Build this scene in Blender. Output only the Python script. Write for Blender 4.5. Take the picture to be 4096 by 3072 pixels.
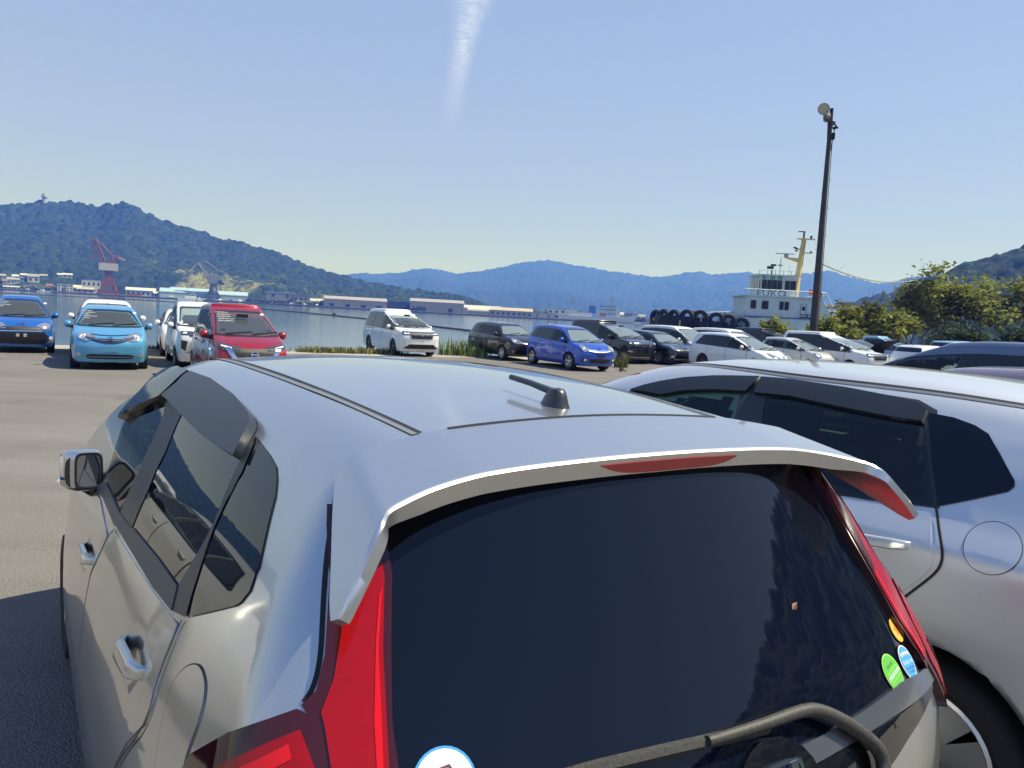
import bpy, bmesh, math, random
import numpy as np
from mathutils import Vector, Matrix
from mathutils.geometry import delaunay_2d_cdt
R = math.radians
for o in list(bpy.data.objects): bpy.data.objects.remove(o)
SC = bpy.context.scene; COL = SC.collection
# ---------------------------------------------------------------- camera
cam = bpy.data.cameras.new('camera'); cam_ob = bpy.data.objects.new('camera', cam); COL.objects.link(cam_ob)
cam.sensor_fit = 'HORIZONTAL'; cam.sensor_width = 36; cam.lens = 26.69
cam.clip_start = .05; cam.clip_end = 60000
_p, _r = R(5.3337), R(3.0624)
_f = Vector((0, math.cos(_p), -math.sin(_p))); _u = Vector((0, math.sin(_p), math.cos(_p))); _x = Vector((1, 0, 0))
_rt = math.cos(_r) * _x + math.sin(_r) * _u; _up = -math.sin(_r) * _x + math.cos(_r) * _u
cam_ob.matrix_world = Matrix((( _rt.x, _up.x, -_f.x, 0), (_rt.y, _up.y, -_f.y, 0), (_rt.z, _up.z, -_f.z, 1.69), (0, 0, 0, 1)))
SC.camera = cam_ob
# ---------------------------------------------------------------- sky, sun, exposure
SUN_EL, SUN_AZ = R(56), R(84)                 # azimuth from +Y towards +X
w = bpy.data.worlds.new('World'); SC.world = w; w.use_nodes = True
nt = w.node_tree; nt.nodes.clear()
sky = nt.nodes.new('ShaderNodeTexSky'); sky.sky_type = 'NISHITA'; sky.sun_disc = False
sky.sun_elevation = SUN_EL; sky.sun_rotation = SUN_AZ; sky.altitude = 0; sky.air_density = 1.0; sky.dust_density = .3; sky.ozone_density = 2.6
bg = nt.nodes.new('ShaderNodeBackground'); bg.inputs[1].default_value = .10
wo = nt.nodes.new('ShaderNodeOutputWorld'); # a humid summer sky: the clear sky model under a whitish veil that thins from the horizon to the zenith
tcw = nt.nodes.new('ShaderNodeTexCoord'); sep = nt.nodes.new('ShaderNodeSeparateXYZ'); nt.links.new(tcw.outputs['Generated'], sep.inputs[0])
vr = nt.nodes.new('ShaderNodeValToRGB'); nt.links.new(sep.outputs[2], vr.inputs[0]); ve = vr.color_ramp.elements
ve[0].position = 0; ve[0].color = (.475, .53, .93, 1); ve[1].position = 1; ve[1].color = (.12, .23, .52, 1)
for q_, c_ in ((.2, (.42, .495, .80)), (.42, (.35, .45, .72)), (.7, (.15, .29, .65))): e_ = ve.new(q_); e_.color = (*c_, 1)
v5 = nt.nodes.new('ShaderNodeVectorMath'); v5.operation = 'SCALE'; v5.inputs['Scale'].default_value = 5; nt.links.new(vr.outputs[0], v5.inputs[0])
vm = nt.nodes.new('ShaderNodeMix'); vm.data_type = 'RGBA'; vm.inputs[0].default_value = .78
nt.links.new(sky.outputs[0], vm.inputs[6]); nt.links.new(v5.outputs[0], vm.inputs[7]); nt.links.new(vm.outputs[2], bg.inputs[0]); nt.links.new(bg.outputs[0], wo.inputs[0])
sl = bpy.data.lights.new('sun', 'SUN'); sl.energy = 4.0; sl.angle = R(.53); sl.color = (1, .95, .88)
so = bpy.data.objects.new('sun', sl); COL.objects.link(so)
SDIR = Vector((math.sin(SUN_AZ) * math.cos(SUN_EL), math.cos(SUN_AZ) * math.cos(SUN_EL), math.sin(SUN_EL)))
so.rotation_euler = SDIR.to_track_quat('Z', 'Y').to_euler(); so.location = (60, 10, 90)
SC.view_settings.view_transform = 'Standard'; SC.view_settings.look = 'None'; SC.view_settings.exposure = 0.95; SC.view_settings.gamma = 1
SC.view_settings.use_curve_mapping = False
SC.render.engine = 'CYCLES'
cy = SC.cycles; cy.use_denoising = True; cy.max_bounces = 8; cy.transparent_max_bounces = 12; cy.volume_bounces = 0; cy.caustics_reflective = False; cy.caustics_refractive = False
cy.sample_clamp_indirect = 6; cy.blur_glossy = .5; cy.use_adaptive_sampling = True
try: cy.denoiser = 'OPENIMAGEDENOISE'
except Exception: pass
# ---------------------------------------------------------------- numeric helpers (implicit car bodies)
def smax(a, b, k):
    h = np.clip(.5 + .5 * (a - b) / k, 0, 1)
    return b + (a - b) * h + k * h * (1 - h)
def smin(a, b, k): return -smax(-a, -b, k)
def prof(pts, sig=.06):
    p = np.array(pts, float); x = np.linspace(p[0, 0] - .6, p[-1, 0] + .6, 420)
    # linear extrapolation at both ends, then a gaussian blur
    y = np.interp(x, p[:, 0], p[:, 1])
    s0 = (p[1, 1] - p[0, 1]) / (p[1, 0] - p[0, 0]); s1 = (p[-1, 1] - p[-2, 1]) / (p[-1, 0] - p[-2, 0])
    y = np.where(x < p[0, 0], p[0, 1] + s0 * (x - p[0, 0]), y); y = np.where(x > p[-1, 0], p[-1, 1] + s1 * (x - p[-1, 0]), y)
    if sig > 0:
        dx = x[1] - x[0]; n = int(3 * sig / dx) + 1; k = np.exp(-.5 * (np.arange(-n, n + 1) * dx / sig) ** 2); k /= k.sum()
        y = np.convolve(np.pad(y, n, mode='reflect', reflect_type='odd'), k, mode='valid')
    return lambda q: np.interp(q, x, y)
def grad(F, P, e=2e-3):
    g = np.empty_like(P)
    for i in range(3):
        a = P.copy(); b = P.copy(); a[:, i] += e; b[:, i] -= e
        g[:, i] = (F(*a.T) - F(*b.T)) / (2 * e)
    return g
def unit(v):
    return v / np.maximum(np.linalg.norm(v, axis=-1, keepdims=True), 1e-9)
def newton(F, P, it=3):
    for _ in range(it):
        g = grad(F, P); f = F(*P.T)
        P = P - g * (f / np.maximum((g * g).sum(1), 1e-3))[:, None]
    return P
def march(F, O, d, tmax=3.0, n=90):
    # first hit of F=0 from the points O along the direction d (F>0 outside)
    O = np.asarray(O, float); d = np.asarray(d, float); t = np.linspace(0, tmax, n)
    D = np.broadcast_to(d, O.shape)
    V = np.stack([F(*(O + s * D).T) for s in t], 1)
    neg = (V[:, 1:] <= 0) & (V[:, :-1] > 0)
    i = np.argmax(neg, 1); ok = neg.any(1)
    lo = t[i]; hi = t[i + 1]
    for _ in range(14):
        m = .5 * (lo + hi); f = F(*(O + m[:, None] * D).T); s = f > 0
        lo = np.where(s, m, lo); hi = np.where(s, hi, m)
    P = O + (.5 * (lo + hi))[:, None] * D
    return P, ok
def nets(F, lo, hi, h):
    # surface nets: a quad mesh of F=0
    ax = [np.arange(a, b + h, h) for a, b in zip(lo, hi)]
    X, Y, Z = np.meshgrid(*ax, indexing='ij'); V = F(X.ravel(), Y.ravel(), Z.ravel()).reshape(X.shape)
    S = V < 0; n = [k - 1 for k in V.shape]
    acc = np.zeros(n + [3]); cnt = np.zeros(n)
    c = np.array([[i, j, k] for i in (0, 1) for j in (0, 1) for k in (0, 1)])
    def sub(A, o): return A[o[0]:o[0] + n[0], o[1]:o[1] + n[1], o[2]:o[2] + n[2]]
    for a in range(8):
        for b in range(a + 1, 8):
            if abs(c[a] - c[b]).sum() != 1: continue
            va, vb = sub(V, c[a]), sub(V, c[b]); x = sub(S, c[a]) != sub(S, c[b])
            t = np.where(x, va / np.where(x, va - vb, 1), 0)
            for i in range(3): acc[..., i] += np.where(x, c[a][i] + t * (c[b][i] - c[a][i]), 0)
            cnt += x
    act = cnt > 0; idx = -np.ones(n, int); idx[act] = np.arange(act.sum())
    cell = np.argwhere(act); P = (cell + acc[act] / cnt[act][:, None]) * h + np.array(lo)
    Q = []
    for i in range(3):
        j, k = (i + 1) % 3, (i + 2) % 3
        s0 = [slice(None)] * 3; s1 = [slice(None)] * 3; s0[i] = slice(0, -1); s1[i] = slice(1, None)
        A, B = S[tuple(s0)], S[tuple(s1)]
        e = np.argwhere(A != B); e = e[(e[:, j] > 0) & (e[:, k] > 0) & (e[:, j] < n[j]) & (e[:, k] < n[k])]
        fl = A[tuple(e.T)]
        q = []
        for dj, dk in ((-1, -1), (0, -1), (0, 0), (-1, 0)):
            o = e.copy(); o[:, j] += dj; o[:, k] += dk; q.append(idx[tuple(o.T)])
        q = np.stack(q, 1); q[~fl] = q[~fl][:, ::-1]; Q.append(q)
    Q = np.concatenate(Q); Q = Q[(Q >= 0).all(1)]
    return P, Q
def inpoly(P, poly):
    x, y = P[:, 0], P[:, 1]; r = np.zeros(len(P), bool); n = len(poly)
    for i in range(n):
        (x0, y0), (x1, y1) = poly[i], poly[(i + 1) % n]
        c = (y0 > y) != (y1 > y)
        r ^= c & (x < (x1 - x0) * (y - y0) / ((y1 - y0) if y1 != y0 else 1e-12) + x0)
    return r
def dist_poly(P, poly, closed=True):
    d = np.full(len(P), 9e9); n = len(poly); q = np.array(poly, float)
    for i in range(n if closed else n - 1):
        a, b = q[i], q[(i + 1) % n]; ab = b - a; t = np.clip(((P - a) @ ab) / max(ab @ ab, 1e-12), 0, 1)
        d = np.minimum(d, np.linalg.norm(P - a - t[:, None] * ab, axis=1))
    return d
def ribbon(pts, w):
    # a polyline widened to a closed polygon
    p = np.array(pts, float); t = np.gradient(p, axis=0); t = unit(t); nn = np.stack([-t[:, 1], t[:, 0]], 1)
    return [tuple(q) for q in np.concatenate([p + nn * w / 2, (p - nn * w / 2)[::-1]])]
def smooth_poly(poly, it=2):
    p = np.array(poly, float)
    for _ in range(it):
        a = .75 * p + .25 * np.roll(p, -1, 0); b = .25 * p + .75 * np.roll(p, -1, 0)
        p = np.stack([a, b], 1).reshape(-1, 2)
    return [tuple(q) for q in p]
def smooth_line(pts, it=2):
    p = np.array(pts, float)
    for _ in range(it):
        a = .75 * p[:-1] + .25 * p[1:]; b = .25 * p[:-1] + .75 * p[1:]
        p = np.concatenate([p[:1], np.stack([a, b], 1).reshape(-1, p.shape[1]), p[-1:]])
    return p
# ---------------------------------------------------------------- objects, labels, materials
def tag(o, label=None, cat=None, group=None, kind=None):
    if label: o['label'] = label
    if cat: o['category'] = cat
    if group: o['group'] = group
    if kind: o['kind'] = kind
    return o
def empty(name, loc=(0, 0, 0), rz=0, parent=None):
    o = bpy.data.objects.new(name, None); o.location = loc; o.rotation_euler = (0, 0, rz); o.empty_display_size = .2
    COL.objects.link(o); o.parent = parent
    return o
def mk(name, V, Fc, mat, parent=None, normals=None, smooth=True, mats=None, midx=None):
    me = bpy.data.meshes.new(name)
    me.from_pydata([tuple(map(float, v)) for v in V], [], [tuple(int(i) for i in f) for f in Fc])
    for m in (mats or [mat]): me.materials.append(m)
    if midx is not None: me.polygons.foreach_set('material_index', np.asarray(midx, np.int32))
    me.polygons.foreach_set('use_smooth', np.full(len(me.polygons), bool(smooth)))
    me.update()
    if normals is not None:
        me.normals_split_custom_set_from_vertices([tuple(map(float, n)) for n in normals])
    o = bpy.data.objects.new(name, me); COL.objects.link(o); o.parent = parent
    return o
class MB:
    # collects simple solids into one mesh
    def __init__(s): s.v = []; s.f = []
    def add(s, V, Fc):
        n = len(s.v); s.v += [tuple(v) for v in V]; s.f += [tuple(i + n for i in f) for f in Fc]; return s
    def box(s, c, d, rot=None, taper=1.0):
        hx, hy, hz = d[0] / 2, d[1] / 2, d[2] / 2
        V = [Vector((x * (taper if z > 0 else 1), y * (taper if z > 0 else 1), z)) for z in (-hz, hz) for x, y in ((-hx, -hy), (hx, -hy), (hx, hy), (-hx, hy))]
        if rot is not None: V = [rot @ v for v in V]
        c = Vector(c)
        return s.add([v + c for v in V], [(3, 2, 1, 0), (4, 5, 6, 7), (0, 1, 5, 4), (1, 2, 6, 5), (2, 3, 7, 6), (3, 0, 4, 7)])
    def tube(s, pts, r, n=8, cap=True):
        pts = [Vector(p) for p in pts]; rs = [float(q) for q in r] if hasattr(r, '__len__') else [float(r)] * len(pts); V = []; Fc = []
        up = Vector((0, 0, 1)); prev = None
        for i, p in enumerate(pts):
            t = (pts[min(i + 1, len(pts) - 1)] - pts[max(i - 1, 0)]).normalized()
            a = prev - t * prev.dot(t) if prev is not None else (up if abs(t.z) < .9 else Vector((1, 0, 0))).cross(t)
            a.normalize(); prev = a; b = t.cross(a)
            V += [p + rs[i] * (math.cos(2 * math.pi * k / n) * a + math.sin(2 * math.pi * k / n) * b) for k in range(n)]
        for i in range(len(pts) - 1):
            for k in range(n):
                q = (k + 1) % n; Fc.append((i * n + k, i * n + q, (i + 1) * n + q, (i + 1) * n + k))
        if cap: Fc.append(tuple(reversed(range(n)))); Fc.append(tuple((len(pts) - 1) * n + k for k in range(n)))
        return s.add(V, Fc)
    def lathe(s, prof_, M=None, n=24):
        # profile (r, h) turned about local z
        V = [Vector((r * math.cos(2 * math.pi * k / n), r * math.sin(2 * math.pi * k / n), h)) for r, h in prof_ for k in range(n)]
        if M is not None: V = [M @ v for v in V]
        Fc = [(i * n + k, i * n + (k + 1) % n, (i + 1) * n + (k + 1) % n, (i + 1) * n + k) for i in range(len(prof_) - 1) for k in range(n)]
        return s.add(V, Fc)
    def prism(s, poly, z0, z1, M=None):
        n = len(poly); V = [Vector((x, y, z)) for z in (z0, z1) for x, y in poly]
        if M is not None: V = [M @ v for v in V]
        return s.add(V, [tuple(reversed(range(n))), tuple(range(n, 2 * n))] + [(i, (i + 1) % n, n + (i + 1) % n, n + i) for i in range(n)])
    def build(s, name, mat, parent=None, smooth=False):
        o = mk(name, s.v, s.f, mat, parent, smooth=smooth)
        if smooth:
            try: o.data.set_sharp_from_angle(angle=R(40))
            except Exception: pass
        return o
MATS = {}
def mat(name, col=(.5, .5, .5), rough=.5, metal=0., coat=0., spec=.5, emit=None, alpha=1., noise=0., nscale=8., bump=0., bscale=30., trans=0., col2=None):
    if name in MATS: return MATS[name]
    m = bpy.data.materials.new(name); m.use_nodes = True; n = m.node_tree; b = n.nodes['Principled BSDF']; MATS[name] = m
    b.inputs['Base Color'].default_value = (*col, 1); b.inputs['Roughness'].default_value = rough; b.inputs['Metallic'].default_value = metal
    b.inputs['Coat Weight'].default_value = coat; b.inputs['Coat Roughness'].default_value = .03; b.inputs['Specular IOR Level'].default_value = spec
    if emit: b.inputs['Emission Color'].default_value = (*emit[:3], 1); b.inputs['Emission Strength'].default_value = emit[3]
    tc = None
    if noise or bump:
        tc = n.nodes.new('ShaderNodeTexCoord')
    if noise:
        t = n.nodes.new('ShaderNodeTexNoise'); t.inputs['Scale'].default_value = nscale; t.inputs['Detail'].default_value = 6; t.inputs['Roughness'].default_value = .65
        n.links.new(tc.outputs['Object'], t.inputs['Vector'])
        mx = n.nodes.new('ShaderNodeMix'); mx.data_type = 'RGBA'
        c2 = col2 or tuple(c * (1 - noise) for c in col)
        mx.inputs[6].default_value = (*c2, 1); mx.inputs[7].default_value = (*tuple(min(1, c * (1 + .4 * noise)) for c in col), 1)
        rp = n.nodes.new('ShaderNodeMapRange'); rp.inputs[1].default_value = .3; rp.inputs[2].default_value = .7
        n.links.new(t.outputs[0], rp.inputs[0]); n.links.new(rp.outputs[0], mx.inputs[0]); n.links.new(mx.outputs[2], b.inputs['Base Color'])
    if bump:
        t2 = n.nodes.new('ShaderNodeTexNoise'); t2.inputs['Scale'].default_value = bscale; t2.inputs['Detail'].default_value = 4
        n.links.new(tc.outputs['Object'], t2.inputs['Vector'])
        bp = n.nodes.new('ShaderNodeBump'); bp.inputs['Strength'].default_value = bump; bp.inputs['Distance'].default_value = .02
        n.links.new(t2.outputs[0], bp.inputs['Height']); n.links.new(bp.outputs[0], b.inputs['Normal'])
    return m
def paint(name, col, metal=.0, rough=.3, flake=0.):
    # clear-coated car paint; metallic colours get a fine flake
    if name in MATS: return MATS[name]
    m = mat(name, col, rough, metal, 1.0); n = m.node_tree; b = n.nodes['Principled BSDF']; b.inputs['Coat Roughness'].default_value = .025
    if flake:
        tc = n.nodes.new('ShaderNodeTexCoord'); t = n.nodes.new('ShaderNodeTexNoise'); t.inputs['Scale'].default_value = 900; t.inputs['Detail'].default_value = 2
        n.links.new(tc.outputs['Object'], t.inputs['Vector'])
        mr = n.nodes.new('ShaderNodeMapRange'); mr.inputs[1].default_value = .35; mr.inputs[2].default_value = .65; mr.inputs[3].default_value = 1 - flake; mr.inputs[4].default_value = 1 + flake
        n.links.new(t.outputs[0], mr.inputs[0])
        # a little dust dulls the clear coat in soft patches
        d = n.nodes.new('ShaderNodeTexNoise'); d.inputs['Scale'].default_value = 3.1; d.inputs['Detail'].default_value = 5; n.links.new(tc.outputs['Object'], d.inputs['Vector'])
        dr = n.nodes.new('ShaderNodeMapRange'); dr.inputs[1].default_value = .4; dr.inputs[2].default_value = .8; dr.inputs[3].default_value = .02; dr.inputs[4].default_value = .10
        n.links.new(d.outputs[0], dr.inputs[0]); n.links.new(dr.outputs[0], b.inputs['Coat Roughness'])
        mx = n.nodes.new('ShaderNodeVectorMath'); mx.operation = 'SCALE'; mx.inputs[0].default_value = col; n.links.new(mr.outputs[0], mx.inputs['Scale'])
        n.links.new(mx.outputs[0], b.inputs['Base Color'])
    return m
def glass(name, tint=(.75, .85, .8), dens=.5, col=(.01, .012, .014)):
    # car glass: sees through by (1-dens), keeps a glossy skin
    if name in MATS: return MATS[name]
    m = bpy.data.materials.new(name); m.use_nodes = True; n = m.node_tree; MATS[name] = m
    b = n.nodes['Principled BSDF']; b.inputs['Base Color'].default_value = (*col, 1); b.inputs['Roughness'].default_value = .02; b.inputs['Specular IOR Level'].default_value = .5
    out = n.nodes['Material Output']
    tr = n.nodes.new('ShaderNodeBsdfTransparent'); tr.inputs[0].default_value = (*tint, 1)
    gl = n.nodes.new('ShaderNodeBsdfGlossy'); gl.inputs['Roughness'].default_value = .015
    fr = n.nodes.new('ShaderNodeFresnel'); fr.inputs[0].default_value = 1.52
    g2 = n.nodes.new('ShaderNodeMixShader'); n.links.new(fr.outputs[0], g2.inputs[0]); n.links.new(tr.outputs[0], g2.inputs[1]); n.links.new(gl.outputs[0], g2.inputs[2])
    mx = n.nodes.new('ShaderNodeMixShader'); mx.inputs[0].default_value = dens
    n.links.new(g2.outputs[0], mx.inputs[1]); n.links.new(b.outputs[0], mx.inputs[2]); n.links.new(mx.outputs[0], out.inputs[0])
    return m
# ---------------------------------------------------------------- patches lying on an implicit body
AX = {'left': ((1, 0, 0), (0, 0, 1), (0, 1, 0)), 'right': ((1, 0, 0), (0, 0, 1), (0, -1, 0)), 'rear': ((0, 1, 0), (0, 0, 1), (-1, 0, 0)), 'front': ((0, 1, 0), (0, 0, 1), (1, 0, 0)), 'top': ((1, 0, 0), (0, 1, 0), (0, 0, 1))}
def chart(e1, n):
    return (e1, (0, 0, 1), n)
def patch(name, F, poly, ax, mat_, parent=None, off=.002, step=.05, holes=(), thick=0., rim=0., far=2.6, org=(0, 0, 0), keep=None):
    if ax == 'top': org = (org[0], org[1], 1.0)
    e1, e2, d = [np.array(a, float) for a in (AX[ax] if isinstance(ax, str) else ax)]
    poly = [tuple(map(float, p)) for p in poly]
    def dense(pl):
        o = []
        for i in range(len(pl)):
            a, b = np.array(pl[i]), np.array(pl[(i + 1) % len(pl)]); k = max(1, int(np.linalg.norm(b - a) / step + .5))
            o += [tuple(a + (b - a) * j / k) for j in range(k)]
        return o
    loops = [dense(poly)] + [dense([tuple(map(float, p)) for p in h]) for h in holes]
    pts = []; edges = []
    for l in loops:
        n = len(pts); pts += l; edges += [(n + i, n + (i + 1) % len(l)) for i in range(len(l))]
    q = np.array(loops[0]); lo, hi = q.min(0), q.max(0)
    gx, gy = np.meshgrid(np.arange(lo[0], hi[0], step), np.arange(lo[1], hi[1], step)); G = np.stack([gx.ravel() + .37 * step, gy.ravel() + .41 * step], 1)
    if len(G):
        ins = inpoly(G, loops[0]) & (dist_poly(G, loops[0]) > .45 * step)
        for h in loops[1:]: ins &= ~inpoly(G, h) & (dist_poly(G, h) > .45 * step)
        pts += [tuple(g) for g in G[ins]]
    r = delaunay_2d_cdt([Vector(p) for p in pts], edges, [], 0, 1e-6)
    P2 = np.array([tuple(v) for v in r[0]]); T = np.array(r[2]); c = P2[T].mean(1)
    k = inpoly(c, loops[0])
    for h in loops[1:]: k &= ~inpoly(c, h)
    T = T[k]
    used = np.unique(T); rm = -np.ones(len(P2), int); rm[used] = np.arange(len(used)); P2 = P2[used]; T = rm[T]
    O = np.array(org, float) + P2[:, :1] * e1 + P2[:, 1:] * e2 + d * far * .5
    P, ok = march(F, O, -d, far)
    okT = ok[T].all(1); T = T[okT]
    if not len(T): print('EMPTY PATCH', name); return None
    used = np.unique(T); rm = -np.ones(len(P), int); rm[used] = np.arange(len(used)); P = P[used]; T = rm[T]
    N = unit(grad(F, P))
    a, b, cc = P[T[:, 0]], P[T[:, 1]], P[T[:, 2]]
    fl = (np.cross(b - a, cc - a) * N[T[:, 0]]).sum(1) < 0; T[fl] = T[fl][:, ::-1]
    V = P + N * off; Fc = [tuple(t) for t in T]; NN = N
    th = thick or rim
    if th:
        e = {}
        for t in T:
            for i in range(3): e[(t[i], t[(i + 1) % 3])] = 1
        be = [ab for ab in e if (ab[1], ab[0]) not in e]
        bv = sorted({i for ab in be for i in ab}); m0 = len(V); top = {b_: m0 + i for i, b_ in enumerate(bv)}
        cen = {}
        outw = {i: np.zeros(3) for i in bv}
        for a_, b_ in be:
            nrm = np.cross(V[b_] - V[a_], N[a_]); outw[a_] += nrm; outw[b_] += nrm
        oN = unit(np.array([outw[i] for i in bv]))
        V = np.concatenate([V, V[bv], V[bv] - N[bv] * th]); NN = np.concatenate([N, oN, oN]); nb = len(bv); low = {b_: m0 + nb + i for i, b_ in enumerate(bv)}
        Fc += [(top[b_], top[a_], low[a_], low[b_]) for a_, b_ in be]
        if thick:
            m1 = len(V); V = np.concatenate([V, P + N * (off - thick)]); NN = np.concatenate([NN, -N]); Fc += [(t[2] + m1, t[1] + m1, t[0] + m1) for t in T]
    return mk(name, V, Fc, mat_, parent, NN)
def mirror(poly): return [(-a, b) for a, b in poly]
# ---------------------------------------------------------------- shape of the silver hatchback in front
h_roof = prof([(.1, 1.42), (.35, 1.453), (.55, 1.474), (.9, 1.498), (1.3, 1.511), (1.7, 1.509), (2.05, 1.495), (2.4, 1.457), (2.7, 1.40)], .12)
h_rear = prof([(.3, -.045), (.55, -.075), (.75, -.075), (.86, -.055), (.95, -.005), (1.05, .07), (1.2, .18), (1.35, .285), (1.5, .375)], .04)
h_side = prof([(.2, .86), (.4, .915), (.55, .915), (.75, .895), (.87, .872), (.96, .842), (1.04, .812), (1.1, .790), (1.2, .742), (1.3, .678), (1.4, .602), (1.48, .53), (1.56, .45)], .025)
h_plan = prof([(-.2, .05), (.15, .010), (.5, .008), (.9, .004), (1.5, .0), (2.4, .0), (3.0, .012), (3.5, .05), (4.0, .14)], .12)
h_hood = prof([(2.9, 1.0), (3.3, .97), (3.6, .90), (3.85, .80), (4.0, .70)], .06)
h_tap = lambda x: 0 * x
h_side2 = prof([(.2, .84), (.4, .905), (.55, .918), (.75, .908), (.86, .897), (.95, .889), (.997, .882), (1.04, .848), (1.09, .806), (1.15, .768), (1.25, .712), (1.35, .643), (1.43, .575), (1.51, .50), (1.6, .41)], .012)
def hero_F(x, y, z, xr=.6, ra=.335, pk=((.95, .905), (1.9, .855)), sd=h_side):
    ay = np.abs(y)
    side = (ay - sd(z) + h_plan(x)) * .9
    roof = z - h_roof(x) + .095 * y * y
    ws = (x - 2.40) * .47 + (z - 1.452) * .88 + .05 * y * y
    hood = z - h_hood(x) + .05 * y * y
    top = smax(roof, smin(ws, hood, .05), .16)
    rear = h_rear(z) - x + .09 * (ay / .7) ** 2 + .045 * np.clip(ay / .8, 0, 1.3) ** 6
    front = x - 3.93 + .16 * (ay / .8) ** 2 + .5 * np.clip(.35 - z, 0, 1) ** 2
    f = smax(side, top, .075)
    f = smax(f, rear * .93, .07)
    f = smax(f, front, .12)
    f = smax(f, .17 - z, .06)
    for xa in (xr, 3.13):
        f = smax(f, -np.maximum(np.sqrt((x - xa) ** 2 + (z - .29) ** 2) - ra, .56 - ay), .015)
    for px, pz in pk:      # hollows behind the door handles
        e = np.sqrt(((x - px) / .075) ** 2 + ((ay - .862 - .5 * (.90 - pz)) / .022) ** 2 + ((z - pz) / .036) ** 2)
        f = smax(f, (1 - e) * .022, .012)
    return f
def h_s2(z): return h_side2(z + .03)
def hero2_F(x, y, z): return hero_F(x, y, z - .03, .72, .365, ((.93, .955), (1.9, .905)), h_s2)
# ---------------------------------------------------------------- the setting
rng = np.random.default_rng(7)
def ground_z(y): return -.012 * np.clip(np.asarray(y, float) - 4, 0, 20)
SEA = -2.6
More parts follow.
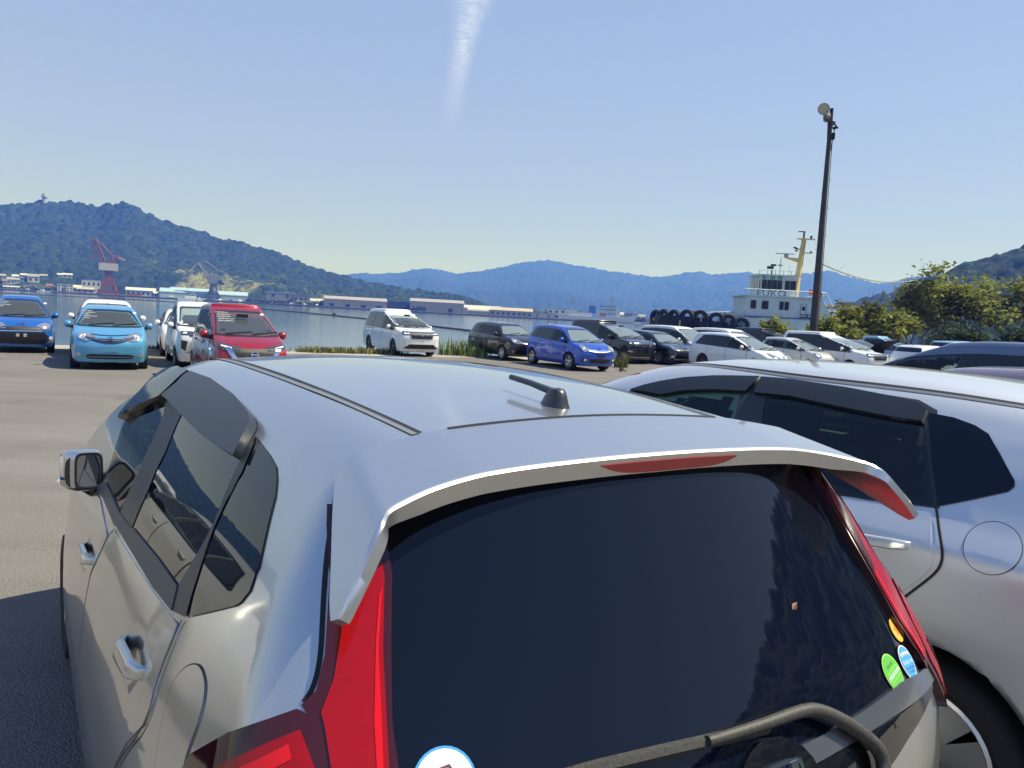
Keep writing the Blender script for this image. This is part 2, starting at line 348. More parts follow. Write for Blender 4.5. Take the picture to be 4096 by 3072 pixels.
# quay outline, seen from above (x, y): the lot lies on the near side
QUAY = [(-140, -38.4), (-60, 2.9), (-15.2, 26.0), (-2.6, 32.5), (11.5, 39.8), (14.5, 62), (30, 74), (60, 80), (120, 92), (260, 130)]
def build_ground():
    xs = [q[0] for q in QUAY]; ys = [q[1] for q in QUAY]
    gx = np.unique(np.concatenate([np.linspace(-140, -20, 30), np.linspace(-20, 20, 61), np.linspace(20, 260, 40), xs]))
    gt = np.unique(np.concatenate([np.linspace(0, 1, 12)]))
    V = []; F = []
    rows = [-400, -200, -90, -60, -41, -10, 0, 4, 8, 12, 16, 20, 24]
    nrow = len(rows) + 6
    for x in gx:
        e = float(np.interp(x, xs, ys)); col = [min(r, e - .5 - .01 * (len(rows) - i)) for i, r in enumerate(rows)]
        last = max(col[-1], min(24, e - .5)); col += list(np.linspace(last, e, 7)[1:])
        for y in col: V.append((x, y, float(ground_z(y))))
    n = len(rows) + 6
    for i in range(len(gx) - 1):
        for j in range(n - 1): F.append((i * n + j, (i + 1) * n + j, (i + 1) * n + j + 1, i * n + j + 1))
    m = bpy.data.materials.new('asphalt'); m.use_nodes = True; nn = m.node_tree; b = nn.nodes['Principled BSDF']; L = nn.links
    tc = nn.nodes.new('ShaderNodeTexCoord')
    def noise(s, d=5, r=.6, vec=None):
        t = nn.nodes.new('ShaderNodeTexNoise'); t.inputs['Scale'].default_value = s; t.inputs['Detail'].default_value = d; t.inputs['Roughness'].default_value = r
        L.new(vec or tc.outputs['Object'], t.inputs['Vector']); return t.outputs[0]
    mp = nn.nodes.new('ShaderNodeMapping'); mp.inputs['Rotation'].default_value = (0, 0, .35); mp.inputs['Scale'].default_value = (.22, 1.3, 1); L.new(tc.outputs['Object'], mp.inputs[0])
    r1 = nn.nodes.new('ShaderNodeValToRGB'); cr = r1.color_ramp; cr.elements[0].position = .30; cr.elements[0].color = (.148, .138, .128, 1); cr.elements[1].position = .72; cr.elements[1].color = (.235, .218, .204, 1)
    a = nn.nodes.new('ShaderNodeMix'); a.data_type = 'FLOAT'; a.inputs[0].default_value = .5; L.new(noise(.35, 8, .7), a.inputs[2]); L.new(noise(1.0, 5, .6, mp.outputs[0]), a.inputs[3])
    L.new(a.outputs[0], r1.inputs[0])
    # aggregate grain
    g = nn.nodes.new('ShaderNodeTexVoronoi'); g.inputs['Scale'].default_value = 95; L.new(tc.outputs['Object'], g.inputs['Vector'])
    gm = nn.nodes.new('ShaderNodeMapRange'); gm.inputs[1].default_value = 0; gm.inputs[2].default_value = .7; gm.inputs[3].default_value = 1.22; gm.inputs[4].default_value = .72; L.new(g.outputs[0], gm.inputs[0])
    sc = nn.nodes.new('ShaderNodeVectorMath'); sc.operation = 'SCALE'; L.new(r1.outputs[0], sc.inputs[0]); L.new(gm.outputs[0], sc.inputs['Scale'])
    # worn oil stains
    st = nn.nodes.new('ShaderNodeMapRange'); st.inputs[1].default_value = .62; st.inputs[2].default_value = .75; st.inputs[3].default_value = 1; st.inputs[4].default_value = .72; L.new(noise(.8, 3, .5), st.inputs[0])
    s2 = nn.nodes.new('ShaderNodeVectorMath'); s2.operation = 'SCALE'; L.new(sc.outputs[0], s2.inputs[0]); L.new(st.outputs[0], s2.inputs['Scale'])
    L.new(s2.outputs[0], b.inputs['Base Color']); b.inputs['Roughness'].default_value = .85; b.inputs['Specular IOR Level'].default_value = .25
    bp = nn.nodes.new('ShaderNodeBump'); bp.inputs['Strength'].default_value = .5; bp.inputs['Distance'].default_value = .01; L.new(g.outputs[0], bp.inputs['Height']); L.new(bp.outputs[0], b.inputs['Normal'])
    tag(mk('ground', V, F, m), 'worn grey brown asphalt of the car lot', kind='structure')
    # concrete apron along the edge and the quay face
    conc = mat('quay_concrete', (.36, .33, .29), .9, noise=.35, nscale=1.5, bump=.3, bscale=12)
    V = []; F = []
    Q = np.array(QUAY); seg = []
    for i in range(len(Q) - 1):
        k = max(1, int(np.linalg.norm(Q[i + 1] - Q[i]) / 2.0)); seg += [Q[i] + (Q[i + 1] - Q[i]) * j / k for j in range(k)]
    seg = np.array(seg + [Q[-1]]); t = unit(np.gradient(seg, axis=0)); nn_ = np.stack([t[:, 1], -t[:, 0]], 1)
    for i, (p, q) in enumerate(zip(seg, nn_)):
        a_ = p + q * (1.6 + .25 * math.sin(i * 2.1)); 
        for (x, y, z) in ((a_[0], a_[1], float(ground_z(a_[1])) + .006), (p[0] - q[0] * .05, p[1] - q[1] * .05, float(ground_z(p[1])) + .02), (p[0] - q[0] * .1, p[1] - q[1] * .1, float(ground_z(p[1])) - .05), (p[0] - q[0] * .1, p[1] - q[1] * .1, SEA - 3)): V.append((x, y, z))
    for i in range(len(seg) - 1):
        for j in range(3): F.append((i * 4 + j, (i + 1) * 4 + j, (i + 1) * 4 + j + 1, i * 4 + j + 1))
    tag(mk('quay_edge', V, F, conc, smooth=False), 'pale concrete strip and wall along the edge of the quay', kind='structure')
    # water
    wm = bpy.data.materials.new('sea_water'); wm.use_nodes = True; nn = wm.node_tree; b = nn.nodes['Principled BSDF']; L = nn.links
    b.inputs['Base Color'].default_value = (.09, .14, .19, 1); b.inputs['Roughness'].default_value = .07; b.inputs['IOR'].default_value = 1.33
    tc = nn.nodes.new('ShaderNodeTexCoord'); mp = nn.nodes.new('ShaderNodeMapping'); mp.inputs['Rotation'].default_value = (0, 0, .3); mp.inputs['Scale'].default_value = (.35, 1.2, 1); L.new(tc.outputs['Object'], mp.inputs[0])
    t1 = nn.nodes.new('ShaderNodeTexNoise'); t1.inputs['Scale'].default_value = 1.3; t1.inputs['Detail'].default_value = 6; t1.inputs['Roughness'].default_value = .6; L.new(mp.outputs[0], t1.inputs['Vector'])
    t2 = nn.nodes.new('ShaderNodeTexNoise'); t2.inputs['Scale'].default_value = .06; t2.inputs['Detail'].default_value = 3; L.new(mp.outputs[0], t2.inputs['Vector'])
    ml = nn.nodes.new('ShaderNodeMath'); ml.operation = 'MULTIPLY'; L.new(t1.outputs[0], ml.inputs[0]); L.new(t2.outputs[0], ml.inputs[1])
    bp = nn.nodes.new('ShaderNodeBump'); bp.inputs['Strength'].default_value = .12; bp.inputs['Distance'].default_value = .4; L.new(ml.outputs[0], bp.inputs['Height']); L.new(bp.outputs[0], b.inputs['Normal'])
    xs = [-7000, -1500, -400, -140, 0, 150, 400, 1500, 7000]; ys = [-500, 0, 30, 80, 200, 600, 1500, 6000]
    V = [(x, y, SEA) for x in xs for y in ys]; n = len(ys); F = [(i * n + j, (i + 1) * n + j, (i + 1) * n + j + 1, i * n + j + 1) for i in range(len(xs) - 1) for j in range(n - 1)]
    tag(mk('sea', V, F, wm), 'calm blue grey harbour water', kind='structure')
build_ground()
def crowns(x, y, s, seed):
    # bumps of tree crowns: height (0..1) and a tone per crown, from jittered cells
    def hsh(i, j, k):
        v = np.sin(i * 127.1 + j * 311.7 + k * 74.7 + seed * 13.13) * 43758.5453
        return v - np.floor(v)
    ci, cj = np.floor(x / s), np.floor(y / s); best = np.zeros_like(x); tone = np.zeros_like(x)
    for a in (-1, 0, 1):
        for b in (-1, 0, 1):
            i, j = ci + a, cj + b; px = (i + .15 + .7 * hsh(i, j, 1)) * s; py = (j + .15 + .7 * hsh(i, j, 2)) * s; r = s * (.5 + .45 * hsh(i, j, 3))
            d = np.hypot(x - px, y - py) / r; h = np.sqrt(np.clip(1 - d * d, 0, 1)) * (.5 + .5 * hsh(i, j, 4)); m = h > best
            best = np.where(m, h, best); tone = np.where(m, hsh(i, j, 5), tone)
    return best, tone
def fnoise(x, y, seed):
    v = 0
    for k, (f, a) in enumerate(((1, 1.), (2.1, .5), (4.3, .25), (8.7, .12))):
        v = v + a * np.sin(x * f + 1.7 * np.sin(y * f * .9 + seed + k) + seed * 2.3) * np.cos(y * f * 1.1 + 1.3 * np.sin(x * f * .7 + k * 2) + seed)
    return v
def forest_mat(name, dark, light, lime):
    m = bpy.data.materials.new(name); m.use_nodes = True; n = m.node_tree; b = n.nodes['Principled BSDF']; L = n.links
    at = n.nodes.new('ShaderNodeAttribute'); at.attribute_name = 'tone'; at.attribute_type = 'GEOMETRY'
    r = n.nodes.new('ShaderNodeValToRGB'); c = r.color_ramp; c.elements[0].position = 0; c.elements[0].color = (*dark, 1); c.elements[1].position = .62; c.elements[1].color = (*light, 1)
    e = c.elements.new(1.0); e.color = (*lime, 1); L.new(at.outputs['Fac'], r.inputs[0])
    tc = n.nodes.new('ShaderNodeTexCoord'); t = n.nodes.new('ShaderNodeTexNoise'); t.inputs['Scale'].default_value = .35; t.inputs['Detail'].default_value = 5; L.new(tc.outputs['Object'], t.inputs['Vector'])
    mr = n.nodes.new('ShaderNodeMapRange'); mr.inputs[1].default_value = .3; mr.inputs[2].default_value = .7; mr.inputs[3].default_value = .4; mr.inputs[4].default_value = 1.6; L.new(t.outputs[0], mr.inputs[0])
    s = n.nodes.new('ShaderNodeVectorMath'); s.operation = 'SCALE'; L.new(r.outputs[0], s.inputs[0]); L.new(mr.outputs[0], s.inputs['Scale']); L.new(s.outputs[0], b.inputs['Base Color'])
    b.inputs['Roughness'].default_value = .9; b.inputs['Specular IOR Level'].default_value = .1
    return m
def hill(name, label, ridge, r0, r1, daz, nr, cs, chh, matx, seed, base=1.0, spur=.12, lime=0., r2f=1.5, z0=0., laz=-90):
    # ridge: (azimuth, elevation) as seen from the lot; r0 foot distance, r1 ridge distance (may vary with azimuth)
    az = np.arange(ridge[0][0], ridge[-1][0], daz); el = np.interp(az, [p[0] for p in ridge], [p[1] for p in ridge])
    k = max(1, int(.25 / daz)); ker = np.ones(k) / k; el = np.convolve(np.pad(el, k, mode='edge'), ker, 'same')[k:-k]
    R0 = np.interp(az, *zip(*r0)) if hasattr(r0, '__len__') else np.full(len(az), r0); R1 = np.interp(az, *zip(*r1)) if hasattr(r1, '__len__') else np.full(len(az), r1)
    t = np.concatenate([np.linspace(0, 1, nr), 1 + np.linspace(.03, 1, 8) * (r2f - 1)])
    A, T = np.meshgrid(np.radians(az), t, indexing='ij'); RR = R0[:, None] + (R1 - R0)[:, None] * T
    X, Y = RR * np.sin(A), RR * np.cos(A)
    top = 1.69 + R1 * np.tan(np.radians(el)); 
    S = np.where(T <= 1, T ** .9 * (1 - .12 * np.sin(np.pi * T)), 1 - (T - 1) / (r2f - 1) * .6)
    wv = np.sin(np.pi * np.clip(T, 0, 1)) ** 1.0
    Z = base + (top[:, None] - base) * S + spur * (top[:, None] - base) * wv * fnoise(X / (r_ := (R1.mean() - R0.mean()) * .45), Y / r_, seed)
    h, tone = crowns(X, Y, cs, seed); h2, tone2 = crowns(X + 31, Y - 17, cs * .45, seed + 3)
    Z = Z + chh * (h - .55) * np.clip(T * 14, 0, 1) + .35 * chh * (h2 - .5) * np.clip(T * 14, 0, 1); Z = np.where(T == 0, SEA - 1 + z0, Z)
    # patches of bamboo and broadleaf, lighter towards the foot
    pt = fnoise(X / (cs * 4), Y / (cs * 4), seed + 5) * np.clip((np.degrees(A) - laz) / 4, 0, 1)
    tn = np.clip(.12 + .4 * tone * tone + .12 * tone2 + lime * np.clip(pt * 1.2, 0, 1) * np.clip(1.05 - T * 1.9, 0, 1), 0, 1)
    n = len(t); V = np.stack([X, Y, Z], -1).reshape(-1, 3)
    i, j = np.meshgrid(np.arange(len(az) - 1), np.arange(n - 1), indexing='ij'); a = (i * n + j).ravel(); F = np.stack([a, a + n, a + n + 1, a + 1], 1)
    me = bpy.data.meshes.new(name); me.from_pydata(V.tolist(), [], F.tolist()); me.materials.append(matx)
    me.polygons.foreach_set('use_smooth', np.ones(len(F), bool))
    at = me.attributes.new('tone', 'FLOAT', 'POINT'); at.data.foreach_set('value', tn.ravel().astype(np.float32))
    o = bpy.data.objects.new(name, me); COL.objects.link(o); tag(o, label, kind='structure'); me.update()
    return o
FOR = forest_mat('forest_canopy', (.010, .022, .012), (.032, .055, .022), (.17, .17, .06))
FOR2 = forest_mat('far_forest_canopy', (.014, .026, .014), (.030, .050, .024), (.06, .08, .035))
RL = [(-75, 5.4), (-60, 6.2), (-50, 4.2), (-42, 5.0), (-37, 4.6), (-34.07, 4.92), (-32.87, 5.15), (-31.76, 5.42), (-30.37, 5.55), (-29.6, 5.47), (-28.81, 5.45), (-28.01, 5.7), (-27.2, 5.86), (-26.37, 5.6), (-25.25, 5.0), (-23.53, 4.65), (-22.65, 4.45), (-21.45, 4.05), (-20.55, 4.02), (-19.32, 3.8), (-17.44, 3.34), (-15.83, 2.78), (-14.2, 2.3), (-12.88, 2.0), (-10.87, 1.62), (-8.5, 1.35), (-6.1, 1.2), (-4.02, .98), (-2.61, .5), (-1.6, .1)]
hill('forested_hill', 'wooded hill with a small tower on its ridge, left of the harbour', RL, [(-75, 1050), (-30, 1050), (-22, 960), (-12, 830), (-1.6, 800)], [(-75, 1600), (-30, 1600), (-12, 1250), (-1.6, 1050)], .062, 150, 12, 9, FOR, 1, base=1.5, spur=.10, lime=.9, laz=-28)
RF = [(-24, 2.5), (-18, 2.6), (-14, 1.9), (-12.88, 2.1), (-11.56, 2.32), (-9.89, 2.35), (-8.55, 2.57), (-6.86, 2.94), (-5.83, 2.87), (-4.61, 2.63), (-3.42, 2.87), (-2.04, 3.12), (-.68, 3.5), (.69, 3.84), (2.06, 4.05), (3.1, 3.96), (4.15, 3.74), (6.22, 3.54), (8.28, 3.32), (9.98, 3.16), (10.97, 3.27), (12.28, 3.56), (13.26, 3.7), (14.25, 3.51), (16.16, 3.78), (16.96, 3.74), (18.7, 3.48), (19.91, 3.77), (21.99, 4.03), (23.2, 3.69), (24.96, 3.3), (26.08, 3.4), (26.88, 3.73), (30, 4.2), (36, 3.4), (50, 3.0)]
hill('far_mountains', 'far blue mountain range behind the harbour', RF, 2600, 4600, .07, 70, 34, 16, FOR2, 2, base=2, spur=.16, lime=.2)
hill('wooded_rise', 'low wooded rise between the mountains and the right hand hill', [(19.5, .2), (21, .7), (22.51, 1.44), (24.18, 2.12), (25.18, 2.44), (26.29, 2.91), (27.74, 3.2), (29.32, 3.3), (34, 2.2)], 620, 900, .08, 60, 13, 8, FOR, 3, base=1.5, lime=.35)
hill('wooded_hillside', 'steep wooded hillside rising at the right edge', [(24, .2), (25.6, 1.4), (26.95, 2.97), (28.41, 3.83), (29.5, 4.33), (30.48, 4.81), (31.7, 5.23), (33.15, 5.86), (38, 8.5), (48, 13), (60, 18), (75, 22), (92, 23), (110, 21), (130, 15), (150, 8), (165, 4)], [(24, 330), (40, 300), (60, 190), (120, 180), (165, 260)], [(24, 560), (40, 520), (60, 400), (120, 380), (165, 420)], .12, 80, 10, 7, FOR, 4, base=1.5, lime=.25)
# ---------------------------------------------------------------- cars parked in the lot: one builder, many shapes
BLK = mat('black_trim', (.012, .012, .013), .35, coat=.3)
RUB = mat('tyre_rubber', (.018, .018, .019), .85)
UND = mat('underbody', (.012, .012, .012), .9)
CHR = mat('chrome', (.75, .76, .78), .08, 1.0)
ALU = mat('alloy_silver', (.55, .56, .58), .32, .85, .3)
ALUD = mat('alloy_dark', (.07, .07, .075), .35, .6, .4)
PRIV = mat('privacy_glass', (.008, .009, .012), .03, 0, .4)
GLS = glass('clear_glass', (.72, .84, .80), .22)
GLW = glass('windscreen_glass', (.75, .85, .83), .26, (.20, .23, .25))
GLWD = glass('windscreen_glass_dust_sky_sheen', (.75, .85, .85), .46, (.34, .42, .46))  # pale glass colour: a dust film plus sky reflection painted in
LAMP = mat('headlamp_lens', (.55, .57, .60), .06, .65, 1.0, noise=.75, nscale=26)
LAMPD = mat('headlamp_smoked', (.10, .11, .13), .05, .4, 1.0, noise=.6, nscale=22)
WHL = mat('lamp_white', (.85, .86, .88), .1, .2, 1)
AMB = mat('amber_lens', (.7, .25, .03), .1, 0, 1)
REDL = mat('tail_lamp_red', (.42, .012, .016), .08, 0, 1)
SEATM = mat('seat_cloth', (.045, .042, .040), .9)
SEATL = mat('seat_cloth_light', (.25, .24, .22), .9)
GRY = mat('grille_black', (.010, .010, .011), .4, bump=.4, bscale=90)
BDY = mat('blank_plate', (.20, .21, .22), .6)
PAPER = mat('paper_sticker', (.8, .8, .78), .7)
INK = mat('windscreen_ink', (.62, .63, .60), .6)
def disc(c, n, r, t=.012, k=18, ry=None):
    # a flat round plate facing n
    n = Vector(n).normalized(); M_ = Matrix.Translation(Vector(c)) @ n.to_track_quat('Z', 'Y').to_matrix().to_4x4() @ Matrix.Diagonal((1, (ry or r) / r, 1, 1))
    return MB().lathe([(0.0001, t), (r * .93, t), (r, t * .5), (r, -t)], M_, k)
def ring(c, n, r, w, t=.012, k=24, ry=None):
    n = Vector(n).normalized(); M_ = Matrix.Translation(Vector(c)) @ n.to_track_quat('Z', 'Y').to_matrix().to_4x4() @ Matrix.Diagonal((1, (ry or r) / r, 1, 1))
    return MB().lathe([(r, -t), (r, t), (r - w, t), (r - w, -t)], M_, k)
WHEELS = {}
def wheel(parent, x, y, r, w, style, side):
    # tyre > rim > spokes; axle along y, outside = side
    key = (round(r, 3), w, style, side)
    if key not in WHEELS:
        Rm = Matrix.Rotation(-side * math.pi / 2, 4, 'X')   # local z -> outside
        rr = r * {'steel': .62, 'cover': .72}.get(style, .66)
        ty = MB().lathe([(rr, -w / 2), (r * .93, -w / 2), (r * .985, -w * .40), (r, -w * .2), (r, w * .2), (r * .985, w * .40), (r * .94, w / 2), (r * .8, w / 2 + .006), (rr + .01, w / 2 - .004), (rr, w / 2 - .02)], Rm, 36)
        mt = {'dark': ALUD, 'gun': ALUD}.get(style, ALU)
        rim = MB().lathe([(rr, -w / 2), (rr, w / 2 - .012), (rr - .012, w / 2 - .006), (rr - .022, w / 2 - .016), (rr - .03, -w * .1)], Rm, 36)
        disk = MB().lathe([(.0001, -.01), (rr - .02, -.03)], Rm, 24)
        n = {'six': 6, 'y': 5, 'dark': 5, 'ten': 10, 'gun': 10, 'steel': 9, 'cover': 8}.get(style, 5); sp = MB()
        def spoke(a0, r0, r1, w0, w1, z0, z1, tw=0):
            ca, sa = math.cos(a0), math.sin(a0); cb, sb = math.cos(a0 + tw), math.sin(a0 + tw)
            V = []
            for (rad, ww, zz, c_, s_) in ((r0, w0, z0, ca, sa), (r1, w1, z1, cb, sb)):
                for q, dz in ((-ww, 0), (ww, 0), (ww * .6, -.03), (-ww * .6, -.03)): V.append(Rm @ Vector((rad * c_ - q * s_, rad * s_ + q * c_, zz + dz)))
            sp.add(V, [(0, 1, 5, 4), (1, 2, 6, 5), (2, 3, 7, 6), (3, 0, 4, 7), (4, 5, 6, 7)])
        for k in range(n):
            a = 2 * math.pi * k / n + .3
            if style in ('y', 'dark'):
                spoke(a, .05, rr * .55, .028, .03, w / 2 - .035, w / 2 - .02)
                spoke(a, rr * .5, rr - .015, .022, .016, w / 2 - .022, w / 2 - .015, .24); spoke(a, rr * .5, rr - .015, .022, .016, w / 2 - .022, w / 2 - .015, -.24)
            elif style == 'steel': spoke(a, .07, rr - .015, .05, .062, w / 2 - .03, w / 2 - .02)
            elif style == 'cover': spoke(a, .06, rr - .012, .030, .066, w / 2 - .012, w / 2 - .012)
            else: spoke(a, .05, rr - .015, .024 if n > 6 else .034, .016 if n > 6 else .04, w / 2 - .035, w / 2 - .015)
        hub = MB().lathe([(.0001, w / 2 - .018), (.045, w / 2 - .02), (.07, w / 2 - .035), (.072, -.02)], Rm, 18)
        WHEELS[key] = [b.build(nm, m_, None, True) for b, nm, m_ in ((ty, 'tyre', RUB), (rim, 'rim', mt), (disk, 'brake_disc', UND), (sp, 'spokes', mt), (hub, 'hub', mt))]
        for o in WHEELS[key]: COL.objects.unlink(o)
    e = empty('wheel', (x, y, r), 0, parent)
    for o in WHEELS[key]:
        c = o.copy(); COL.objects.link(c); c.parent = e; c.name = o.name.split('.')[0]
    return e
def body_F(p):
    L, W = p['L'], p['W']; hw = W / 2; bl = p['belt']; bz = np.mean([b[1] for b in bl]); tum = p.get('tum', .42)
    side = prof([(.15, hw - .07), (.3, hw - .015), (.5, hw), (.68, hw - .004), (bz - .16, hw - .02), (bz - .03, hw - .045), (bz + .1, hw - .05 - .1 * tum), (bz + .35, hw - .05 - .38 * tum), (bz + .75, hw - .05 - .86 * tum)], .035)
    pf, pr_ = p.get('pf', .12), p.get('pr', .06)
    plan = prof([(-.3, pr_ * 2.2), (.1, pr_), (.5, pr_ * .35), (1.0, .01), (L * .5, 0), (L - 1.0, .01), (L - .5, pf * .35), (L - .1, pf), (L + .3, pf * 2.4)], .1)
    roof = prof(p['roof'], .12); hood = prof(p['hood'], .05); rear = prof(p['rear'], .035); front = prof(p['front'], .03)
    (bx, bzw), (tx, tz) = p['ws']; wl = math.hypot(tx - bx, tz - bzw); nx, nz = (tz - bzw) / wl, (bx - tx) / wl
    ax = (p['xr'], p['xr'] + p['wb']); wr = p['wr']; hx = p.get('hx', hw - .30); cf, crr = p.get('cf', .16), p.get('cr', .09); crown = p.get('crown', .06); kt = p.get('kt', .08)
    fl = p.get('flare', .012)
    def F(x, y, z):
        ay = np.abs(y); s = 0
        for xa in ax: s = s + fl * np.exp(-((np.sqrt((x - xa) ** 2 + (z - wr) ** 2) - wr - .06) / .07) ** 2)
        f = (ay - side(z) + plan(x) - s) * .92
        rf = z - roof(x) + crown * y * y
        w_ = (x - bx) * nx + (z - bzw) * nz + .07 * y * y
        hd = z - hood(x) + .06 * y * y
        top = smax(rf, smin(w_, hd, .04), .10)
        f = smax(f, top, kt)
        f = smax(f, (rear(z) - x + crr * (ay / hw) ** 2.5 + .03 * np.clip(ay / hw, 0, 1.2) ** 8) * .95, .06)
        f = smax(f, (x - front(z) + cf * (ay / hw) ** 2.4 + .06 * np.clip(ay / hw, 0, 1.2) ** 8) * .9, .06)
        f = smax(f, p.get('zb', .19) - z, .04)
        for xa in ax: f = smax(f, -np.maximum(np.sqrt((x - xa) ** 2 + (z - wr) ** 2) - wr - .035, hx - ay), .012)
        return f
    return F
def seat(parent, x, y, z, mt):
    b = MB(); T = Matrix.Rotation(R(-14), 3, 'Y')
    def rb(c, d, rot=None):
        b.box(c, d, rot, .86)
    rb((x + .22, y, z + .0), (.50, .50, .16)); rb((x - .06, y, z + .33), (.14, .48, .62), T); rb((x - .17, y, z + .74), (.10, .27, .2), T)
    b.build('seat', mt, parent)
def car(name, p, label, group=None, loc=(0, 0, 0), az=0, col=None, lite=False):
    L, W = p['L'], p['W']; hw = W / 2
    root = empty(name, loc, R(90 - az)); tag(root, label, p.get('cat', 'car'), group)
    # the root sits under the middle of the car: shift everything by -L/2
    F = body_F(p); pm = col; res = p.get('res', .05)
    zt = max(q[1] for q in p['roof'])
    P, Q = nets(F, (-.1, -hw - .08, .12), (L + .1, hw + .08, zt + .08), res); P = newton(F, P, 3)
    c = P[Q].mean(1); N = unit(grad(F, P))
    ax = (p['xr'], p['xr'] + p['wb'])
    mi = np.zeros(len(Q), int)
    for xa in ax: mi[(np.hypot(c[:, 0] - xa, c[:, 2] - p['wr']) < p['wr'] + .030)] = 1
    mi[(N[Q].mean(1)[:, 2] < -.75) & (c[:, 2] < .3)] = 1
    # glass: outlines of the side windows, windscreen and rear window
    roof = prof(p['roof'], .12); bl = p['belt']; (bx, bzw), (tx, tz) = p['ws']; rear = prof(p['rear'], .035)
    belt = lambda x: np.interp(x, [b[0] for b in bl], [b[1] for b in bl])
    dr = p.get('wdrop', .125); sl = (tz - bzw) / (bx - tx); rg = p.get('rgap', .17)
    zs = np.linspace(.9, zt, 60); xrz = rear(zs)
    def topz(x):
        z = np.minimum(roof(x) - dr, bzw + (bx - x) * sl - .055)
        if p.get('dlo_rear') is not None:
            xr0, zr0, xr1, zr1 = p['dlo_rear']; z = np.where(x < xr1, np.minimum(z, zr0 + (x - xr0) * (zr1 - zr0) / (xr1 - xr0)), z)
        return z
    x0, x1 = p['dlo']; X = np.linspace(x0, x1, 40); ok = topz(X) > belt(X) + .015; X = X[ok]
    dlo = [(x, belt(x)) for x in X] + [(x, topz(x)) for x in X[::-1]]
    pil = p['pil']; edges = [X[0] + .02] + list(pil) + [X[-1] - .01]; wins = []
    for i in range(len(edges) - 1):
        a, b = edges[i] + (.035 if i else .02), edges[i + 1] - (.035 if i < len(edges) - 2 else .03)
        xs = np.linspace(a, b, 12); lo = belt(xs) + .02; hi = topz(xs) - .025; g = hi > lo + .02
        if g.sum() < 3: continue
        xs, lo, hi = xs[g], lo[g], hi[g]
        wins.append(([(x, z) for x, z in zip(xs, lo)] + [(x, z) for x, z in zip(xs[::-1], hi[::-1])], i))
    clear = p.get('clear', ())   # indices of see-through side windows
    wy0 = hw - .05 - p.get('wsi', .07); wy1 = hw - .05 - (tz - bzw) * p.get('tum', .42) - .085; rz = tz - .035
    wsp = [(-wy0, bzw + .015), (-wy0 * .5, bzw - .0), (0, bzw - .005), (wy0 * .5, bzw - .0), (wy0, bzw + .015), (wy1, rz - .03), (wy1 - .05, rz), (0, rz + .012), (-wy1 + .05, rz), (-wy1, rz - .03)]
    wsh = [(y * .945, z + (.035 if z < (bzw + tz) / 2 else -.05)) for y, z in wsp]
    kill = np.zeros(len(Q), bool); vin = np.zeros(len(P), bool)
    inw = inpoly(P[:, [1, 2]], wsh) & (dist_poly(P[:, [1, 2]], wsh) > .01) & (P[:, 0] > tx - .2) & (N[:, 0] > .2)
    vin |= inw
    for w_, i in wins:
        if i in clear: vin |= inpoly(P[:, [0, 2]], w_) & (dist_poly(P[:, [0, 2]], w_) > .004) & (np.abs(N[:, 1]) > .5)
    kill = vin[Q].all(1)
    Qk = Q[~kill]; mi = mi[~kill]
    body = mk('body', P, Qk, None, root, N, mats=[pm, UND], midx=mi); body.data.validate()
    body.location.x = -L / 2
    def part(nm, poly, ax_, m_, off, **k):
        o = patch(nm, F, poly, ax_, m_, root, off, **k)
        if o: o.location.x = -L / 2
        return o
    def put(mb, nm, m_, smooth=True):
        o = mb.build(nm, m_, root, smooth); o.location.x = -L / 2; return o
    FO = dict(org=(L - .9, 0, 0), far=2.8)
    # windscreen
    part('windscreen_surround', wsp, 'front', BLK, .002, holes=[wsh], step=.07, **FO)
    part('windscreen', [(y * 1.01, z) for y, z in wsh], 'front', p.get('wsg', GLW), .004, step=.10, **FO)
    for s in ('left', 'right'):
        part('window_frame', dlo, s, BLK if not p.get('bodypil') else BLK, .002, step=.08, holes=[w_ for w_, i in wins if i in clear])
        for w_, i in wins: part('side_window', w_, s, GLS if i in clear else PRIV, .005, step=.10)
    rgz0, rgz1 = p.get('rg', (bl[0][1] + .04, zt - .14)); ry = hw - .2
    part('rear_window', [(-ry, rgz0), (ry, rgz0), (ry * .84, rgz1), (-ry * .84, rgz1)], 'rear', PRIV, .003, step=.1)
    # doors and their seams
    sill = p.get('sill', .30); ds = p['doors']
    dk = mat('seam_dark', (.01, .01, .012), .6)
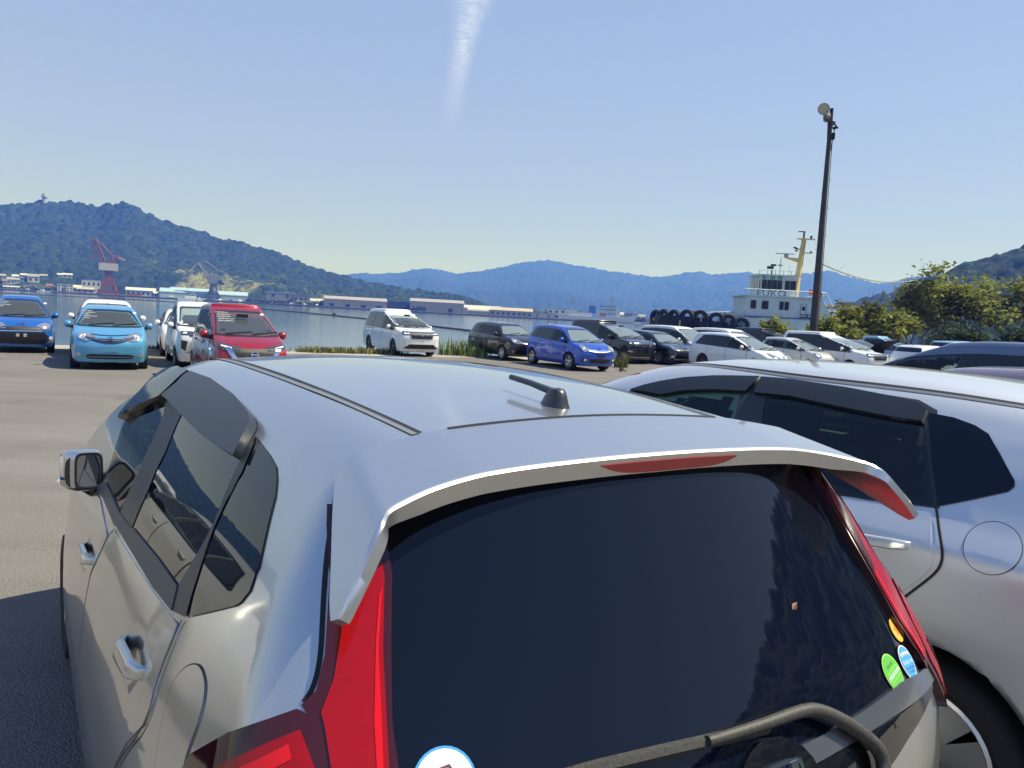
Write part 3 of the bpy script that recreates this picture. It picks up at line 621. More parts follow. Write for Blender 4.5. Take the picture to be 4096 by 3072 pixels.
    for s in ('left', 'right'):
        sg = 1 if s == 'left' else -1
        for k in range(len(ds) - 1):
            a, b = ds[k] + .012, ds[k + 1] - .012
            zlo = lambda x: sill
            pts = []
            for x in np.linspace(a, b, 10):
                zz = sill
                for xa in ax:
                    d2 = (p['wr'] + .075) ** 2 - (x - xa) ** 2
                    if d2 > 0: zz = max(zz, p['wr'] + math.sqrt(d2))
                pts.append((x, zz))
            up = [(b, float(belt(b)) - .012), (a, float(belt(a)) - .012)]
            d_ = part('door', pts + up, s, pm, .004, step=.10, rim=.006)
            hxp = a + .17; hz = min(belt(hxp), 1.05) - .12
            o = np.array([[hxp, sg * 1.3, hz]]); h_, ok_ = march(F, o, np.array([0, -sg, 0.]), 1.3)
            if ok_[0] and d_:
                hb = MB(); yy = h_[0, 1] + sg * .028
                hb.tube([(hxp - .085, yy - sg * .02, hz), (hxp - .06, yy, hz + .002), (hxp + .06, yy, hz + .004), (hxp + .085, yy - sg * .02, hz + .004)], .016, 6)
                o_ = hb.build('handle', p.get('handle', pm), d_, True)
            for q in (ds[k],) + ((ds[k + 1],) if k == len(ds) - 2 else ()):
                zz = sill
                for xa in ax:
                    d2 = (p['wr'] + .075) ** 2 - (q - xa) ** 2
                    if d2 > 0: zz = max(zz, p['wr'] + math.sqrt(d2))
                part('door_seam', ribbon([(q, zz + .01), (q, (zz + belt(q)) / 2), (q, float(belt(q)) - .02)], .018), s, dk, .0045, step=.15)
        if p.get('sliderail'):
            part('slide_rail', ribbon([(.25, p['sliderail']), (.7, p['sliderail'] + .002), (ds[0] + .3, p['sliderail'] + .003)], .02), s, dk, .005, step=.15)
        # mirror
        mx, mz = p['mir']; o = np.array([[mx, sg * 1.3, mz]]); h_, ok_ = march(F, o, np.array([0, -sg, 0.]), 1.3); y0 = abs(h_[0, 1])
        mb = MB(); S = [(0, .035), (.02, .075), (.07, .09), (.12, .084), (.15, .05), (.158, .01)]
        V = []; n = 12
        for (dy, r) in S:
            for k in range(n):
                a_ = 2 * math.pi * k / n; ca, sa = math.cos(a_), math.sin(a_); V.append((mx + .02 + (.085 if ca > 0 else .05) * r / .095 * ca + .25 * dy * 0, sg * (y0 + .035 + dy), mz + .05 + r * .95 * sa))
        mb.add(V, [((i + 1) * n + k, (i + 1) * n + (k + 1) % n, i * n + (k + 1) % n, i * n + k) if sg > 0 else (i * n + k, i * n + (k + 1) % n, (i + 1) * n + (k + 1) % n, (i + 1) * n + k) for i in range(len(S) - 1) for k in range(n)])
        me_ = put(mb, 'mirror', p.get('mircol', pm))
        st_ = MB().tube([(mx + .03, sg * (y0 - .03), mz - .02), (mx + .03, sg * (y0 + .09), mz + .0)], [.05, .03], 8); put(st_, 'mirror_stalk', BLK)
        put(MB().box((mx - .036, sg * (y0 + .105), mz + .05), (.006, .11, .12)), 'mirror_glass', PRIV, False)
    # wheels
    for xa in ax:
        for sg in (1, -1):
            e = wheel(root, xa - L / 2, sg * (hw - .115), p['wr'], .20, p.get('rims', 'y'), sg)
    # front face
    for (nm, kind, poly, m_, off) in p.get('face', ()):
        off += .008
        if kind == 'front':
            part(nm, poly, 'front', m_, off, step=.07, **FO)
        elif kind == 'pair':
            part(nm, poly, 'front', m_, off, step=.06, **FO); part(nm, mirror(poly), 'front', m_, off, step=.06, **FO)
        elif kind == 'lamp':     # wraps round the corner: chart turned 38 degrees
            a_ = R(38)
            for sg in (1, -1):
                d_ = (math.cos(a_), sg * math.sin(a_), 0); e1 = (-math.sin(a_), sg * math.cos(a_), 0)
                part(nm, poly, (e1, (0, 0, 1), d_), m_, off, step=.06, org=(L - .9, 0, 0), far=2.8)
        elif kind == 'tail':
            a_ = R(40)
            for sg in (1, -1):
                d_ = (-math.cos(a_), sg * math.sin(a_), 0); e1 = (math.sin(a_), sg * math.cos(a_), 0)
                part(nm, poly, (e1, (0, 0, 1), d_), m_, off, step=.07, org=(.8, 0, 0), far=2.8)
        elif kind in ('left', 'right', 'rear', 'top'):
            part(nm, poly, kind, m_, off, step=.08)
    em = p.get('emblem')
    if em:
        kind, ez, er = em; o = np.array([[L + .4, 0, ez]]); h_, ok_ = march(F, o, np.array([-1., 0, 0]), 1.3); n_ = unit(grad(F, h_))[0]; cpt = h_[0] + n_ * .030
        tq = Vector(n_).to_track_quat('Z', 'Y').to_matrix().to_4x4(); M_ = Matrix.Translation(Vector(cpt)) @ tq
        b = MB()
        if kind == 'ringbar':
            b.v += ring(cpt, n_, er, er * .2, .008).v; b.f += ring(cpt, n_, er, er * .2, .008).f
            b.prism([(-er * 1.18, -er * .17), (er * 1.18, -er * .17), (er * 1.18, er * .17), (-er * 1.18, er * .17)], -.004, .012, M_)
        elif kind == 'ovals':
            for rx, ry, dz in ((er * 1.25, er * .82, 0), (er * .42, er * .72, 0), (er * .95, er * .33, er * .36)):
                q = MB().lathe([(1, -.006), (1, .008), (.84, .008), (.84, -.006)], M_ @ Matrix.Translation((0, dz, 0)) @ Matrix.Diagonal((rx, ry, 1, 1)), 24); b.add(q.v, q.f)
        elif kind == 'hmark':
            for q in ([(-1, 1), (-.7, 1), (-.48, .12), (.48, .12), (.7, 1), (1, 1), (.78, -1), (.5, -1), (.44, -.18), (-.44, -.18), (-.5, -1), (-.78, -1)],):
                b.prism([(x * er * .8, y * er * .85) for x, y in q][::-1], -.004, .012, M_)
        put(b, 'emblem', CHR, False)
    # wipers, aerial, interior
    wz = bzw + .02
    for y0, y1 in ((.08, .62), (-.45, .1)):
        pts = []
        for t in np.linspace(0, 1, 5):
            o = np.array([[L + .3, y0 + (y1 - y0) * t, wz + .015 + .05 * t]]); h_, ok_ = march(F, o, np.array([-1., 0, 0]), 3.2)
            if ok_[0]: pts.append(tuple(h_[0] + unit(grad(F, h_))[0] * .022))
        if len(pts) > 2: put(MB().tube(pts, .011, 5), 'wiper', BLK)
    if p.get('aerial', 1):
        xa = p.get('aerial_x', p['roof'][0][0] + .45); za = float(roof(xa)); put(MB().tube([(xa, 0, za - .02), (xa - .02, 0, za + .03), (xa - .12, 0, za + .10)], [.022, .014, .006], 6), 'aerial', BLK)
    it = MB(); zf = .42; xb = p['dlo'][0] + .15
    it.box(((xb + bx) / 2 - .1, 0, .36), (bx - xb + .2, W - .26, .08)); 
    it.box((bx - .28, 0, bzw - .12), (.5, W - .28, .22)); it.box((xb, 0, .66), (.06, W - .3, .55))
    for sg in (1, -1): it.box(((xb + bx) / 2 - .05, sg * (hw - .14), .62), (bx - xb - .1, .03, .52))
    put(it, 'cabin', SEATM, False)
    sm = p.get('seatm', SEATM)
    xs = bx - 1.35
    for y in (.38, -.38): seat(root, xs - L / 2, y, p.get('seatz', .55), sm)
    for y in (.40, -.40): seat(root, xs - .95 - L / 2, y, p.get('seatz', .55), sm)
    put(MB().tube([(bx - .62 + .10 * math.sin(a_) * .5, -.38 + .18 * math.cos(a_), bzw - .06 + .18 * math.sin(a_)) for a_ in np.linspace(0, 2 * math.pi, 17)], .014, 5, False), 'steering_wheel', BLK)
    put(MB().box((tx - .02, 0, tz - .13), (.04, .24, .075)), 'rear_view_mirror', BLK, False)
    return root, F
# ---------------------------------------------------------------- shapes of the parked cars
def mir2(poly): return [(-a, b) for a, b in poly]
def sym(half):   # half outline with y>=0 from top centre round to bottom centre
    return half + [(-y, z) for y, z in half[::-1] if abs(y) > 1e-6]
NOTE = dict(L=4.10, W=1.695, wb=2.60, xr=.70, wr=.305, belt=[(.3, 1.08), (1.0, 1.03), (2.2, .98), (3.4, .94)], roof=[(.1, 1.40), (.5, 1.48), (1.1, 1.525), (1.7, 1.53), (2.3, 1.495), (2.75, 1.41)],
    hood=[(2.8, 1.10), (3.2, 1.03), (3.6, .95), (3.9, .84), (4.1, .70)], rear=[(.2, .05), (.5, 0), (.75, .0), (.95, .06), (1.1, .15), (1.3, .27), (1.5, .40)], front=[(.2, 4.0), (.4, 4.09), (.6, 4.10), (.75, 4.06), (.9, 3.93), (1.0, 3.7)],
    ws=((3.30, 1.01), (2.42, 1.455)), dlo=(.42, 3.12), dlo_rear=(.42, 1.10, .80, 1.40), pil=(.98, 1.95), doors=(1.0, 1.97, 2.98), mir=(2.82, 1.0), clear=(1, 2), cf=.22, tum=.44)
RACT = dict(NOTE, L=3.99, wb=2.55, xr=.60, wr=.31, belt=[(.2, 1.10), (1.0, 1.05), (2.0, 1.0), (3.3, .93)], roof=[(.05, 1.50), (.4, 1.555), (1.1, 1.585), (1.6, 1.58), (2.2, 1.53), (2.7, 1.42)], hood=[(2.7, 1.10), (3.1, 1.04), (3.5, .96), (3.8, .84), (4.0, .70)],
    rear=[(.2, .05), (.5, 0), (.8, .01), (1.0, .05), (1.2, .10), (1.4, .18), (1.6, .28)], front=[(.2, 3.9), (.4, 3.98), (.6, 3.99), (.75, 3.95), (.9, 3.82), (1.0, 3.6)], ws=((3.25, 1.0), (2.28, 1.50)), dlo=(.30, 3.05), dlo_rear=(.30, 1.12, .55, 1.47), pil=(.85, 1.85), doors=(.85, 1.87, 2.88), mir=(2.72, 1.02), clear=(2,), rims='y')
SIEN = dict(NOTE, L=4.26, wb=2.75, xr=.66, wr=.31, belt=[(.2, 1.05), (1.2, 1.02), (2.4, .98), (3.6, .93)], roof=[(.05, 1.58), (.4, 1.645), (1.3, 1.68), (2.0, 1.67), (2.6, 1.60), (3.0, 1.50)], hood=[(3.0, 1.14), (3.4, 1.06), (3.8, .97), (4.1, .85), (4.26, .7)],
    rear=[(.2, .05), (.5, 0), (.9, .01), (1.2, .06), (1.5, .14), (1.7, .22)], front=[(.2, 4.16), (.4, 4.25), (.65, 4.26), (.8, 4.2), (.95, 4.05), (1.05, 3.8)], ws=((3.55, 1.03), (2.60, 1.575)), dlo=(.3, 3.4), dlo_rear=(.3, 1.1, .5, 1.5), pil=(1.15, 2.2), doors=(1.15, 2.2, 3.2), mir=(3.0, 1.05), clear=(1, 2), cf=.24)
STEP = dict(L=4.80, W=1.75, wb=2.89, xr=.95, wr=.325, belt=[(0, 1.06), (2.0, 1.03), (3.2, 1.0), (4.0, .98)], roof=[(-.05, 1.76), (.3, 1.82), (1.2, 1.845), (2.4, 1.84), (3.0, 1.80), (3.4, 1.71)], hood=[(3.5, 1.17), (3.9, 1.11), (4.3, 1.06), (4.6, 1.0), (4.8, .92)],
    rear=[(.2, .06), (.5, 0), (1.0, .0), (1.4, .05), (1.65, .10), (1.85, .18)], front=[(.2, 4.70), (.4, 4.79), (.75, 4.80), (.92, 4.76), (1.02, 4.66), (1.12, 4.3)], ws=((3.98, 1.11), (3.14, 1.73)), dlo=(.16, 3.86), dlo_rear=(.16, 1.1, .30, 1.6), pil=(1.25, 2.42, 3.42), doors=(1.3, 2.44, 3.55), mir=(3.42, 1.08), clear=(2, 3), cf=.14, tum=.27, sliderail=.99, wdrop=.15, kt=.07, crown=.05, pf=.07, pr=.03)
BOXY = dict(L=3.70, W=1.67, wb=2.49, xr=.55, wr=.285, belt=[(0, 1.05), (1.6, 1.02), (3.2, .98)], roof=[(-.05, 1.66), (.3, 1.715), (1.1, 1.735), (1.8, 1.73), (2.3, 1.69), (2.6, 1.61)], hood=[(2.6, 1.15), (2.9, 1.10), (3.3, 1.05), (3.55, .98), (3.7, .88)],
    rear=[(.2, .05), (.5, 0), (1.0, .0), (1.4, .04), (1.75, .12)], front=[(.2, 3.62), (.4, 3.69), (.75, 3.70), (.9, 3.65), (1.0, 3.55), (1.1, 3.2)], ws=((3.0, 1.08), (2.38, 1.63)), dlo=(.18, 2.92), dlo_rear=(.18, 1.1, .30, 1.5), pil=(.75, 1.72), doors=(.72, 1.74, 2.72), mir=(2.55, 1.05), clear=(1, 2), cf=.12, tum=.25, wdrop=.14, kt=.06, crown=.04, pf=.08, pr=.03)
KEI = dict(BOXY, L=3.395, W=1.50, wb=2.46, xr=.42, belt=[(0, 1.03), (1.6, 1.0), (3.0, .96)], roof=[(-.05, 1.66), (.3, 1.73), (1.0, 1.75), (1.6, 1.74), (2.1, 1.70), (2.4, 1.62)], hood=[(2.4, 1.14), (2.7, 1.08), (3.0, 1.02), (3.25, .94), (3.4, .84)], front=[(.2, 3.32), (.4, 3.39), (.7, 3.395), (.85, 3.34), (.98, 3.2), (1.08, 2.9)], ws=((2.80, 1.07), (2.16, 1.64)), dlo=(.15, 2.72), pil=(.62, 1.58), doors=(.6, 1.6, 2.55), mir=(2.38, 1.03), tum=.24)
REDV = dict(KEI, W=1.52, L=3.5, wb=2.49, xr=.45, roof=[(-.05, 1.62), (.3, 1.68), (1.0, 1.72), (1.7, 1.71), (2.2, 1.66), (2.5, 1.57)], hood=[(2.5, 1.16), (2.8, 1.09), (3.15, 1.0), (3.38, .90), (3.5, .80)], front=[(.2, 3.42), (.4, 3.49), (.62, 3.50), (.8, 3.45), (.92, 3.32), (1.05, 3.0)], ws=((2.86, 1.06), (2.20, 1.60)), dlo=(.15, 2.78))
WISH = dict(NOTE, L=4.59, wb=2.75, xr=.95, wr=.315, belt=[(.2, 1.06), (1.2, 1.02), (2.4, .97), (3.7, .90)], roof=[(0, 1.50), (.4, 1.555), (1.2, 1.59), (2.0, 1.575), (2.6, 1.51), (3.1, 1.40)], hood=[(3.1, 1.06), (3.5, 1.0), (3.95, .91), (4.35, .79), (4.6, .66)],
    rear=[(.2, .08), (.45, 0), (.75, .01), (.95, .06), (1.15, .10), (1.4, .22), (1.6, .34)], front=[(.2, 4.46), (.4, 4.57), (.55, 4.59), (.7, 4.52), (.85, 4.32), (.95, 4.0)], ws=((3.72, .97), (2.62, 1.49)), dlo=(.40, 3.45), dlo_rear=(.40, 1.09, .72, 1.45), pil=(1.12, 2.18), doors=(1.15, 2.2, 3.3), mir=(3.05, 1.0), clear=(2,), cf=.30, rims='gun', flare=.016)
AURI = dict(NOTE, L=4.30, W=1.76, wb=2.60, xr=.80, wr=.315, belt=[(.3, 1.0), (1.2, .97), (2.3, .92), (3.4, .88)], roof=[(.2, 1.36), (.6, 1.42), (1.2, 1.46), (1.8, 1.455), (2.3, 1.42), (2.8, 1.32)], hood=[(2.9, 1.0), (3.3, .96), (3.8, .88), (4.1, .78), (4.3, .66)],
    rear=[(.2, .06), (.5, 0), (.75, .02), (.95, .12), (1.1, .24), (1.3, .42), (1.45, .6)], front=[(.2, 4.2), (.4, 4.29), (.55, 4.30), (.7, 4.24), (.82, 4.08), (.95, 3.7)], ws=((3.42, .95), (2.45, 1.385)), dlo=(.6, 3.22), dlo_rear=(.6, 1.02, 1.0, 1.34), pil=(1.15, 2.08), doors=(1.15, 2.1, 3.1), mir=(2.92, .95), clear=(2,), rims='ten', seatz=.48)
MIRA = dict(NOTE, L=3.395, W=1.475, wb=2.455, xr=.42, wr=.28, belt=[(.2, 1.03), (1.2, 1.0), (2.8, .92)], roof=[(0, 1.42), (.35, 1.47), (.9, 1.50), (1.4, 1.49), (1.9, 1.43), (2.3, 1.33)], hood=[(2.3, 1.04), (2.7, 1.0), (3.0, .92), (3.25, .82), (3.4, .7)],
    rear=[(.2, .05), (.5, 0), (.8, .02), (1.0, .06), (1.3, .16), (1.5, .26)], front=[(.2, 3.32), (.4, 3.385), (.6, 3.395), (.75, 3.34), (.88, 3.2), (.98, 2.9)], ws=((2.78, .96), (1.98, 1.41)), dlo=(.25, 2.62), dlo_rear=(.25, 1.06, .45, 1.38), pil=(.66, 1.50), doors=(.66, 1.52, 2.45), mir=(2.3, .98), clear=(1, 2), cf=.18, tum=.38)
ESTI = dict(STEP, L=4.80, W=1.80, wb=2.95, xr=.90, belt=[(.1, 1.06), (2.0, 1.02), (3.2, .97), (4.0, .92)], roof=[(-.05, 1.62), (.3, 1.69), (1.2, 1.74), (2.2, 1.73), (2.8, 1.67), (3.3, 1.55)], hood=[(3.4, 1.12), (3.8, 1.05), (4.2, .97), (4.55, .87), (4.8, .74)], front=[(.2, 4.68), (.4, 4.78), (.6, 4.80), (.75, 4.74), (.9, 4.58), (1.05, 4.2)], ws=((4.02, 1.04), (2.86, 1.63)), rear=[(.2, .06), (.5, 0), (.9, .01), (1.2, .06), (1.5, .16), (1.75, .3)], dlo=(.25, 3.82), pil=(1.2, 2.36), doors=(1.25, 2.38, 3.5), mir=(3.3, 1.06), tum=.36, clear=(2,))
YARI = dict(NOTE, L=3.94, wb=2.55, xr=.68, belt=[(.3, 1.12), (1.0, 1.04), (2.2, .97), (3.2, .93)], roof=[(.1, 1.38), (.5, 1.455), (1.0, 1.495), (1.6, 1.49), (2.2, 1.44), (2.6, 1.36)], hood=[(2.7, 1.06), (3.1, 1.0), (3.5, .93), (3.8, .82), (3.94, .7)], front=[(.2, 3.86), (.4, 3.93), (.6, 3.94), (.75, 3.9), (.9, 3.76), (1.0, 3.5)], ws=((3.18, 1.0), (2.28, 1.43)), dlo=(.62, 3.0), dlo_rear=(.62, 1.10, 1.02, 1.36), pil=(1.85,), doors=(.98, 1.88, 2.86), mir=(2.7, 1.0), clear=())
SUV = dict(NOTE, L=4.4, W=1.79, wb=2.6, xr=.85, wr=.34, belt=[(.3, 1.14), (2.0, 1.08), (3.4, 1.03)], roof=[(.1, 1.58), (.5, 1.645), (1.2, 1.68), (1.9, 1.67), (2.5, 1.60), (2.9, 1.50)], hood=[(2.9, 1.16), (3.4, 1.11), (3.9, 1.02), (4.2, .92), (4.4, .8)], front=[(.2, 4.3), (.4, 4.39), (.7, 4.40), (.85, 4.33), (1.0, 4.1), (1.1, 3.8)], ws=((3.45, 1.10), (2.55, 1.58)), dlo=(.4, 3.25), mir=(2.95, 1.12), clear=(1, 2))
SED = dict(NOTE, L=4.45, W=1.70, wb=2.65, xr=.95, belt=[(.3, 1.03), (2.0, .98), (3.4, .93)], roof=[(.3, 1.30), (.8, 1.42), (1.4, 1.475), (2.0, 1.47), (2.6, 1.40), (3.0, 1.30)], hood=[(3.0, 1.02), (3.5, .97), (4.0, .88), (4.3, .78), (4.45, .66)], front=[(.2, 4.35), (.4, 4.44), (.55, 4.45), (.7, 4.39), (.85, 4.2), (.95, 3.9)], ws=((3.58, .97), (2.6, 1.40)), dlo=(.5, 3.35), dlo_rear=(.5, 1.05, 1.0, 1.36), pil=(1.1, 2.1), doors=(1.1, 2.12, 3.15), mir=(3.0, .98))
# ---- faces
def lampquad(u0, u1, z0, z1, sweep=.06): return [(u0, z0), (u1, z0 + sweep), (u1 + .01, z1 + sweep * .9), ((u0 + u1) / 2, z1 + sweep * .3), (u0, z1 - .03)]
NOTE_FACE = [
    ('headlight', 'lamp', [(-.30, .74), (-.12, .70), (.06, .745), (.17, .85), (.16, .90), (.02, .885), (-.14, .83), (-.27, .775)], LAMP, .006),
    ('lamp_bulb', 'lamp', [(.02 + .05 * math.cos(t), .805 + .045 * math.sin(t)) for t in np.linspace(0, 6.28, 13)[:-1]], WHL, .010),
    ('grille', 'front', sym([(0, .76), (.22, .765), (.50, .805), (.51, .775), (.30, .70), (.12, .66), (0, .655)]), GRY, .006),
    ('grille_bar', 'front', ribbon(smooth_line([(-.50, .80), (-.28, .735), (-.12, .715), (.12, .715), (.28, .735), (.50, .80)], 2), .018), CHR, .012),
    ('grille_bar', 'front', ribbon(smooth_line([(-.42, .755), (-.25, .70), (-.12, .68), (.12, .68), (.25, .70), (.42, .755)], 2), .012), ALUD, .012),
    ('bonnet_gap', 'front', ribbon(smooth_line([(-.60, .90), (-.42, .855), (0, .825), (.42, .855), (.60, .90)], 2), .014), mat('seam_dark', (.01, .01, .012), .6), .004),
    ('lower_intake', 'front', sym([(0, .40), (.42, .40), (.50, .37), (.46, .30), (0, .29)]), GRY, .006),
    ('intake_bar', 'front', [(-.46, .355), (.46, .355), (.46, .34), (-.46, .34)], 'P', .012),
    ('plate_mount', 'front', [(-.20, .47), (.20, .47), (.20, .56), (-.20, .56)], 'P', .014),
    ('fog_lamp', 'pair', [(.64 + .048 * math.cos(t), .40 + .042 * math.sin(t)) for t in np.linspace(0, 6.28, 13)[:-1]], ALU, .010),
]
SIEN_FACE = [
    ('headlight', 'lamp', [(-.22, .72), (.10, .70), (.19, .86), (.12, .90), (-.06, .86), (-.20, .79)], LAMP, .006),
    ('grille', 'front', sym([(0, .77), (.40, .77), (.46, .74), (.56, .66), (0, .66)]), GRY, .006),
    ('grille_bar', 'front', ribbon([(-.60, .655), (-.50, .66), (.50, .66), (.60, .655)], .022), CHR, .012),
    ('grille_bar', 'front', ribbon(smooth_line([(-.58, .66), (-.48, .76), (-.38, .785), (.38, .785), (.48, .76), (.58, .66)], 1), .018), CHR, .012),
    ('mouth', 'front', sym([(0, .62), (.55, .62), (.66, .50), (.62, .36), (.50, .30), (0, .29)]), GRY, .006),
    ('fog_surround', 'pair', [(.60, .30), (.80, .36), (.78, .43), (.66, .40)], ALU, .008),
    ('fog_lamp', 'pair', [(.72 + .05 * math.cos(t), .47 + .05 * math.sin(t)) for t in np.linspace(0, 6.28, 13)[:-1]], WHL, .010),
    ('plate_bolts', 'pair', [(.05, .56), (.13, .56), (.13, .585), (.05, .585)], WHL, .010), ('plate_bolts', 'pair', [(.05, .51), (.13, .51), (.13, .535), (.05, .535)], WHL, .010)]
STEPNEW_FACE = [
    ('headlight', 'lamp', [(-.26, .86), (.16, .87), (.20, .97), (.0, .965), (-.26, .95)], LAMPD, .006),
    ('lamp_bulb', 'lamp', [(.03, .895), (.10, .897), (.10, .94), (.03, .938)], WHL, .010), ('lamp_bulb', 'lamp', [(-.10, .89), (-.03, .892), (-.03, .935), (-.10, .933)], WHL, .010),
    ('grille', 'front', sym([(0, .955), (.46, .955), (.48, .90), (.44, .76), (.38, .735), (0, .73)]), GRY, .008),
    ('grille_trim', 'front', ribbon([(-.50, .97), (-.46, .75), (-.39, .72), (.39, .72), (.46, .75), (.50, .97)], .022), CHR, .014),
    ('grille_trim', 'front', ribbon([(-.72, .985), (-.40, .972), (.40, .972), (.72, .985)], .018), CHR, .012),
    ('lower_intake', 'front', sym([(0, .50), (.52, .50), (.60, .42), (.72, .36), (.62, .335), (0, .33)]), GRY, .006),
    ('intake_trim', 'front', ribbon([(-.74, .345), (-.60, .315), (.60, .315), (.74, .345)], .016), CHR, .012),
    ('plate_holes', 'pair', [(.04, .60), (.075, .60), (.075, .625), (.04, .625)], BLK, .008)]
STEPOLD_FACE = [
    ('headlight', 'lamp', [(-.26, .84), (.05, .85), (.22, .95), (.18, 1.01), (-.05, .97), (-.26, .93)], LAMPD, .006), ('lamp_bulb', 'lamp', [(.06 + .045 * math.cos(t), .905 + .035 * math.sin(t)) for t in np.linspace(0, 6.28, 11)[:-1]], WHL, .010),
    ('grille', 'front', sym([(0, .94), (.48, .94), (.52, .88), (.46, .78), (0, .76)]), GRY, .008),
    ('grille_bar', 'front', ribbon([(-.50, .925), (.50, .925)], .03), CHR, .014), ('grille_bar', 'front', ribbon([(-.50, .855), (.50, .855)], .022), CHR, .014), ('grille_bar', 'front', ribbon([(-.47, .79), (-.3, .775), (.3, .775), (.47, .79)], .026), CHR, .014),
    ('lower_intake', 'front', sym([(0, .50), (.50, .50), (.58, .44), (.50, .36), (0, .35)]), GRY, .006), ('intake_trim', 'front', ribbon([(-.75, .33), (-.5, .31), (.5, .31), (.75, .33)], .016), CHR, .012),
    ('fog_lamp', 'pair', [(.60, .52), (.78, .55), (.78, .60), (.60, .58)], ALU, .01)]
RACT_FACE = [
    ('headlight', 'lamp', [(-.20, .73), (.05, .70), (.20, .84), (.24, .93), (.12, .92), (-.06, .84), (-.18, .785)], LAMP, .006), ('lamp_bulb', 'lamp', [(.06 + .05 * math.cos(t), .80 + .045 * math.sin(t)) for t in np.linspace(0, 6.28, 11)[:-1]], WHL, .010),
    ('grille', 'front', sym([(0, .735), (.30, .735), (.46, .755), (.42, .69), (.28, .655), (0, .645)]), GRY, .006), ('grille_bar', 'front', ribbon(smooth_line([(-.46, .745), (-.3, .70), (0, .685), (.3, .70), (.46, .745)], 2), .026), ALU, .012),
    ('lower_intake', 'front', sym([(0, .46), (.40, .46), (.44, .42), (.40, .32), (0, .31)]), GRY, .006), ('fog_lamp', 'pair', [(.60 + .05 * math.cos(t), .42 + .045 * math.sin(t)) for t in np.linspace(0, 6.28, 11)[:-1]], WHL, .010), ('fog_surround', 'pair', [(.52, .34), (.72, .37), (.70, .50), (.55, .47)], BLK, .004),
    ('plate_mount', 'front', [(-.16, .53), (.16, .53), (.16, .60), (-.16, .60)], BLK, .012)]
ROOMY_FACE = [
    ('headlight', 'lamp', [(-.26, .88), (.10, .90), (.17, .98), (-.02, .985), (-.26, .955)], LAMPD, .006), ('lamp_bulb', 'lamp', [(-.02, .915), (.07, .92), (.07, .96), (-.02, .955)], WHL, .010),
    ('upper_grille', 'front', sym([(0, .93), (.5, .93), (.5, .86), (0, .85)]), GRY, .006), ('grille_bar', 'front', ribbon([(-.52, .90), (.52, .90)], .018), CHR, .012),
    ('grille', 'front', sym([(0, .80), (.30, .80), (.38, .62), (.46, .42), (.40, .30), (0, .29)]), GRY, .008), ('grille_frame', 'pair', ribbon([(.36, .80), (.46, .60), (.56, .40), (.50, .30)], .07), CHR, .014), ('side_vent', 'pair', [(.56, .74), (.70, .76), (.70, .55), (.60, .48)], BLK, .006)]
RED_FACE = [
    ('headlight', 'lamp', [(-.30, .80), (-.02, .80), (.16, .90), (.13, .955), (-.04, .90), (-.28, .875)], LAMPD, .006), ('lamp_bulb', 'lamp', [(-.14, .83), (.06, .875), (.08, .90), (-.14, .855)], WHL, .010),
    ('grille', 'front', sym([(0, .835), (.44, .84), (.36, .70), (.24, .58), (0, .575)]), GRY, .008), ('grille_frame', 'pair', [(.45, .855), (.56, .85), (.44, .68), (.34, .575), (.24, .575), (.36, .70)], CHR, .014),
    ('lower_intake', 'front', sym([(0, .46), (.42, .46), (.46, .36), (0, .34)]), GRY, .006)]
AURI_FACE = [
    ('headlight', 'lamp', [(-.28, .70), (.02, .69), (.20, .80), (.18, .845), (-.02, .80), (-.26, .755)], LAMP, .006), ('grille', 'front', sym([(0, .745), (.36, .745), (.50, .77), (.42, .70), (.2, .665), (0, .66)]), GRY, .006), ('grille_bar', 'front', ribbon(smooth_line([(-.50, .77), (-.25, .725), (0, .715), (.25, .725), (.50, .77)], 2), .02), CHR, .012),
    ('lower_intake', 'front', sym([(0, .50), (.46, .52), (.56, .36), (.46, .30), (0, .29)]), GRY, .006), ('intake_trim', 'front', ribbon([(-.58, .53), (-.62, .33), (-.5, .285), (.5, .285), (.62, .33), (.58, .53)], .022), WHL, .012), ('fog_lamp', 'pair', [(.68 + .055 * math.cos(t), .40 + .05 * math.sin(t)) for t in np.linspace(0, 6.28, 11)[:-1]], WHL, .012)]
WISH_FACE = [
    ('headlight', 'lamp', [(-.34, .66), (-.10, .66), (.16, .80), (.22, .88), (.10, .87), (-.12, .79), (-.32, .71)], LAMP, .006), ('grille', 'front', sym([(0, .66), (.34, .66), (.46, .665), (.38, .60), (.2, .575), (0, .57)]), GRY, .006), ('grille_bar', 'front', ribbon(smooth_line([(-.42, .62), (-.25, .595), (0, .59), (.25, .595), (.42, .62)], 2), .02), ALUD, .012),
    ('lower_intake', 'front', sym([(0, .40), (.5, .40), (.55, .33), (0, .30)]), GRY, .006), ('tail_light', 'tail', [(-.12, .86), (.10, .88), (.20, 1.0), (.02, 1.03), (-.10, .98)], REDL, .008)]
MIRA_FACE = [
    ('headlight', 'lamp', [(-.20, .72), (.06, .69), (.17, .84), (.14, .92), (.0, .87), (-.18, .80)], LAMP, .006), ('lamp_bulb', 'lamp', [(.03 + .05 * math.cos(t), .79 + .045 * math.sin(t)) for t in np.linspace(0, 6.28, 11)[:-1]], WHL, .010),
    ('grille', 'front', sym([(0, .60), (.30, .60), (.34, .50), (.28, .44), (0, .43)]), GRY, .006), ('grille_bar', 'front', ribbon([(-.32, .55), (.32, .55)], .02), ALU, .012), ('grille_bar', 'front', ribbon([(-.31, .49), (.31, .49)], .016), ALU, .012)]
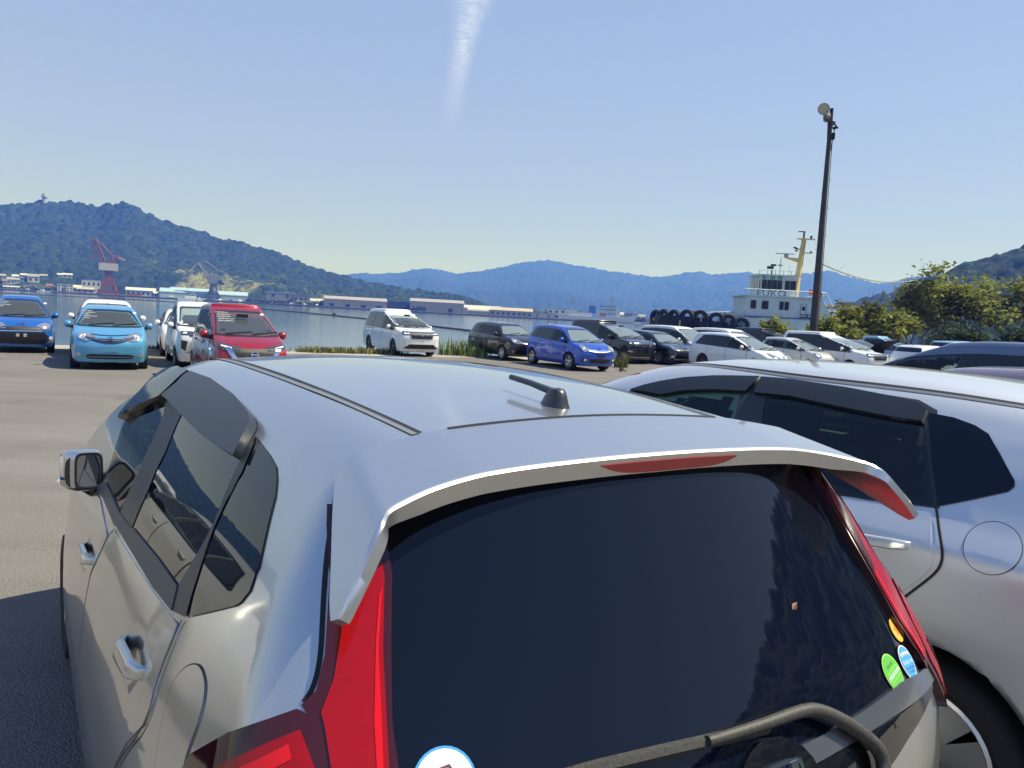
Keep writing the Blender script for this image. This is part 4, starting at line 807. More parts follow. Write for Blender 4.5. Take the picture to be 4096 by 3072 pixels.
GEN_FACE = [('headlight', 'lamp', [(-.20, .74), (.08, .73), (.18, .86), (.10, .90), (-.18, .83)], LAMP, .006), ('grille', 'front', sym([(0, .78), (.36, .78), (.40, .68), (0, .66)]), GRY, .006), ('lower_intake', 'front', sym([(0, .46), (.45, .46), (.48, .36), (0, .34)]), GRY, .006), ('tail_light', 'tail', [(-.12, .78), (.12, .80), (.16, 1.0), (-.04, 1.02)], REDL, .008)]
def withp(face, pm): return [(n, k, q, pm if m == 'P' else m, o) for n, k, q, m, o in face]
LOT = 'cars parked along the quay'
P_BLUE = paint('blue_metallic', (.014, .13, .50), .40, .30); P_SKY = paint('sky_blue_metallic', (.10, .36, .62), .35, .32); P_WHT = paint('white_paint', (.74, .75, .76), 0, .35); P_RED = paint('red_metallic', (.34, .010, .018), .35, .28)
P_BRN = paint('dark_brown_metallic', (.020, .014, .020), .4, .28); P_ROY = paint('royal_blue_metallic', (.022, .085, .50), .4, .30); P_BLK = paint('black_pearl', (.008, .009, .013), .2, .25); P_NAV = paint('navy_pearl', (.008, .011, .024), .2, .25); P_PRL = paint('pearl_silver', (.62, .61, .58), .3, .32)
P_ICE = paint('pale_blue_paint', (.30, .48, .66), .1, .32); P_MAR = paint('maroon_metallic', (.33, .26, .29), .6, .30); P_GRY = paint('grey_blue_metallic', (.16, .19, .25), .7, .28)
def stickers_on_screen(root, F, p, note=True):
    # handwriting in the corner of the windscreen and the round test sticker
    L = p['L']; (bx, bz), (tx, tz) = p['ws']; mb = MB(); r2 = random.Random(p['L'] * 100)
    def on(y, z):
        h_, ok_ = march(F, np.array([[L + .4, y, z]]), np.array([-1., 0, 0]), 3.2); n_ = unit(grad(F, h_))[0]; return h_[0] + n_ * .011
    if note:
        for row in range(5):
            y = -.60 + .03 * row * 0
            y0 = -p['W'] / 2 + .27 + .02 * (row % 2); zz = tz - .09 - .042 * row
            for k in range(r2.randint(5, 9)):
                w_ = r2.uniform(.012, .035); a, b = on(y0, zz), on(y0 + w_, zz + r2.uniform(-.006, .006)); up_ = np.array([-.4, 0, 1]) * .014; mb.add([a, b, b + up_, a + up_], [(0, 1, 2, 3)]); y0 += w_ + .010
        o = mb.build('windscreen_writing', INK, root); o['kind'] = 'stuff'; o.location.x = -L / 2
    c = on(p['W'] / 2 - .28, tz - .10); q = disc(c, (1, 0, .9), .04, .002, 14, .03).build('test_sticker', PAPER, root, True); q.location.x = -L / 2
def park(name, typ, face, pm, label, loc, az, emblem=None, note=None, **kw):
    p = dict(typ); p.update(kw); p['face'] = withp(face, pm); p['emblem'] = emblem
    r, F = car(name, p, label, LOT, loc, az, pm)
    if note is not None: stickers_on_screen(r, F, p, note)
    return r, F, p
park('compact_van', SIEN, SIEN_FACE, P_BLUE, 'blue compact van with black trapezoid grille, cut off by the left edge', (-15.26, 23.49, -.23), 147, ('ovals', .84, .075), True)
park('hatchback', NOTE, NOTE_FACE, P_SKY, 'light sky blue hatchback facing the camera, white car right behind it', (-10.49, 19.63, -.19), 151, ('ringbar', .745, .062), True, mircol=P_SKY)
park('crossover', SUV, GEN_FACE, P_WHT, 'white car mostly hidden behind the sky blue hatchback, only roof and mirrors showing', (-12.35, 23.02, -.23), 151)
park('small_car', SED, GEN_FACE, P_WHT, 'white car half hidden behind the white van with black grille', (-11.06, 25.57, -.24), 153)
park('tall_wagon', BOXY, ROOMY_FACE, P_WHT, 'white tall wagon with big black grille beside the red car', (-8.75, 21.29, -.21), 151, None, False)
park('tall_car', REDV, RED_FACE, P_RED, 'red tall car with silver framed black grille, sun glint on its windscreen', (-6.08, 16.69, -.15), 149, ('ringbar', .72, .07), True, seatm=SEATM)
park('minivan', STEP, STEPNEW_FACE, P_WHT, 'white minivan standing alone by the weeds at the water', (-4.83, 32.01, -.24), 150, ('hmark', .85, .06), False, rims='dark')
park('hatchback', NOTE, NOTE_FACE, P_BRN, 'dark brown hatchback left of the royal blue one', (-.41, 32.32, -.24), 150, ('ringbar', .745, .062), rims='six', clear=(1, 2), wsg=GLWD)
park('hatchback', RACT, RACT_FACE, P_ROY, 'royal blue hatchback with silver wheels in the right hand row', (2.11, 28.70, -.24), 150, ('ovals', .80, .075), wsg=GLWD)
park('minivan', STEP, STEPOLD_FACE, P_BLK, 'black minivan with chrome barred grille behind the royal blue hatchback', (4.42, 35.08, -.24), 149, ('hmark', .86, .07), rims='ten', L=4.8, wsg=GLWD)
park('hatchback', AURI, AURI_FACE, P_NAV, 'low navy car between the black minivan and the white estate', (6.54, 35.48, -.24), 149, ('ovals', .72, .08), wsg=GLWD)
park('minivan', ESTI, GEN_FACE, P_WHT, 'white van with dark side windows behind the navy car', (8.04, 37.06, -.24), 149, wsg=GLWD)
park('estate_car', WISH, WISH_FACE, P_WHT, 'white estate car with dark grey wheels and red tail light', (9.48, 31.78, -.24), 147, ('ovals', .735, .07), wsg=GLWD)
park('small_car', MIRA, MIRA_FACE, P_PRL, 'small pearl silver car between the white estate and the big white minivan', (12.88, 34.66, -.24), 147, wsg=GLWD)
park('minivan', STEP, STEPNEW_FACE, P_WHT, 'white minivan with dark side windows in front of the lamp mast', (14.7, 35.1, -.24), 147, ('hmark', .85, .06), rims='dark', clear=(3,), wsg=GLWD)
park('minivan', ESTI, GEN_FACE, P_WHT, 'white roofed van behind the white estate, below the tyres of the ship', (10.9, 38.4, -.24), 147)
park('minivan', STEP, GEN_FACE, P_BLK, 'black van with pale roof behind the small pearl silver car', (14.4, 42.5, -.24), 147)
park('box_car', KEI, GEN_FACE, P_ICE, 'pale blue box shaped car with white roof beyond the open bonnet', (20.9, 42.0, -.24), 147, None, None, seatm=SEATL)
park('hatchback', YARI, GEN_FACE[:3], P_WHT, 'white hatchback with dark rounded windows seen from its rear side', (18.75, 34.11, -.24), 62)

park('minivan', ESTI, GEN_FACE, P_ICE, 'pale blue van with dark windows behind the white hatchback with rounded windows', (22.9, 38.4, -.24), 62)
park('estate_car', WISH, GEN_FACE, P_WHT, 'white roofed estate at far right, just left of the grey blue van roof', (27.0, 42.5, -.24), 62)
park('minivan', ESTI, GEN_FACE, P_GRY, 'grey blue van cut off at the right edge with visors over its windows', (5.6, 9.0, -.06), -34, None, None, res=.035)
park('hatchback', NOTE, NOTE_FACE, P_MAR, 'car with maroon roof just beyond the pale silver car at the right edge', (3.9, 6.0, -.03), -35, None, None, res=.035)
ob_, Fo, po = park('hatchback', NOTE, NOTE_FACE, P_NAV, 'dark car with its bonnet standing open beside the big white minivan', (16.9, 37.8, -.24), 147)
def open_bonnet(root):
    b = MB(); n = 8; V = []
    for i in range(n + 1):
        t = i / n; a = R(52) - .35 * t; r = .98 * t
        for y in np.linspace(-.68, .68, 7): V.append((3.18 - 2.05 + r * math.cos(a), y * (1 - .12 * t * t), 1.03 + r * math.sin(a) + .05 * (1 - (y / .68) ** 2)))
    F_ = [(i * 7 + j, i * 7 + j + 1, i * 7 + 8 + j, i * 7 + 7 + j) for i in range(n) for j in range(6)]
    k = len(V); V2 = V + [(x - .02, y, z - .03) for x, y, z in V]; F_ += [tuple(q + k for q in f[::-1]) for f in F_]
    o = mk('open_bonnet', V2, F_, mat('bonnet_underside', (.02, .018, .017), .7), root)
    MB().tube([(3.9 - 2.05, .4, .92), (3.55 - 2.05, .42, 1.45)], .012, 5).build('bonnet_stay', mat('moulding_grey2', (.3, .3, .3), .5), root)
open_bonnet(ob_)
# cars standing to the left of the frame; the side windows of the silver hatchback mirror them
park('minivan', STEP, STEPNEW_FACE, P_WHT, 'white minivan left of the frame, mirrored in the side windows', (-18.9, 17.6, -.16), 140, None, None, res=.085)
park('minivan', ESTI, GEN_FACE, P_WHT, 'second white van left of the frame, mirrored in the side windows', (-20.4, 13.2, -.11), 140, None, None, res=.085)
park('hatchback', NOTE, NOTE_FACE, P_PRL, 'pale car left of the frame, mirrored low in the side windows', (-4.9, 4.1, 0), -33, None, None, res=.06)
# ---------------------------------------------------------------- outlines on the two silver cars, metres in car coordinates
H = {
    'dlo_vis_rear': [(1.862, 1.427), (1.561, 1.433), (1.242, 1.425), (1.025, 1.409), (0.966, 1.397), (0.936, 1.366), (0.903, 1.335), (1.067, 1.33), (1.223, 1.329), (1.607, 1.338), (1.784, 1.343), (1.93, 1.344), (1.911, 1.361), (1.872, 1.39), (1.879, 1.413)],
    'vis_front': [(1.882, 1.426), (2.082, 1.421), (2.281, 1.39), (2.284, 1.358), (2.286, 1.308), (2.329, 1.265), (2.348, 1.23), (2.312, 1.217), (2.264, 1.247), (2.125, 1.287), (1.942, 1.338), (1.915, 1.37), (1.896, 1.411)],
    'bpil': [(1.915, 1.341), (1.784, 1.343), (1.619, 1.341), (1.495, 1.251), (1.429, 1.157), (1.41, 1.063), (1.632, 1.049), (1.646, 1.152), (1.703, 1.237), (1.8, 1.307)],
    'fglass': [(2.308, 1.214), (2.264, 1.247), (2.125, 1.287), (1.942, 1.338), (1.858, 1.339), (1.8, 1.307), (1.703, 1.237), (1.646, 1.152), (1.632, 1.049), (1.835, 1.049), (2.051, 1.047), (2.104, 1.068), (2.172, 1.126)],
    'rglass': [(1.607, 1.338), (1.223, 1.329), (1.067, 1.33), (0.903, 1.335), (0.802, 1.229), (0.793, 1.173), (0.821, 1.1), (1.041, 1.091), (1.393, 1.068), (1.41, 1.063), (1.429, 1.157), (1.495, 1.251)],
    'divider': [(0.903, 1.335), (0.936, 1.366), (0.945, 1.386), (0.903, 1.372), (0.845, 1.32), (0.84, 1.303), (0.797, 1.228), (0.744, 1.154), (0.7, 1.081), (0.791, 1.062), (0.821, 1.1), (0.802, 1.177), (0.811, 1.227)],
    'quarter': [(0.932, 1.383), (0.78, 1.369), (0.707, 1.359), (0.659, 1.343), (0.616, 1.323), (0.563, 1.284), (0.495, 1.233), (0.494, 1.226), (0.476, 1.201), (0.486, 1.18), (0.501, 1.169), (0.609, 1.121), (0.687, 1.087), (0.744, 1.154), (0.797, 1.228), (0.84, 1.303)],
    'belt': [(2.089, 1.041), (2.051, 1.047), (1.835, 1.049), (1.632, 1.049), (1.41, 1.063), (1.393, 1.068), (1.041, 1.091), (0.821, 1.1), (0.791, 1.062), (0.986, 1.045), (1.232, 1.035), (1.614, 1.018), (1.627, 1.013), (2.005, 1.011), (2.179, 1.007)],
    'seam_r': [(0.71, 1.073), (0.723, 1.054), (0.723, 1.025), (0.723, 0.995), (0.72, 0.965), (0.717, 0.937), (0.696, 0.92), (0.703, 0.876), (0.793, 0.79), (0.853, 0.724)],
    'seam_f': [(1.617, 1.002), (1.674, 0.972), (1.688, 0.922), (1.713, 0.876), (1.745, 0.842)],
    'fuel': [(0.601, 0.913), (0.626, 0.943), (0.634, 0.972), (0.631, 0.998), (0.605, 1.028), (0.565, 1.05), (0.529, 1.058), (0.489, 1.054), (0.463, 1.04), (0.447, 1.01), (0.446, 0.979), (0.443, 0.951), (0.43, 0.938)],
    'fh': [(1.984, 0.832), (1.91, 0.867), (1.818, 0.887), (1.756, 0.872), (1.754, 0.839), (1.849, 0.812), (1.965, 0.806)],
    'rh': [(1.102, 0.883), (1.067, 0.907), (0.998, 0.93), (0.881, 0.949), (0.807, 0.947), (0.768, 0.93), (0.776, 0.916), (0.837, 0.897), (0.975, 0.868)],
    'lamp_up_red': [(0.648, 1.203), (0.641, 1.167), (0.635, 1.127), (0.644, 1.103), (0.634, 1.085), (0.609, 1.044), (0.542, 1.04), (0.557, 1.069), (0.571, 1.089), (0.598, 1.171), (0.624, 1.268)],
    'lamp_up_lens': [(0.719, 1.351), (0.684, 1.262), (0.661, 1.167), (0.659, 1.127), (0.672, 1.111), (0.658, 1.102), (0.638, 1.074), (0.618, 1.04), (0.537, 1.035), (0.563, 1.089), (0.59, 1.174), (0.62, 1.273), (0.646, 1.233), (0.655, 1.211), (0.663, 1.214)],
    'lamp_lo': [(0.674, 1.109), (0.704, 1.095), (0.763, 1.063), (0.856, 0.985), (0.876, 0.95), (0.618, 1.039), (0.638, 1.074), (0.658, 1.102)],
    'tgseam': [(0.689, 1.426), (0.708, 1.409), (0.723, 1.387), (0.723, 1.37), (0.709, 1.351), (0.707, 1.339), (0.7, 1.311), (0.688, 1.27), (0.673, 1.211), (0.659, 1.155), (0.658, 1.126), (0.67, 1.111)],
    'ditch': [(1.971, 0.458), (1.506, 0.468), (1.097, 0.464), (0.858, 0.454), (0.665, 0.441)],
    'gap': [(0.465, 0.434), (0.478, 0.403), (0.482, 0.339), (0.49, 0.262), (0.489, 0.199), (0.505, 0.063), (0.502, -0.029), (0.49, -0.12), (0.471, -0.207), (0.451, -0.298)],
    'frit_top': [(0.573, 1.28), (0.544, 1.27), (0.52, 1.276), (0.439, 1.284), (0.414, 1.291), (0.292, 1.301), (0.119, 1.305), (-0.093, 1.301), (-0.25, 1.295), (-0.353, 1.285), (-0.364, 1.267), (-0.47, 1.221), (-0.582, 1.173)],
    'wiper': [(0.318, 1.001), (0.212, 1.001), (0.117, 1.0), (-0.015, 0.997), (-0.121, 0.996), (-0.163, 0.986), (-0.219, 0.958), (-0.27, 0.924), (-0.291, 0.905), (-0.285, 0.885)],
    'garn_up': [(-0.754, 0.917), (-0.669, 0.929), (-0.5, 0.948), (-0.369, 0.947), (-0.278, 0.939)],
    'garn_lo': [(-0.726, 0.91), (-0.566, 0.909), (-0.414, 0.916), (-0.298, 0.919)],
    'black_lo': [(-0.719, 0.899), (-0.578, 0.881), (-0.459, 0.871), (-0.359, 0.869), (-0.287, 0.868)],
    'stick': [(-0.644, 1.012), (-0.607, 0.967), (-0.501, 0.969), (0.551, 1.026)],
    'Hm': [(0.019, 0.944), (0.001, 0.954), (-0.077, 0.946), (-0.077, 0.922)],
    'fin_l': [(0.373, 1.405), (0.383, 1.381), (0.335, 1.353), (0.248, 1.31), (0.176, 1.271), (0.155, 1.264)],
    'fin_t': [(0.204, 1.414), (0.191, 1.394), (0.177, 1.369), (0.159, 1.322), (0.146, 1.288), (0.141, 1.273)],
    'v_visr': [(1.651, 1.454), (1.513, 1.458), (1.252, 1.45), (1.055, 1.437), (0.958, 1.426), (0.926, 1.408), (0.924, 1.367), (1.056, 1.369), (1.25, 1.379), (1.47, 1.394), (1.638, 1.389)],
    'v_visf': [(1.657, 1.455), (1.794, 1.445), (1.893, 1.436), (2.045, 1.414), (2.164, 1.385), (2.253, 1.357), (2.322, 1.328), (2.218, 1.328), (2.119, 1.327), (2.0, 1.358), (1.85, 1.379), (1.683, 1.39)],
    'v_fg': [(2.126, 1.32), (1.997, 1.353), (1.888, 1.372), (1.727, 1.384), (1.719, 1.323), (1.719, 1.256), (1.934, 1.26), (2.248, 1.282)],
    'v_rg': [(1.587, 1.376), (1.47, 1.394), (1.25, 1.379), (1.056, 1.369), (0.924, 1.367), (0.857, 1.262), (0.788, 1.117), (0.88, 1.102), (1.01, 1.091), (1.309, 1.081), (1.546, 1.202)],
    'v_q': [(0.924, 1.408), (0.836, 1.403), (0.761, 1.387), (0.71, 1.366), (0.655, 1.31), (0.589, 1.238), (0.585, 1.221), (0.598, 1.203), (0.687, 1.16), (0.782, 1.117), (0.854, 1.263)],
    'v_seam': [(0.784, 1.116), (0.757, 1.061), (0.728, 1.016), (0.714, 0.989), (0.713, 0.956), (0.726, 0.919), (0.799, 0.828)],
    'v_h': [(1.015, 1.0), (0.967, 1.017), (0.865, 1.025), (0.797, 1.02), (0.778, 1.009), (0.797, 0.993), (0.895, 0.979), (0.996, 0.976)],
    'v_lid': [(0.511, 1.056), (0.506, 1.033), (0.511, 1.01), (0.524, 0.99), (0.545, 0.973), (0.571, 0.963), (0.597, 0.962), (0.622, 0.969), (0.642, 0.985), (0.657, 1.006), (0.666, 1.03), (0.667, 1.054), (0.659, 1.076), (0.642, 1.095), (0.618, 1.107), (0.592, 1.111), (0.566, 1.106), (0.542, 1.095), (0.523, 1.077)],
}
# ---------------------------------------------------------------- the silver hatchback in front and its silver neighbour
def text_geo(txt, size):
    c = bpy.data.curves.new('lettering', 'FONT'); c.body = txt; c.size = size; c.align_x = 'CENTER'; c.align_y = 'CENTER'; c.resolution_u = 2
    o = bpy.data.objects.new('lettering', c); COL.objects.link(o)
    dg = bpy.context.evaluated_depsgraph_get(); m = o.evaluated_get(dg).to_mesh()
    V = [tuple(v.co) for v in m.vertices]; Fc = [tuple(p.vertices) for p in m.polygons]
    o.evaluated_get(dg).to_mesh_clear(); bpy.data.objects.remove(o); bpy.data.curves.remove(c)
    return V, Fc
SILVER = paint('silver_paint', (.56, .565, .565), .86, .30, .10)
SILV2 = paint('silver_white_paint', (.70, .70, .69), .6, .40, .06)
VISOR = mat('smoked_visor', (.030, .036, .048), .34, 0, 0, .35)
VISORG = mat('smoked_visor_glossy', (.012, .015, .02), .05, 0, 0, .5)
DARKTRIM = mat('dark_window_trim', (.035, .038, .043), .45)
BELTM = mat('belt_rubber', (.06, .066, .075), .5)
SEAMK = mat('seam_dark')if 0 else mat('seam_dark', (.01, .01, .012), .6)
GLSD = glass('tinted_door_glass', (.30, .36, .36), .45)
GLSG = glass('green_door_glass', (.66, .84, .62), .12)
PRIVH = mat('dark_rear_glass', (.003, .005, .012), .012, 0, 0, .40)
LENSD = mat('lens_smoked_maroon', (.045, .005, .008), .05, 0, .4, .4)
LENSR = mat('lens_bright_red', (.30, .003, .006), .12, 0, .25, .3, noise=.12, nscale=40)
LENSB = mat('lens_vivid_red', (.62, .006, .010), .08, 0, .3, .3)
HMLM = mat('lens_dull_red', (.30, .012, .016), .2, 0, .6)
GLOSSB = mat('piano_black', (.006, .006, .007), .03, 0, 1.)
WIPM = mat('weathered_wiper', (.050, .048, .047), .6, noise=.6, nscale=160, col2=(.014, .014, .014))
def silver_car(name, F, data, pm, loc, rz, label, hero):
    root = empty(name, loc, rz); tag(root, label, 'car', 'silver cars parked side by side')
    # bodyshell
    P, Q = nets(F, (-.2, -1.0, .1), (4.1, 1.0, 1.6), .03); P = newton(F, P, 3); N = unit(grad(F, P)); c = P[Q].mean(1)
    mi = np.zeros(len(Q), int); mi[N[Q].mean(1)[:, 2] < -.8] = 1
    for xa in ((.6, 3.13) if hero else (.72, 3.13)): mi[np.hypot(c[:, 0] - xa, c[:, 2] - .29) < (.33 if hero else .36)] = 1
    cut = data['cut']; vin = np.zeros(len(P), bool)
    for w_ in cut: vin |= inpoly(P[:, [0, 2]], w_) & (dist_poly(P[:, [0, 2]], w_) > .012) & (np.abs(N[:, 1]) > .5)
    wsp = [(-.64, 1.0), (.64, 1.0), (.52, 1.40), (-.52, 1.40)]
    vin |= inpoly(P[:, [1, 2]], wsp) & (dist_poly(P[:, [1, 2]], wsp) > .02) & (P[:, 0] > 2.3) & (N[:, 0] > .2)
    kill = vin[Q].all(1)
    mk('body', P, Q[~kill], None, root, N, mats=[pm, UND], midx=mi[~kill])
    def part(nm, poly, ax_, m_, off, par=None, **k): return patch(nm, F, poly, ax_, m_, par or root, off, **k)
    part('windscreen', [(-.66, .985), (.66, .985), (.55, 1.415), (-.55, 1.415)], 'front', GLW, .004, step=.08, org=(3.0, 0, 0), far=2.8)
    for s in ('left', 'right'):
        sg = 1 if s == 'left' else -1
        for nm, key, m_, off, kw in data['side']:
            part(nm, data[key] if key in data else H[key], s, m_, off, **kw)
        # doors with their handles, seams as dark strips laid along the joints
        for dn, poly, hx, hz, hl in data['doors']:
            d_ = part('door', poly, s, pm, .0035, step=.04, rim=.006)
            o = np.array([[hx - hl, 1.3 * sg, hz + .012], [hx - hl * .6, 1.3 * sg, hz + .008], [hx, 1.3 * sg, hz], [hx + hl * .6, 1.3 * sg, hz - .008], [hx + hl, 1.3 * sg, hz - .012]])
            h_, ok_ = march(data['F0'], o, np.array([0, -sg, 0.]), 1.3)
            fine = smooth_line(h_, 3); nf = len(fine); tt = np.linspace(0, 1, nf); lift = np.interp(tt, [0, .12, .3, .75, .9, 1], [-.004, .010, .022, .020, .008, -.006]); hh = np.interp(tt, [0, .08, .3, .8, .94, 1], [.008, .013, .018, .021, .018, .008]); th = np.interp(tt, [0, .1, .5, .9, 1], [.004, .008, .010, .010, .004]); V = []; k = 16
            for (x_, y_, z_), l_, a_, b_ in zip(fine, lift, hh, th):
                for q in range(k):
                    an = 2 * math.pi * q / k; ca, sa = math.cos(an), math.sin(an); V.append((x_, y_ + sg * (l_ + b_ * abs(ca) ** .6 * (1 if ca > 0 else -1)) - sg * .28 * a_ * sa, z_ + a_ * abs(sa) ** .6 * (1 if sa > 0 else -1)))
            Fc = [(i * k + q, i * k + (q + 1) % k, (i + 1) * k + (q + 1) % k, (i + 1) * k + q)[::sg] for i in range(nf - 1) for q in range(k)] + [tuple(range(k))[::-sg], tuple((nf - 1) * k + q for q in range(k))[::sg]]
            mk('handle', V, Fc, pm, d_)
        for key, wdt in data['seams']: part('door_seam', ribbon(smooth_line(data[key] if key in data else H[key], 2), wdt), s, SEAMK, .0042, step=.05)
        lid = smooth_poly(data['lid'], 2); part('fuel_flap', lid, s, pm, .0025, step=.04, rim=.004); ll = np.array(lid + lid[:1]); 
        n_ = len(lid); cc = np.mean(lid, 0); part('flap_gap', [tuple(cc + (np.array(q) - cc) * 1.03) for q in lid], s, SEAMK, .002, step=.03, holes=[[tuple(cc + (np.array(q) - cc) * .985) for q in lid]])
        # roof moulding
        dt = smooth_line(data['ditch'], 2); dt = [(x, sg * y) for x, y in dt]
        part('roof_moulding', ribbon(dt, .015), 'top', mat('moulding_grey', (.16, .17, .19), .45), .002, step=.05); part('roof_groove', ribbon([(x, y - sg * .012) for x, y in dt], .010), 'top', SEAMK, .003, step=.05)
    # cabin
    it = MB(); it.box((1.9, 0, .40), (2.6, 1.5, .06)); it.box((2.85, 0, .92), (.55, 1.4, .20)); it.box((.75, 0, .75), (.08, 1.4, .5))
    for sg in (1, -1): it.box((1.9, sg * .74, .68), (2.2, .03, .55))
    it.build('cabin', SEATM, root)
    for x in (1.75, .95):
        for y in (.37, -.37): seat(root, x, y, .52, data['seatm'])
    MB().tube([(2.35 + .08 * math.sin(a), -.37 + .18 * math.cos(a), .93 + .17 * math.sin(a)) for a in np.linspace(0, 2 * math.pi, 17)], .014, 5, False).build('steering_wheel', BLK, root, True)
    MB().box((2.42, 0, 1.33), (.04, .24, .07)).build('rear_view_mirror', BLK, root)
    for xa, r in (((.6, .29), (3.13, .29)) if hero else ((.72, .31), (3.13, .30))):
        for sg in (1, -1): wheel(root, xa, sg * (.80 if hero else .80), r, .185, 'steel' if hero else 'cover', sg)
    return root, part
def rect_grid(a, b): return [(a[0], a[1]), (b[0], a[1]), (b[0], b[1]), (a[0], b[1])]
door_r = [(.735, 1.056), (.735, .99), (.730, .938), (.708, .918), (.715, .878), (.805, .80), (.89, .70), (.96, .55), (1.0, .36), (1.66, .36), (1.70, .60), (1.735, .84), (1.705, .878), (1.685, .92), (1.664, .970), (1.612, 1.002), (1.30, 1.018), (1.0, 1.035)]
door_f = [(1.690, .968), (1.700, .925), (1.722, .882), (1.752, .845), (1.72, .60), (1.68, .36), (2.72, .36), (2.74, .60), (2.70, .93), (2.35, .975), (2.05, .992)]
d1 = dict(F0=lambda x, y, z: hero_F(x, y, z, pk=()), cut=[H['fglass']], seatm=SEATM, side=[
    ('quarter_window', 'quarter', PRIVH, .003, dict(step=.04)), ('window_divider', 'divider', DARKTRIM, .0055, dict(step=.04)),
    ('rear_door_window', 'rglass', PRIVH, .0035, dict(step=.05)), ('front_door_window', 'fglass', GLSD, .0035, dict(step=.05)),
    ('centre_pillar', 'bpil', DARKTRIM, .0055, dict(step=.04)), ('belt_trim', 'belt', BELTM, .008, dict(step=.05, rim=.007)),
    ('rear_visor', 'dlo_vis_rear', VISOR, .026, dict(step=.04, rim=.024)), ('front_visor', 'vis_front', VISORG, .028, dict(step=.04, rim=.026))],
    doors=[('rear', door_r, .94, .915, .115), ('front', door_f, 1.89, .858, .115)], seams=[('seam_r2', .006), ('seam_f2', .006)], seam_r2=[(.716, 1.071), (.724, 1.05), (.724, 1.02), (.722, .985), (.714, .94), (.700, .905), (.715, .862), (.793, .79), (.853, .724), (.92, .62), (.985, .36)], seam_f2=[(1.622, 1.006), (1.674, .972), (1.688, .922), (1.715, .875), (1.745, .842), (1.71, .60), (1.67, .36)],
    lid=H['fuel'] + [(.455, .885), (.51, .86), (.57, .87)], ditch=[(2.15, .455)] + H['ditch'][1:])
d1['ditch'] = [(2.2, .462), (1.965, .466), (1.488, .473), (1.088, .466), (.857, .454), (.665, .441), (.50, .428)]
hero, hpart = silver_car('silver_hatchback', hero_F, d1, SILVER, (.453, 1.239, 0), R(90) + .578, 'silver hatchback filling the foreground, seen from behind with its dark rear window and roof spoiler', True)
